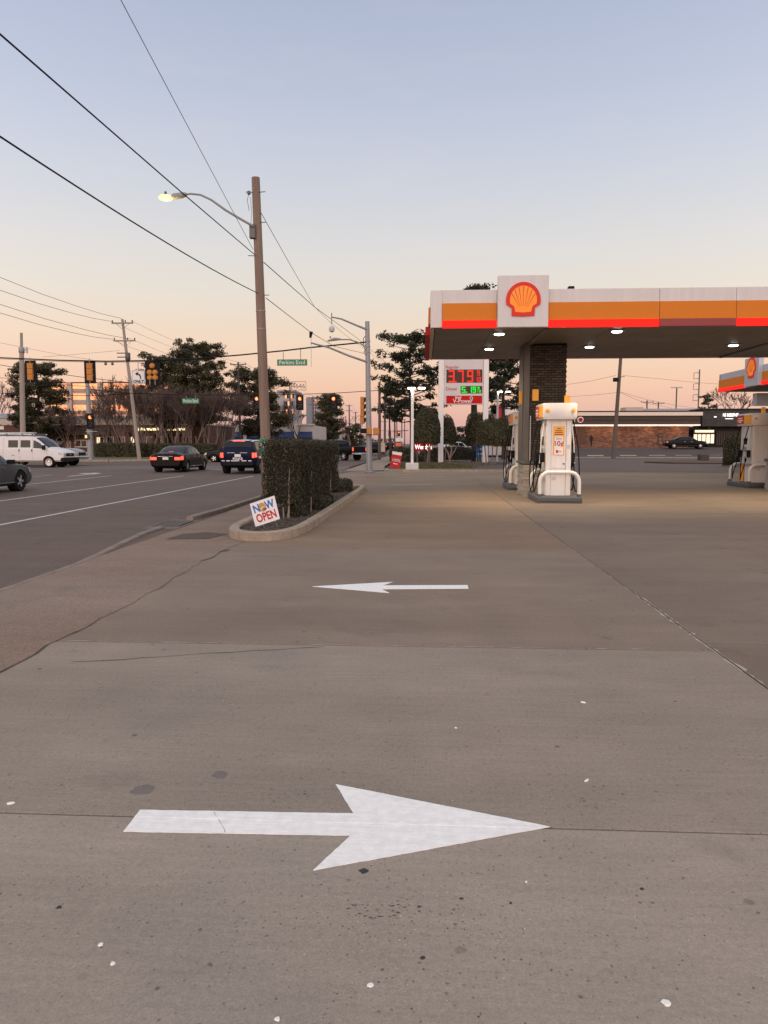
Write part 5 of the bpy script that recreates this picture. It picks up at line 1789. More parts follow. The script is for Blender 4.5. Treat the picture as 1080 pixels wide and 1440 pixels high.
def bare(name, label, base_, h, seed, trunks=1, spread=.5, depth=5, r=.12, barkmat=None, fat=.016):
    rnd = random.Random(seed)
    t = thing(name, label, 'tree', base_)
    tm, cm = MB(), MB()
    def grow(p, d, L, r_, lev):
        d = d.normalized()
        e = p + d * L
        mid = p.lerp(e, .5) + Vector((rnd.gauss(0, .04), rnd.gauss(0, .04), 0)) * L
        r2 = max(fat * .7, r_ * .62)
        (tm if lev < 2 else cm).tube([p, mid, e], [r_, (r_ + r2) / 2, r2], 6 if lev < 2 else 3, caps=False)
        if lev >= depth:
            return
        n = rnd.randint(2, 3) if lev < depth - 1 else rnd.randint(3, 4)
        for k in range(n):
            a = Vector((rnd.gauss(0, 1), rnd.gauss(0, 1), rnd.gauss(0, .6))).normalized()
            nd = d + a * spread * rnd.uniform(.6, 1.3) + Vector((0, 0, .12))
            grow(e if k < 2 else p.lerp(e, rnd.uniform(.5, .9)), nd, L * rnd.uniform(.62, .85), max(fat, r2 * rnd.uniform(.7, 1)), lev + 1)
    for k in range(trunks):
        a = 2 * PI * k / trunks + rnd.random()
        o = .25 if trunks > 1 else 0
        grow(Vector((o * math.cos(a), o * math.sin(a), -.1)), Vector((.28 * math.cos(a) * (trunks > 1), .28 * math.sin(a) * (trunks > 1), 1)), h * .30, r, 0)
    tm.build('trunk', barkmat or barkl, t, smooth=True, fix=False)
    cm.build('crown', twigm, t, fix=False)
    return t


# crepe myrtles before the strip mall: three built, the rest copied
protos = [bare('bare_tree', '', (0, 0, 0), 6.8, 200 + k, 5, .42, 6, .075, barkl, .014) for k in range(3)]
spots = [(140, 84, 5.6), (157, 88, 6.6), (176, 84, 8.4), (194, 87, 8.4), (208, 84, 8.1), (222, 86, 8.4), (238, 83, 7.7), (254, 86, 7.9), (268, 84, 7.4), (296, 86, 7.7), (318, 90, 7.9)]
where = ['behind the far left signal pole', 'between far signal pole and leaning pole', 'just left of the leaning pole', 'directly behind the leaning pole', 'below the hanging ONLY sign', 'below the doghouse signal', 'left of the second street sign', 'under the second street sign', 'behind the tallest pine trunks', 'above the parked white car', 'left of the wooden crossarm pole']
for k, ((px, Y, h), w) in enumerate(zip(spots, where)):
    o = protos[k] if k < 3 else copy_tree(protos[k % 3])
    o.location = base(px, Y)
    o.rotation_euler = (0, 0, k * 1.7)
    s = h / 6.8
    o.scale = (s * 1.05, s * 1.05, s)
    tag(o, 'bare multi-stem tree ' + w, 'tree', 'bare trees before the strip mall')
bare('bare_tree', 'bare dark tree below the middle red signal', base(419, 118), 8.0, 301, 1, .55, 6, .22, barkm, .03)
bare('bare_tree', 'bare tree with fan of twigs above the second canopy pump', base(1028, 110, 1.0), 9.0, 302, 1, .55, 6, .2, barkm, .03)
bare('bare_tree', 'bare rounded tree top beyond the pickup', base(492, 150), 7.0, 303, 1, .6, 6, .2, barkl, .035)
bare('bare_tree', 'bare tree at the left picture edge behind the strip mall', base(4, 104), 9.5, 304, 1, .55, 6, .2, barkl, .025)
bare('bare_tree', 'bare tree twigs over the brick shopfront left of the far signal', base(98, 90), 5.6, 305, 3, .5, 6, .08, barkl, .016)

# far wooded skyline
rnd = random.Random(77)
mb = MB()
for k in range(240):
    Y = rnd.uniform(330, 520)
    X = rnd.uniform(-330, 420)
    if -40 < X < -2 and Y < 480: continue
    h = rnd.uniform(4, 7.5)
    for q in range(5):
        clump(mb, (X + rnd.gauss(0, 4), Y, h * rnd.uniform(.3, .85)), rnd.uniform(2.5, 4.5), 22, 1.2, rnd, .7)
mb.build('treeline', pinel, fix=False, kind='stuff', label='dark distant treeline along the horizon')
# ------------------------------------------------------------------ buildings
def facade_brick(name, c1, c2, mort, sx=.20, sy=.067, bs=.3):
    m, nt, b = newmat(name)
    co = nt.nodes.new('ShaderNodeTexCoord').outputs['Object']
    s3 = nt.nodes.new('ShaderNodeSeparateXYZ')
    nt.links.new(co, s3.inputs[0])
    cb = nt.nodes.new('ShaderNodeCombineXYZ')
    nt.links.new(mth(nt, 'ADD', s3.outputs[0], s3.outputs[1]), cb.inputs[0])
    nt.links.new(s3.outputs[2], cb.inputs[1])
    bt = nt.nodes.new('ShaderNodeTexBrick')
    bt.inputs['Scale'].default_value = 1
    bt.inputs['Brick Width'].default_value = sx
    bt.inputs['Row Height'].default_value = sy
    bt.inputs['Mortar Size'].default_value = .008
    bt.inputs['Color1'].default_value = (*c1, 1)
    bt.inputs['Color2'].default_value = (*c2, 1)
    bt.inputs['Mortar'].default_value = (*mort, 1)
    nt.links.new(cb.outputs[0], bt.inputs['Vector'])
    v = node(nt, 'ShaderNodeVectorMath', operation='SCALE')
    nt.links.new(bt.outputs['Color'], v.inputs[0])
    n1 = noise(nt, cb.outputs[0], 1.6, 6)
    n2 = noise(nt, cb.outputs[0], 9, 3)
    nt.links.new(mrange(nt, mth(nt, 'ADD', n1, mth(nt, 'MULTIPLY', n2, .8)), .55, 1.25, .55, 1.5), v.inputs['Scale'])
    nt.links.new(v.outputs[0], b.inputs['Base Color'])
    b.inputs['Roughness'].default_value = .9
    bump(nt, b, bt.outputs['Fac'], bs, .01)
    return m


brick_red = facade_brick('red_brick', (.15, .060, .040), (.10, .040, .028), (.10, .08, .07))
brick_tan = facade_brick('clinker_brick', (.27, .115, .066), (.105, .043, .027), (.15, .10, .07), .42, .14)
cream = M('cream_stucco', (.46, .38, .30), .8, var=.10, vs=.6)
brownw = M('brown_fascia', (.055, .032, .022), .7, var=.15)
metalroof = M('standing_seam', (.30, .30, .31), .5, .2, var=.1)
whitestuc = M('white_stucco', (.44, .38, .34), .8, var=.10, vs=.4)
bluefab = M('blue_awning', (.008, .020, .08), .7, var=.1)
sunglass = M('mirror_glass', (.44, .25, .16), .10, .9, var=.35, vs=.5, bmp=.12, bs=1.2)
towerm = M('tower_concrete', (.34, .30, .29), .8, var=.08, vs=.1)
towerg = M('tower_grey', (.20, .20, .22), .8, var=.08, vs=.1)
litw = M('lit_window', (.6, .55, .4), .5, var=.3, vs=1.5, emit=(1.0, .82, .52), es=1.1)
littxt = M('lit_letters', (.7, .6, .4), .5, var=0, emit=(1.0, .78, .38), es=1.6)
litwhite = M('lit_white', (.7, .7, .7), .5, var=0, emit=(1.0, .93, .86), es=1.2)
litstrip = M('lit_strip', (.7, .6, .5), .5, var=0, emit=(1.0, .80, .66), es=.75)
darkopen = M('dark_opening', (.012, .010, .009), .8, var=.2)


def bl(t):
    """helper bound to a building: boxes given by photo columns/rows at the facade's distance"""
    o = Vector(t.location)
    def f(name, x0, x1, y0, y1, Y, d0, d1, m, parent=None, bev=0):
        a, b = at(x0, y1, Y), at(x1, y0, Y)
        return MB().box(a.x - o.x, b.x - o.x, Y - o.y - d0, Y - o.y + d1, a.z - o.z, b.z - o.z).build(name, m, parent or t, bev=bev)
    return f


# --- strip mall on the left
Y = 96.0
sm_ = thing('strip_mall', 'long low red brick strip mall across the road at left', 'building', (ax(60, Y), Y, 0))
f = bl(sm_)
x0, x1 = ax(-160, Y) - sm_.location.x, ax(292, Y) - sm_.location.x
MB().box(x0, x1, 0, 14, 0, az(597, Y)).build('wall', brick_red, sm_)
f('cornice', -160, 292, 588, 597, Y, .5, 1.0, cream)
f('gutter', -160, 292, 586.3, 588, Y, .62, .4, lgrey)
rf = MB()
za, zb_ = az(586.3, Y), az(579, Y)
xa, xb = ax(-160, Y) - sm_.location.x, ax(46, Y) - sm_.location.x
rf.add([(xa, -.4, za), (xb, -.4, za), (xb, 3.2, zb_), (xa, 3.2, zb_), (xa, 3.3, za), (xb, 3.3, za)], [(0, 1, 2, 3), (1, 5, 2), (0, 3, 4), (2, 5, 4, 3)])
rfo = rf.build('roof', metalroof, sm_)
for k in range(44):
    x = xa + (xb - xa) * (k + .5) / 44
    mbs = MB()
    mbs.add([(x - .03, -.41, za + .02), (x + .03, -.41, za + .02), (x + .03, 3.2, zb_ + .06), (x - .03, 3.2, zb_ + .06), (x - .03, -.41, za - .03), (x + .03, -.41, za - .03)], [(0, 1, 2, 3), (4, 5, 1, 0)])
    if x > ax(-10, Y) - sm_.location.x:
        mbs.build('seam', metalroof, rfo, fix=False)
MB().box(xb, x1, .6, 13, az(588, Y), az(583, Y)).build('parapet', cream, sm_)
aw = f('awning', 50, 156, 602.5, 612.5, Y, 1.4, 0, brownw, bev=.1)
f('shop_front', 0, 48, 608, 640, Y, .03, .02, darkopen)
f('shop_sign', 0, 5.5, 599, 604, Y, .06, -.01, white)
Mr = Matrix.Translation((ax(84.5, Y) - sm_.location.x, -.05, az(619.5, Y))) @ Matrix.Rotation(PI / 2, 4, 'X')
rsn = MB().lathe([(.46, 0), (.46, .08), (.42, .10)], 24, 0, Mr).build('round_sign', white, sm_, smooth=True)
MB().lathe([(.40, .10), (.40, .112), (.33, .112), (.33, .10)], 24, 0, Mr).build('sign_ring', mgrey, rsn)
f('sign_mark', 81.5, 87, 620, 622.5, Y, .17, -.15, mgrey, rsn)
pst = f('wall_poster', 94, 100, 620, 629.5, Y, .06, -.01, cream)
for a in ((95, 97.5, 621, 623), (97, 99, 624, 628)):
    f('poster_print', *a, Y, .065, -.06, mgrey, pst)
wn_ = f('window', 105.5, 122.5, 618.5, 629, Y, .08, -.01, white)
for a in ((106.5, 113.5), (115, 121.6)):
    f('pane', a[0], a[1], 619.5, 627.8, Y, .09, -.082, brick_red if a[0] < 110 else glass, wn_)
for x in (136, 150, 166, 184, 206, 226, 246, 266):
    w = f('window', x, x + 10, 614, 632, Y, .05, -.01, offwhite)
    f('pane', x + .9, x + 4.6, 615, 631, Y, .056, -.051, glass if x % 4 else litw, w)
    f('pane', x + 5.3, x + 9.1, 615, 631, Y, .056, -.051, glass, w)
sgn = f('sign_board', 190, 262, 600.5, 606.5, Y, .15, -.02, brownw)
rr = random.Random(6)
x = 195.0
while x < 259:
    w = rr.uniform(1.4, 3.0)
    if not 222 < x < 231:
        f('sign_letter', x, x + w, rr.uniform(601.2, 602.4), 605.4, Y, .2, -.155, littxt, sgn)
    x += w + .8
MB().lathe([(.3, 0), (.3, .1)], 14, 0, Matrix.Translation((ax(194.5, Y) - sm_.location.x, -.2, az(603, Y))) @ Matrix.Rotation(PI / 2, 4, 'X')).build('lit_globe', littxt, sgn)
for k, x in enumerate((165, 181, 199, 217, 235, 253, 271)):
    f('pillar', x, x + 2.2, 607, 640, Y, .5, 0, brick_red)

officew = M('office_panels', (.42, .31, .25), .8, var=.1, vs=.4)
# --- glass office block behind, catching the sunset
Y = 165.0
of = thing('office_block', 'glass office block reflecting orange sunset behind the strip mall', 'building', (ax(160, Y), Y, 0))
f = bl(of)
a, b = ax(68, Y) - of.location.x, ax(262, Y) - of.location.x
MB().box(a, b, 0, 22, 0, az(537, Y)).build('wall', officew, of)
MB().box(a - .3, b + .3, -.35, 22, az(537, Y), az(535.5, Y)).build('roof_edge', brownw, of)
rr = random.Random(12)
cols = [68, 99.5, 142.5, 186, 229, 262]
for r0, r1 in ((538, 547), (553.5, 562.5), (569.5, 578), (583.5, 590), (598, 604)):
    for c0, c1 in zip(cols, cols[1:]):
        n = 5
        for k in range(n):
            xa = c0 + 2.2 + (c1 - c0 - 4.4) * k / n
            xb = c0 + 2.2 + (c1 - c0 - 4.4) * (k + 1) / n
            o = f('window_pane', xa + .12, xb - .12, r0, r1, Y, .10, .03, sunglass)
for c in cols:
    f('pier', c - 1.6, c + 1.6, 537.5, 625, Y, .5, .1, officew)
for r in (550, 566, 581, 594):
    f('spandrel_line', 68, 262, r - .3, r + .3, Y, .1, 0, officew)

# --- white shops with blue awnings
Y = 122.0
ws_ = thing('shop_row', 'white shop row with dark blue awnings behind the police car', 'building', (ax(370, Y), Y, 0))
f = bl(ws_)
a, b = ax(262, Y) - ws_.location.x, ax(441, Y) - ws_.location.x
MB().box(a, b, 0, 16, 0, az(598, Y)).build('wall', whitestuc, ws_)
f('parapet_cap', 260, 442, 596, 598.4, Y, .3, 1, cream)
f('shop_front', 264, 440, 617, 640, Y, .04, -.01, darkopen)
for x0, x1 in ((264, 305), (309.5, 346), (349.5, 378), (383, 416), (420, 439)):
    aw = MB()
    A, B = at(x0, 607, Y), at(x1, 616.5, Y)
    ox = ws_.location.x
    aw.add([(A.x - ox, 0, A.z), (B.x - ox, 0, A.z), (B.x - ox, -1.5, B.z + .25), (A.x - ox, -1.5, B.z + .25), (A.x - ox, -1.5, B.z), (B.x - ox, -1.5, B.z), (A.x - ox, 0, B.z), (B.x - ox, 0, B.z)],
           [(0, 3, 2, 1), (3, 4, 5, 2), (4, 6, 7, 5), (0, 6, 4, 3), (1, 2, 5, 7)])
    aw.build('awning', bluefab, ws_)
for x in (307, 347.5, 380.5, 418):
    f('pillar', x - 1.6, x + 1.6, 598, 640, Y, 1.6, 0, whitestuc)

# --- far towers
Y = 330.0
t4 = thing('office_tower', 'distant flat-topped tower with 4646 number sign on roof', 'building', (ax(403, Y), Y, 0))
f = bl(t4)
f('wall', 384, 414.5, 551, 640, Y, 0, 18, towerm)
f('roof_slab', 390, 415.5, 548.8, 551, Y, 1.5, 18, towerm)
f('wall', 400, 414, 563.5, 640, Y, 2.5, 0, towerg)
for r in range(5):
    for k in range(5):
        f('window', 401 + k * 2.6, 403 + k * 2.6, 554 + r * 11 - (0 if r == 0 else 0), 560 + r * 11, Y, 2.6 if r > 0 else .1, -.05 if r == 0 else -2.52, darkopen if (r + k) % 3 else sunglass)
text('4646', 3.0, M('faded_sign', (.22, .15, .13), .8), t4, (ax(421, Y) - t4.location.x, -.5, az(542.8, Y)), ext=.1, sx=1.0)
MB().tube([(ax(411, Y) - t4.location.x, 0, az(549, Y)), (ax(411, Y) - t4.location.x, 0, az(536, Y))], .16, 5).build('sign_mast', dgrey, t4)
for x in (411, 431):
    MB().tube([(ax(x, Y) - t4.location.x, 0, az(548.5, Y)), (ax(x, Y) - t4.location.x, 0, az(536, Y))], .10, 5).build('sign_frame', dgrey, t4)
for y in (536, 548):
    MB().tube([(ax(411, Y) - t4.location.x, 0, az(y, Y)), (ax(431, Y) - t4.location.x, 0, az(y, Y))], .10, 5).build('sign_frame', dgrey, t4)
Y = 380.0
t5 = thing('apartment_tower', 'distant apartment tower with grid of windows, half orange', 'building', (ax(446, Y), Y, 0))
f = bl(t5)
f('wall', 438, 470, 560, 640, Y, 0, 14, towerm)
f('stair_core', 431.5, 438.5, 559, 640, Y, .8, 12, towerg)
f('roof_cap', 437.5, 470.5, 558.6, 560, Y, .6, 14, towerm)
for r in range(11):
    for k in range(9):
        f('window', 439.6 + k * 3.3, 441.6 + k * 3.3, 562 + r * 5.2, 565 + r * 5.2, Y, .1, -.05, sunglass if (r * 7 + k * 3) % 4 else darkopen)
Y = 170.0
hs_ = thing('small_house', 'small house with peach wall and orange gable roof far off', 'building', (ax(454, Y), Y, 0))
f = bl(hs_)
f('wall', 443, 466, 612, 640, Y, 0, 8, M('peach_wall', (.45, .27, .18), .8))
A, B, C_ = at(441, 612, Y), at(468, 612, Y), at(453, 604, Y)
ox = hs_.location.x
MB().prism([(A.x - ox, A.z), (B.x - ox, B.z), (C_.x - ox, C_.z)], -.4, 8, 'xz').build('roof', M('rust_roof', (.20, .075, .04), .8), hs_)
w = f('window', 449.5, 455, 615, 621, Y, .06, -.01, white); f('pane', 450.2, 454.3, 615.6, 620.4, Y, .07, -.061, glass, w)
wb = thing('white_shed', 'small white building right of the orange-roofed house', 'building', (ax(471, 160), 160, 0))
f = bl(wb)
f('wall', 465, 476, 607, 640, 160, 0, 8, whitestuc)
for y in (616, 620):
    f('window', 469, 475, y, y + 2, 160, .08, -.02, darkopen)

# --- brick building to the right of the pumps
Y = 103.0
br = thing('brick_building', 'long low brick building with brown and cream fascia bands at right', 'building', (ax(860, Y), Y, 1.0))
f = bl(br)
a, b = ax(742, Y) - br.location.x, ax(985, Y) - br.location.x
MB().box(a, ax(968, Y) - br.location.x, 0, 16, -.6, az(600, Y) - 1).build('wall', brick_tan, br)
f('soffit_strip', 742, 979, 597.2, 599.2, Y, 1.6, 0, litstrip)
f('fascia_board', 742, 979, 591.5, 597.1, Y, 1.5, 1, brownw)
f('fascia_board', 742, 979, 585.6, 591.3, Y, 1.45, 1, brownw)
f('cream_band', 742, 982, 580, 585.4, Y, 1.7, 1, M('cream_board_lit_tone', (.72, .58, .46), .7, var=.05))  # light falling on the cream band is put into its brighter colour
f('roof_edge', 742, 985, 578, 579.9, Y, 1.2, 14, darkopen)
f('roof_unit', 880, 905, 572.5, 578, Y + 4, 0, 3, cream)
f('roof_unit', 905, 985, 574.5, 578, Y + 6, 0, 3, metalroof)
d_ = f('door', 812, 823.5, 601, 625, Y, .05, -.01, M('brown_door', (.10, .045, .022), .6))
f('door_recess', 800, 808, 601, 627, Y, .03, 0, darkopen)
f('pilaster', 808, 811.5, 600, 632, Y, .12, 0, brick_tan)
f('bench_frame', 924.5, 932, 609, 626, Y, .10, -.01, brownw)
for k in range(3):
    f('frame_gap', 926, 931, 611 + k * 5, 614.5 + k * 5, Y, .11, -.101, brick_tan)
Mr = Matrix.Translation((ax(812, Y) - br.location.x, -1.55, az(591.3, Y) - 1)) @ Matrix.Rotation(PI / 2, 4, 'X')
rs_ = MB().lathe([(.42, 0), (.42, .12), (.38, .16)], 20, 0, Mr).build('round_sign', white, br, smooth=True)
MB().lathe([(.30, .16), (.30, .18), (.1, .18), (.1, .16)], 16, 0, Mr).build('sign_mark', red, rs_)
text('S', .75, white, br, (ax(803.5, Y) - br.location.x, -1.56, az(592, Y) - 1), ext=.03)
for x in (837, 858, 910, 950):
    L = bpy.data.lights.new('soffit_lamp', 'POINT')
    L.energy = 14; L.color = (1, .72, .42); L.shadow_soft_size = .1
    lo = bpy.data.objects.new('soffit_lamp', L); COL.objects.link(lo)
    lo.parent = br
    lo.location = (ax(x, Y) - br.location.x, -.7, az(600.5, Y) - 1.15)
    MB().lathe([(.07, 0), (.09, .06)], 10, 0, Matrix.Translation((lo.location.x, -.7, az(599.2, Y) - 1.06))).build('lamp', litw, br)

# dark building with white letters
Y = 106.0
dk = thing('dark_shop', 'dark shingled shop with small white lettering at far right', 'building', (ax(1010, Y), Y, 1.0))
f = bl(dk)
f('wall', 968, 1080, 600, 634, Y, 0, 12, darkopen)
shing = facade_brick('dark_shingles', (.060, .052, .047), (.04, .035, .032), (.02, .018, .016), .5, .16)
f('mansard', 982, 1100, 577, 600, Y, 1.4, 2, shing)
f('roof_edge', 980, 1100, 575, 576.9, Y, 1.6, 12, darkopen)
text('NS MEMPHIS', .62, litwhite, dk, (ax(1020, Y) - dk.location.x, -1.46, az(585.3, Y) - 1), ext=.02, bold=.015, sx=.62)
f('small_letters', 1014, 1025, 588.8, 589.8, Y, 1.43, -1.41, litwhite)
f('logo_mark', 998.5, 1002, 586, 587.4, Y, 1.46, -1.41, litwhite)
fr_ = f('bay_window', 971, 1001, 604.5, 624, Y, 1.0, 0, brownw)
f('bay_head', 973.5, 1000, 605, 608.3, Y, 1.03, -1.01, litw, fr_)
for k in range(5):
    f('pane', 971.6 + k * 5.9, 976.6 + k * 5.9, 611, 623.3, Y, 1.03, -1.01, litw, fr_)
for k in range(12):
    f('fence_board', 1006 + k * 3.2, 1008.9 + k * 3.2, 606.5, 626, Y, .3, -.22, brownw)
f('chimney', 994, 998, 597, 604, Y, .4, 0, brick_red)

# red and white restaurant behind the clipped trees
Y = 92.0
rb_ = thing('fast_food_building', 'red and white roadside restaurant behind the trimmed trees', 'building', (ax(712, Y), Y, 0))
f = bl(rb_)
f('wall', 683, 760, 578, 640, Y, 0, 12, whitestuc)
f('white_band', 683, 760, 576, 584, Y, .25, 0, white)
f('red_panel', 704, 708.5, 570, 592, Y, .4, 0, red)
f('red_tower', 699, 709, 569, 592, Y, .6, 3, red)
MB().lathe([(.5, 0), (.5, .1), (.3, .1), (.3, 0)], 16, 0, Matrix.Translation((ax(694.5, Y) - rb_.location.x, -.5, az(577.5, Y))) @ Matrix.Rotation(PI / 2, 4, 'X')).build('round_logo', black, rb_)
f('blue_panel', 667, 688, 624, 650, 70, .1, 0, blue) if False else None

# lit red roadside sign half hidden by a clipped tree
wsg = thing('roadside_sign', 'lit red sign with white lettering low behind the lamp post', 'sign', (ax(596, 57), 57, .05))
a, b = at(583, 634, 57), at(608, 622.5, 57)
o = Vector(wsg.location)
MB().box(a.x - o.x, b.x - o.x, 0, .25, a.z - o.z, b.z - o.z).build('panel', signred, wsg, bev=.02)
text("Wendy's", .46, litwhite, wsg, ((a.x + b.x) / 2 - o.x, -.01, (a.z + b.z) / 2 - o.z - .03), bold=.012, sx=.8)
for x in (a.x + .2, b.x - .2):
    MB().box(x - o.x - .05, x - o.x + .05, .08, .16, 0, a.z - o.z).build('post', dgrey, wsg)
bb = thing('display_stand', 'blue banner stand behind the right price sign post', 'banner', (ax(679, 63), 63, .05))
MB().box(-.55, .5, -.03, .03, .35, 1.65).build('panel', blue, bb)
for x in (-.5, .45):
    MB().cyl((x, 0, 0), (x, 0, 1.7), .025, n=6).build('post', lgrey, bb)
for z in (.6, 1.0, 1.35):
    MB().box(-.4, .35, -.035, -.031, z, z + .08).build('print', white, bb)

# mast, lamp and poles on the right skyline
ms = thing('radio_mast', 'thin radio mast with square loop antennas on the right skyline', 'mast', (ax(980, 120), 120, 1.0))
z0, z1 = 0, az(522, 120) - 1
MB().tube([(0, 0, 0), (0, 0, z1)], .10, 6).build('pole', dgrey, ms)
for y in (530, 545, 560):
    z = az(y, 120) - 1
    MB().tube([(0, 0, z - .45), (-.85, 0, z - .55), (-.85, 0, z + .35), (-.3, 0, z + .45), (0, 0, z + .25)], .05, 5).build('loop_antenna', dgrey, ms)
lm = thing('lot_lamp_post', 'tall dark post with two-armed lamp head on right skyline', 'lamp post', (ax(949, 125), 125, 1.0))
z1 = az(547, 125) - 1
MB().tube([(0, 0, 0), (0, 0, z1)], .11, 6).build('post', dgrey, lm)
MB().box(-.9, .9, -.2, .2, z1, z1 + .14).build('lamp_head', lgrey, lm)
for px, py, Yp, lab in ((910, 563, 150, 'small far utility pole above the brick building roof'), (926, 565, 160, 'second small far utility pole above the brick building roof'), (1008, 567, 150, 'small far utility pole above the dark shop')):
    top = at(px, py, Yp)
    utility('wooden_pole', lab, (top.x, Yp, 0), top, ((0, 2.4),), .2, woodd, False)

# traffic and street clutter down the road
for k, (px, y, Yp, w, h, m, lab) in enumerate(((558.4, 618.5, 120, .8, .6, white, 'white roadside board beside the far poles'), (564, 618.5, 122, .8, .6, white, 'second white roadside board beside the far poles'), (560.5, 625, 118, .9, .5, M('glowing_orange_board', (.65, .10, .03), .5, emit=(1, .1, .03), es=.15), 'orange roadwork sign near the far poles'), (537.5, 629, 82, .6, 1.0, cream, 'small cream box fixed to a far pole'))):  # the orange roadwork board is no lamp; a faint glow is put into it
    p = at(px, y, Yp)
    t = thing('roadside_sign', lab, 'sign', (p.x, Yp, 0))
    MB().box(-w / 2, w / 2, -.04, .04, p.z - h / 2, p.z + h / 2).build('board', m, t)
    MB().box(-.05, .05, .041, .12, 0, p.z).build('post', dgrey, t)
for k, px in enumerate((548, 561)):
    p = at(px, 607, 190)
    signal('traffic_signal', ('left' if k == 0 else 'right') + ' one of two tiny far red signals beyond the far poles', p, 0, lit=True, body=bpy.data.materials['signal_dark'], group='far red signals')
wire('faint far span wire above the distant traffic', [at(500, 604, 191), at(548, 606, 191), at(575, 605, 191)], .04)
# ------------------------------------------------------------------ vehicles
def paint(name, col, metal=.0, rough=.28):
    return M(name, col, rough, metal, var=.03, coat=.04, spec=.11)
tailon = M('tail_light_on', (.5, .02, .015), .3, var=0, emit=(1.0, .10, .05), es=1.7)
tailoff = M('tail_light', (.25, .012, .012), .25, var=.05, coat=1)
headm = M('head_light', (.45, .44, .42), .35, .0, var=.2, vs=8, spec=.3)
headon = M('head_light_on', (.8, .8, .7), .2, var=0, emit=(1, .92, .8), es=6)
ambr = M('amber_marker', (.7, .25, .03), .3, var=.05)
alloy = M('alloy_rim', (.50, .50, .51), .3, .8, var=.05)
platem = M('licence_plate', (.62, .62, .60), .5, var=.12, vs=20)
cglass = M('car_glass', (.008, .009, .011), .06, var=.05, spec=.3)


def pchip(xs, ys):
    xs, ys = np.array(xs, float), np.array(ys, float)
    h = np.diff(xs)
    d = np.diff(ys) / h
    m = np.zeros(len(xs))
    for i in range(1, len(xs) - 1):
        if d[i - 1] * d[i] > 0:
            w1, w2 = 2 * h[i] + h[i - 1], h[i] + 2 * h[i - 1]
            m[i] = (w1 + w2) / (w1 / d[i - 1] + w2 / d[i])
    m[0], m[-1] = d[0], d[-1]
    def f(x):
        i = int(min(max(np.searchsorted(xs, x) - 1, 0), len(xs) - 2))
        t = (x - xs[i]) / h[i]
        return ((2 * t ** 3 - 3 * t * t + 1) * ys[i] + (t ** 3 - 2 * t * t + t) * h[i] * m[i] + (-2 * t ** 3 + 3 * t * t) * ys[i + 1] + (t ** 3 - t * t) * h[i] * m[i + 1])
    return f


class Shell:
    """car body as sections along its length: u = 0 rear bumper .. 1 nose"""
    def __init__(s, L, rows):
        s.L = L
        us = [r[0] for r in rows]
        s.fn = [pchip(us, [r[k] for r in rows]) for k in range(1, 8)]

    def sec(s, u):
        zb, zs, zt, wl_, wm, ws, wt = [f(u) for f in s.fn]
        ze = max(zs + .03, zt - .075)
        zr = max(ze + .004, zt - .014)
        return [(0, zb), (wl_ * .85, zb), (wl_, zb + .10), (wm, zb + (zs - zb) * .52), (ws, zs), (ws - .035, zs + .018), (wt, ze), (wt * .78, zr), (0, max(zr + .002, zt))]

    def S(s, u, t, side=1):
        p = s.sec(min(max(u, 0), 1))
        i = int(min(t, 7.999))
        k = t - i
        y = p[i][0] * (1 - k) + p[i + 1][0] * k
        z = p[i][1] * (1 - k) + p[i + 1][1] * k
        return Vector(((u - .5) * s.L, side * y, z))

    def N(s, u, t, side=1):
        e = .004
        a = s.S(min(u + e, 1), t, side) - s.S(max(u - e, 0), t, side)
        b = s.S(u, min(t + .05, 8), side) - s.S(u, max(t - .05, 0), side)
        n = b.cross(a) * side
        return n.normalized() if n.length > 1e-9 else Vector((0, 0, 1))

    def body(s):
        mb = MB()
        us = sorted(set([0, .008, .02, .035, .05, .07] + [i / 44 for i in range(4, 42)] + [.935, .955, .97, .98, .99, 1.0]))
        n = 16
        for u in us:
            p = s.sec(u)
            x = (u - .5) * s.L
            mb.v += [(x, y, z) for y, z in p] + [(x, -y, z) for y, z in p[1:8][::-1]]
        for i in range(len(us) - 1):
            for k in range(n):
                k2 = (k + 1) % n
                mb.f.append((i * n + k, i * n + k2, (i + 1) * n + k2, (i + 1) * n + k))
        mb.f += [tuple(range(n))[::-1], tuple((len(us) - 1) * n + k for k in range(n))]
        mb.m = [0] * len(mb.f)
        return mb

    def patch(s, side, b0, b1, t0, t1, c0, c1, off=.006, nu=6, nv=3):
        """panel between u b0..b1 along t0 and u c0..c1 along t1"""
        mb = MB()
        def P(a, b):
            u = (b0 + (b1 - b0) * a) * (1 - b) + (c0 + (c1 - c0) * a) * b
            t = t0 + (t1 - t0) * b
            return s.S(u, t, side) + s.N(u, t, side) * off
        return mb.grid(P, nu, nv)

    def band(s, u0, u1, tin, off=.006, nu=4, curve=0.0):
        """panel across the car over its top, edge to edge, between two stations"""
        mb = MB()
        def P(a, b):
            v = -1 + 2 * b
            side = 1 if v >= 0 else -1
            t = 8 - abs(v) * (8 - tin)
            u = u0 + (u1 - u0) * a + curve * (1 - v * v)
            return s.S(u, t, side) + s.N(u, t, side) * off
        return mb.grid(P, nu, 10)


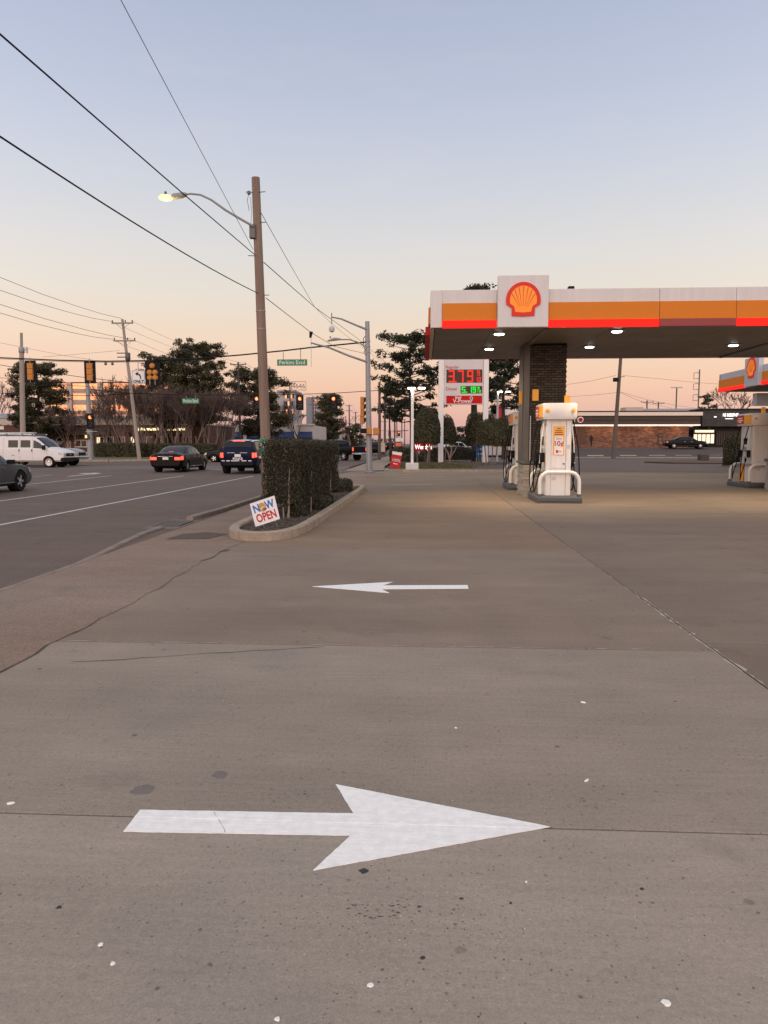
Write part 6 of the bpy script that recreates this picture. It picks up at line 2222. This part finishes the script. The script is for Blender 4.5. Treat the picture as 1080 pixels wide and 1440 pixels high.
SEDAN = [(0, .36, .86, .97, .76, .82, .80, .66), (.012, .30, .90, 1.02, .82, .88, .86, .70), (.05, .25, .93, 1.06, .86, .92, .885, .74), (.15, .2, .94, 1.09, .89, .935, .89, .74),
         (.185, .2, .94, 1.115, .89, .935, .89, .73), (.26, .2, .95, 1.28, .89, .935, .89, .685), (.33, .2, .95, 1.40, .89, .935, .89, .655), (.43, .2, .95, 1.462, .89, .935, .89, .655), (.54, .2, .95, 1.465, .89, .935, .89, .655),
         (.60, .2, .94, 1.42, .89, .935, .89, .665), (.665, .2, .93, 1.26, .89, .935, .885, .69), (.735, .2, .92, 1.04, .89, .935, .88, .74), (.76, .2, .91, 1.0, .89, .935, .88, .76), (.87, .2, .86, .94, .88, .925, .86, .74), (.94, .2, .79, .87, .85, .9, .82, .68),
         (.98, .22, .68, .75, .78, .82, .74, .60), (1.0, .3, .56, .62, .64, .70, .62, .48)]
SUV = [(0, .50, 1.02, 1.13, .84, .90, .86, .76), (.012, .42, 1.07, 1.22, .90, .95, .91, .78), (.03, .36, 1.10, 1.42, .93, .985, .93, .76), (.06, .32, 1.11, 1.66, .95, 1.0, .94, .73), (.09, .3, 1.11, 1.735, .95, 1.0, .94, .72), (.2, .3, 1.11, 1.775, .95, 1.0, .94, .72),
       (.40, .3, 1.10, 1.785, .95, 1.0, .94, .72), (.52, .3, 1.09, 1.75, .95, 1.0, .94, .73), (.60, .3, 1.08, 1.60, .95, 1.0, .94, .75), (.69, .3, 1.07, 1.25, .95, 1.0, .93, .82), (.72, .3, 1.06, 1.18, .95, 1.0, .93, .84), (.86, .3, 1.0, 1.12, .94, .99, .91, .82), (.95, .32, .90, 1.03, .9, .95, .86, .74), (.985, .36, .78, .90, .82, .87, .78, .64), (1.0, .42, .66, .74, .7, .76, .68, .52)]
VAN = [(0, .45, 1.2, 1.90, .90, .96, .95, .84), (.01, .42, 1.2, 2.0, .94, .99, .98, .86), (.04, .4, 1.2, 2.06, .96, 1.0, .99, .87), (.2, .38, 1.2, 2.08, .96, 1.0, .99, .87), (.58, .38, 1.2, 2.08, .96, 1.0, .99, .87), (.66, .38, 1.2, 2.03, .96, 1.0, .99, .86), (.72, .38, 1.19, 1.83, .96, 1.0, .985, .85),
       (.80, .38, 1.17, 1.45, .96, 1.0, .98, .86), (.835, .38, 1.15, 1.31, .96, 1.0, .97, .86), (.93, .38, 1.08, 1.17, .95, .99, .95, .84), (.975, .40, 1.0, 1.08, .93, .96, .91, .80), (1.0, .44, .90, .96, .86, .90, .86, .74)]
PICKUP = [(0, .62, 1.18, 1.26, .90, .95, .93, .86), (.012, .58, 1.22, 1.30, .93, .98, .95, .88), (.05, .55, 1.23, 1.31, .95, 1.0, .96, .89), (.345, .5, 1.23, 1.31, .95, 1.0, .96, .89), (.36, .5, 1.23, 1.36, .95, 1.0, .96, .86), (.385, .5, 1.23, 1.80, .95, 1.0, .96, .76), (.42, .5, 1.22, 1.89, .95, 1.0, .96, .73), (.52, .5, 1.22, 1.92, .95, 1.0, .96, .73),
          (.585, .5, 1.21, 1.86, .95, 1.0, .96, .74), (.65, .5, 1.2, 1.55, .95, 1.0, .95, .78), (.70, .5, 1.19, 1.30, .95, 1.0, .95, .84), (.72, .5, 1.19, 1.27, .95, 1.0, .95, .85), (.90, .5, 1.12, 1.22, .95, 1.0, .93, .84), (.965, .5, 1.02, 1.12, .92, .96, .88, .78), (1.0, .55, .86, .94, .82, .88, .80, .66)]

_wheels = {}
def wheel_mesh(r, w, style):
    key = (r, w, style)
    if key in _wheels:
        return _wheels[key]
    ty = MB().lathe([(r * .66, -w / 2), (r * .93, -w / 2), (r, -w * .36), (r, w * .36), (r * .93, w / 2), (r * .66, w / 2), (r * .62, w * .3), (r * .62, -w * .3)], 28)
    rim = MB()
    rim.lathe([(r * .655, w * .28), (r * .655, w * .47), (r * .60, w * .47), (r * .56, w * .30), (r * .05, w * .26), (r * .04, w * .2)], 28, 1 if style != 'steel' else 0)
    ns = {'multi': 10, 'five': 5, 'steel': 8}[style]
    for k in range(ns):
        a = 2 * PI * k / ns
        Mx = Matrix.Rotation(a, 4, 'Z')
        if style == 'steel':
            rim.box(r * .34, r * .5, -r * .05, r * .05, w * .30, w * .33, 1, Mx)
        else:
            ww = r * (.055 if style == 'multi' else .11)
            rim.box(r * .1, r * .60, -ww, ww, w * .34, w * .42, 0, Mx)
    rim.lathe([(r * .16, w * .26), (r * .16, w * .45), (r * .1, w * .47)], 12, 0)
    _wheels[key] = (ty.mesh('tyre', rubber, True), rim.mesh('rim', [alloy, black], True))
    return _wheels[key]


def car(name, label, loc, heading, shell, mpaint, r=.33, wb=(.17, .80), style='multi', wind=(.25, .66), sides=(), tail='on', cut=True, cat='car', wt=.235, gl=None, rear=True, group=None):
    """heading: rotation about z, local +X is the car's front. wb: wheel stations, wind: rear window/windscreen"""
    t = thing(name, label, cat, loc, heading, group)
    L = shell.L
    bm_ = shell.body()
    me = bm_.mesh('body', mpaint, True)
    bx = bmesh.new(); bx.from_mesh(me); bmesh.ops.recalc_face_normals(bx, faces=bx.faces); bx.to_mesh(me); bx.free()
    W = max(shell.fn[4](q / 10) for q in range(11))
    xs = [(u - .5) * L for u in wb]
    body = put('body', me, t)
    if cut:
        cm = MB()
        for x in xs:
            for s in (-1, 1):
                Mx = Matrix.Translation((x, s * (W - .14), r)) @ Matrix.Rotation(PI / 2, 4, 'X')
                cm.lathe([(r * 1.13, -.18), (r * 1.13, .18)], 26, 0, Mx)
        cme = cm.mesh('cut', mpaint)
        bx = bmesh.new(); bx.from_mesh(cme); bmesh.ops.recalc_face_normals(bx, faces=bx.faces); bx.to_mesh(cme); bx.free()
        co_ = put('cut', cme, t)
        md = body.modifiers.new('b', 'BOOLEAN')
        md.object = co_
        md.operation = 'DIFFERENCE'
        md.solver = 'EXACT'
        bpy.context.view_layer.update()
        nm = bpy.data.meshes.new_from_object(body.evaluated_get(bpy.context.evaluated_depsgraph_get()))
        body.modifiers.clear()
        body.data = nm
        nm.name = 'body'
        nm.shade_smooth()
        nm.set_sharp_from_angle(angle=R(30))
        bpy.data.objects.remove(co_)
    ty, rm = wheel_mesh(r, wt, style)
    for x in xs:
        for s in (-1, 1):
            w = put('wheel', ty, t, loc=(x, s * (W - wt / 2 - .02), r), rot=(-s * PI / 2, 0, 0))
            put('rim', rm, w)
            MB().lathe([(r * 1.1, -.01), (r * 1.1, .01)], 18, 0, Matrix.Translation((x, s * (W - .30), r)) @ Matrix.Rotation(PI / 2, 4, 'X')).build('wheel_well', rubber, t)
    g = gl or cglass
    for (b0, b1, c0, c1, lo, hi) in sides:
        for s in (-1, 1):
            shell.patch(s, b0, b1, lo, hi, c0, c1).build('side_window', g, t, smooth=True, fix=False)
    return t


def rbox(t, name, L, y0, y1, z0, z1, m, d=.02, deep=.06, bev=.01, front=False):
    x = -L / 2
    if front:
        return MB().box(L / 2 - deep, L / 2 + d, y0, y1, z0, z1).build(name, m, t, bev=bev)
    return MB().box(x - d, x + deep, y0, y1, z0, z1).build(name, m, t, bev=bev)


sed = Shell(5.1, SEDAN)
SIDES_SEDAN = ((.275, .41, .335, .425, 5.1, 5.9), (.42, .55, .435, .555, 5.1, 5.9), (.56, .70, .565, .645, 5.1, 5.9))
def finish_sedan(t, sh, lit=True, detail=True):
    L = sh.L
    sh.band(.195, .315, 6.15).build('rear_window', cglass, t, smooth=True, fix=False)
    sh.band(.735, .605, 6.15).build('windscreen', cglass, t, smooth=True, fix=False)
    tl = tailon if lit else tailoff
    for s in (-1, 1):
        sh.patch(s, .0, .045, 3.25, 3.95, .0, .055, .008).build('tail_light', tl, t, smooth=True, fix=False)
        rbox(t, 'tail_light', L, min(s * .50, s * .80), max(s * .50, s * .80), .68, .84, tl)
        sh.patch(s, .93, .985, 3.4, 4.4, .93, .975, .008).build('head_light', headm, t, smooth=True, fix=False)
        q = sh.S(.66, 4.4, s)
        MB().box(q.x - .08, q.x + .10, min(q.y, q.y + s * .22), max(q.y, q.y + s * .22), q.z - .0, q.z + .14).build('wing_mirror', t.get('pm') or black, t, bev=.03)
        if detail:
            for u in (.44, .60):
                q = sh.S(u, 3.7, s)
                MB().box(q.x - .1, q.x + .1, q.y - .015, q.y + .025, q.z - .012, q.z + .012).build('door_handle', chrome, t, bev=.006)
            sh.patch(s, .24, .74, 2.02, 2.14, .24, .74, .008, 12, 1).build('sill_trim', chrome, t, fix=False)
    rbox(t, 'licence_plate', L, -.16, .16, .70, .84, platem, .012, .04, .004)
    rbox(t, 'chrome_strip', L, -.42, .42, .865, .885, chrome, .012, .04, .003)
    rbox(t, 'rear_bumper_insert', L, -.62, .62, .37, .44, black, .01, .05)
    if lit:
        sh.band(.178, .188, 7.75, .02, 2).build('brake_light', tailon, t, fix=False)
    rbox(t, 'grille', L, -.42, .42, .40, .55, black, .01, .08, .02, True)

pblack = paint('black_paint', (.004, .004, .005))
t = car('black_sedan', 'black sedan with lit brake lights waiting left of the police car', (-14.02, 42.0, 0), PI / 2, sed, pblack, .34, (.195, .805), 'multi', sides=SIDES_SEDAN)
finish_sedan(t, sed)

suv = Shell(5.05, SUV)
pnavy = paint('navy_paint', (.005, .007, .024))
pw = paint('white_car_paint', (.62, .60, .58), 0, .35)
t = car('police_car', 'navy police SUV with lit tail lights partly behind the hedge', (-9.62, 40.25, 0), PI / 2, suv, pnavy, .37, (.185, .79), 'five', cat='police car',
        sides=((.11, .25, .13, .27, 5.15, 5.92), (.265, .41, .28, .42, 5.15, 5.92), (.425, .63, .43, .57, 5.15, 5.92)))
suv.band(.028, .058, 6.25, .008).build('rear_window', cglass, t, smooth=True, fix=False)
suv.band(.70, .545, 6.15).build('windscreen', cglass, t, smooth=True, fix=False)
suv.band(.085, .50, 6.1, .004, 12).build('white_roof', pw, t, smooth=True, fix=False)
suv.band(.062, .072, 7.45, .02, 2).build('brake_light', tailon, t, fix=False)
L = 5.05
for s in (-1, 1):
    suv.patch(s, 0, .035, 3.35, 4.6, 0, .04, .01).build('tail_light', tailon, t, smooth=True, fix=False)
    rbox(t, 'tail_light', L, min(s * .75, s * .86), max(s * .75, s * .86), .84, 1.10, tailon)
    q = suv.S(.63, 4.5, s)
    MB().box(q.x - .08, q.x + .12, min(q.y, q.y + s * .24), max(q.y, q.y + s * .24), q.z, q.z + .18).build('wing_mirror', black, t, bev=.03)
    suv.patch(s, .10, .92, 3.2, 3.5, .10, .92, .007, 14, 1).build('side_stripe', pw, t, fix=False)
    MB().cyl(suv.S(.12, 7, s) + Vector((0, 0, .04)), suv.S(.50, 7, s) + Vector((0, 0, .04)), .02, n=6).build('roof_rail', darksteel, t)
rbox(t, 'licence_plate', L, -.16, .16, .88, 1.03, platem, .012, .04, .004)
for a, b in ((-.72, -.55), (-.45, -.20), (-.08, .35), (.42, .60), (.68, .84)):
    rbox(t, 'reflective_stripe', L, a, b, .665, .71, white, .012, .04, .003)
text('POLICE', .155, white, t, (-L / 2 - .014, 0, .79), (PI / 2, 0, -PI / 2), ext=.003, bold=.006)
for a, b in ((-.5, -.12), (.15, .55)):
    suv_p = MB()
    rbox(t, 'hatch_lettering', L, a, b, 1.085, 1.115, lgrey, .016, .04, .002)
rbox(t, 'rear_bumper', L, -.80, .80, .44, .64, black, .06, .08, .03)
rbox(t, 'grille', L, -.5, .5, .55, .75, black, .01, .08, .02, True)
MB().cyl((-1.9, .0, 1.76), (-1.95, 0, 1.95), .015, n=6).build('antenna', black, t)

pgrey = paint('gunmetal_paint', (.075, .08, .085), .3)
sed2 = Shell(4.85, [(r[0], r[1], r[2] * .985, r[3] * .975, *r[4:]) for r in SEDAN])
t = car('grey_sedan', 'dark grey sedan nose entering at the left picture edge', (-14.35, 22.5, 0), PI / 2, sed2, pgrey, .345, (.19, .80), 'five', sides=SIDES_SEDAN)
finish_sedan(t, sed2, False)

van = Shell(5.7, VAN)
pvan = paint('van_white', (.66, .62, .59), 0, .4)
VF = -23.45
t = car('white_van', 'white work van with roof rack facing right across the road', (VF - 2.85, 47.9, 0), 0, van, pvan, .36, (.20, .83), 'steel', cat='van',
        sides=((.36, .475, .36, .475, 5.12, 5.72), (.505, .62, .505, .62, 5.12, 5.72), (.655, .80, .655, .735, 5.08, 5.75)))
van.band(.825, .685, 6.2, .008).build('windscreen', cglass, t, smooth=True, fix=False)
L = 5.7
for s in (-1, 1):
    rbox(t, 'head_light', L, min(s * .58, s * .88), max(s * .58, s * .88), .83, .95, headm, .02, .12, .02, True)
    rbox(t, 'turn_light', L, min(s * .58, s * .88), max(s * .58, s * .88), .74, .825, ambr, .02, .12, .02, True)
    van.patch(s, .945, .985, 3.3, 3.9, .945, .985, .008).build('head_light', headm, t, fix=False)
    q = van.S(.79, 4.6, s)
    MB().box(q.x - .08, q.x + .10, min(q.y + s * .05, q.y + s * .25), max(q.y + s * .05, q.y + s * .25), q.z - .02, q.z + .28).build('wing_mirror', black, t, bev=.03)
    for u in (.49, .64):
        q = van.S(u, 3.85, s)
        MB().box(q.x - .03, q.x + .03, q.y - .02, q.y + .02, q.z - .1, q.z + .06).build('door_handle', black, t, bev=.008)
    for u in (.30, .49, .645, .815):
        van.patch(s, u, u + .0016, 2.2, 5.9, u, u + .0016, .004, 1, 8).build('door_gap', dgrey, t, fix=False)
    van.patch(s, .40, .435, 2.9, 3.05, .40, .435, .006, 2, 1).build('fuel_flap', mgrey, t, fix=False)
    MB().tube([van.S(.12, 6.3, s) + Vector((0, 0, .18)), van.S(.66, 6.3, s) + Vector((0, 0, .18))], .04, 6).build('roof_rack_rail', whitem, t)
for u in (.14, .34, .52, .64):
    MB().box((u - .5) * L - .04, (u - .5) * L + .04, -.86, .86, 2.07, 2.22).build('roof_rack_bar', dgrey, t)
MB().box(-2.0, .7, -.5, -.1, 2.23, 2.30).build('ladder', lgrey, t)
rbox(t, 'front_bumper', L, -.95, .95, .42, .66, black, .10, .2, .04, True)
rbox(t, 'grille', L, -.55, .55, .72, .94, black, .015, .1, .02, True)
rbox(t, 'grille_badge', L, -.12, .12, .81, .87, sigyellow, .03, .02, .005, True)

pick = Shell(5.9, PICKUP)
psil = paint('silver_paint', (.34, .34, .34), .4)
t = car('silver_pickup', 'silver pickup nose showing just beyond the white van', (ax(113, 51) - 2.95, 51.2, 0), 0, pick, psil, .39, (.19, .82), 'five', cat='pickup', sides=((.39, .49, .405, .49, 5.15, 5.9), (.50, .665, .50, .61, 5.15, 5.9)))
pick.band(.70, .60, 6.2, .008).build('windscreen', cglass, t, smooth=True, fix=False)
L = 5.9
rbox(t, 'grille', L, -.55, .55, .72, .95, black, .02, .1, .03, True)
for s in (-1, 1):
    rbox(t, 'head_light', L, min(s * .58, s * .84), max(s * .58, s * .84), .78, .95, headm, .02, .12, .02, True)
rbox(t, 'front_bumper', L, -.92, .92, .5, .68, chrome, .09, .2, .04, True)

t = car('black_pickup', 'black pickup with chrome bumper turning away beyond the hedge', (-8.15, 68.9, 0), R(140), pick, pblack, .40, (.19, .82), 'five', cat='pickup', sides=((.39, .49, .405, .49, 5.15, 5.9), (.50, .665, .50, .61, 5.15, 5.9)))
pick.band(.37, .40, 6.3, .008).build('rear_window', cglass, t, smooth=True, fix=False)
pick.band(.70, .60, 6.2, .008).build('windscreen', cglass, t, smooth=True, fix=False)
rbox(t, 'rear_bumper', L, -.92, .92, .55, .72, chrome, .12, .1, .03)
for s in (-1, 1):
    rbox(t, 'tail_light', L, min(s * .78, s * .93), max(s * .78, s * .93), .88, 1.2, tailon)
rbox(t, 'licence_plate', L, -.16, .16, .58, .70, platem, .13, .02, .004)
MB().box(-2.7, -.75, -.80, .80, 1.312, 1.335).build('bed_cover', black, t, bev=.01)

sed3 = Shell(4.75, SEDAN)
t = car('dark_sedan', 'dark car crossing leftwards between the black sedan and police car', (ax(287, 61.5) + 2.4, 61.8, 0), PI, sed3, pblack, .33, (.19, .80), 'five', sides=SIDES_SEDAN)
finish_sedan(t, sed3, False, False)
sv2 = Shell(4.7, SUV)
def finish_suv(t, sh, lit):
    sh.band(.028, .058, 6.25, .008).build('rear_window', cglass, t, smooth=True, fix=False)
    sh.band(.70, .545, 6.15).build('windscreen', cglass, t, smooth=True, fix=False)
    for s in (-1, 1):
        rbox(t, 'tail_light', sh.L, min(s * .70, s * .86), max(s * .70, s * .86), .86, 1.12, tailon if lit else tailoff)
        rbox(t, 'head_light', sh.L, min(s * .35, s * .6), max(s * .35, s * .6), .58, .70, headon if lit else headm, .02, .12, .02, True)
SIDES_SUV = ((.11, .25, .13, .27, 5.15, 5.92), (.265, .41, .28, .42, 5.15, 5.92), (.425, .63, .43, .57, 5.15, 5.92))
t = car('white_suv', 'white SUV parked in front of the blue awnings', (ax(294, 112), 112, .09), R(-30), sv2, pw, .37, (.185, .79), 'five', sides=SIDES_SUV, cut=False)
finish_suv(t, sv2, False)
t = car('black_sedan', 'black sedan parked before the brick building by the lit window', (ax(966, 94), 94.5, .93), R(-4), sed, pblack, .34, (.195, .805), 'multi', sides=SIDES_SEDAN)
finish_sedan(t, sed, False)
# small far traffic
far = [('white SUV parked behind the price sign posts', 645, 108, R(20), pw, False), ('silver SUV parked left of the white one behind the sign', 632, 112, R(60), psil, False), ('dark SUV with red tail lights far down the road', 549, 150, PI / 2, pblack, True), ('farther dark SUV with red tail lights beside the roadwork sign', 553.5, 190, PI / 2, pgrey, True), ('far SUV with bright headlights coming up the road', 514, 165, -PI / 2, pgrey, True), ('dark SUV waiting behind the steel signal pole', 530, 98, PI / 2, pblack, False), ('far pale SUV with headlights left of the steel pole', 506, 200, -PI / 2, pw, True)]
for lab, px, Y, hd, pm, lit in far:
    t = car('far_suv', lab, (ax(px, Y), Y, 0), hd, sv2, pm, .37, (.185, .79), 'five', sides=SIDES_SUV, cut=False, group='distant traffic')
    finish_suv(t, sv2, lit)

# ------------------------------------------------------------------ person by the brick building
pp0 = (ax(831.5, 100.5), 100.5, 1.0)
ps_ = thing('person', 'person in dark clothes walking past the brick wall', 'person', pp0, R(20))
J_ = {'pel': (0, 0, .95), 'waist': (0, 0, 1.12), 'chest': (0, .0, 1.36), 'neck': (0, -.02, 1.50), 'head': (0, -.04, 1.62), 'crown': (0, -.03, 1.74),
      'shl': (-.19, 0, 1.42), 'ell': (-.26, .06, 1.16), 'wrl': (-.24, -.08, .95), 'hal': (-.23, -.12, .87), 'shr': (.19, 0, 1.42), 'elr': (.26, -.02, 1.16), 'wrr': (.28, -.12, .96), 'har': (.28, -.16, .88),
      'hpl': (-.09, 0, .90), 'knl': (-.10, -.16, .50), 'anl': (-.10, -.06, .09), 'tol': (-.10, -.22, .05), 'hpr': (.09, 0, .90), 'knr': (.10, .02, .48), 'anr': (.10, .28, .12), 'tor': (.10, .18, .03)}
R_ = {'pel': .14, 'waist': .135, 'chest': .16, 'neck': .06, 'head': .095, 'crown': .06, 'shl': .075, 'ell': .05, 'wrl': .04, 'hal': .035, 'shr': .075, 'elr': .05, 'wrr': .04, 'har': .035, 'hpl': .10, 'knl': .068, 'anl': .05, 'tol': .035, 'hpr': .10, 'knr': .068, 'anr': .05, 'tor': .035}
E_ = [('pel', 'waist'), ('waist', 'chest'), ('chest', 'neck'), ('neck', 'head'), ('head', 'crown'), ('chest', 'shl'), ('shl', 'ell'), ('ell', 'wrl'), ('wrl', 'hal'), ('chest', 'shr'), ('shr', 'elr'), ('elr', 'wrr'), ('wrr', 'har'), ('pel', 'hpl'), ('hpl', 'knl'), ('knl', 'anl'), ('anl', 'tol'), ('pel', 'hpr'), ('hpr', 'knr'), ('knr', 'anr'), ('anr', 'tor')]
ks = list(J_)
me = bpy.data.meshes.new('body')
me.from_pydata([J_[k] for k in ks], [(ks.index(a), ks.index(b)) for a, b in E_], [])
me.materials.append(M('dark_clothes', (.012, .011, .012), .85, var=.2))
o = put('body', me, ps_)
md = o.modifiers.new('skin', 'SKIN')
if not me.skin_vertices:
    bx = bmesh.new(); bx.from_mesh(me); bx.verts.layers.skin.verify(); bx.to_mesh(me); bx.free()
for i, k in enumerate(ks):
    me.skin_vertices[0].data[i].radius = (R_[k], R_[k] * .85)
    me.skin_vertices[0].data[i].use_root = (k == 'pel')
sb_ = o.modifiers.new('sub', 'SUBSURF')
sb_.levels = sb_.render_levels = 2
# planter box on the right edge of the side street
pb_ = thing('planter_box', 'small dark square box on the kerbed island at right', 'box', (ax(990, 66), 66, 0))
MB().box(-.38, .38, -.38, .38, .1, .62).build('box', brownw, pb_, bev=.03)
isl2 = sheet('side_island', [(ax(915, 60), 61.5), (ax(950, 58), 58.3), (ax(1060, 57.5), 57.5), (ax(1060, 70), 70), (ax(960, 68), 68)], .10, soilm, kind='structure', thick=.12)
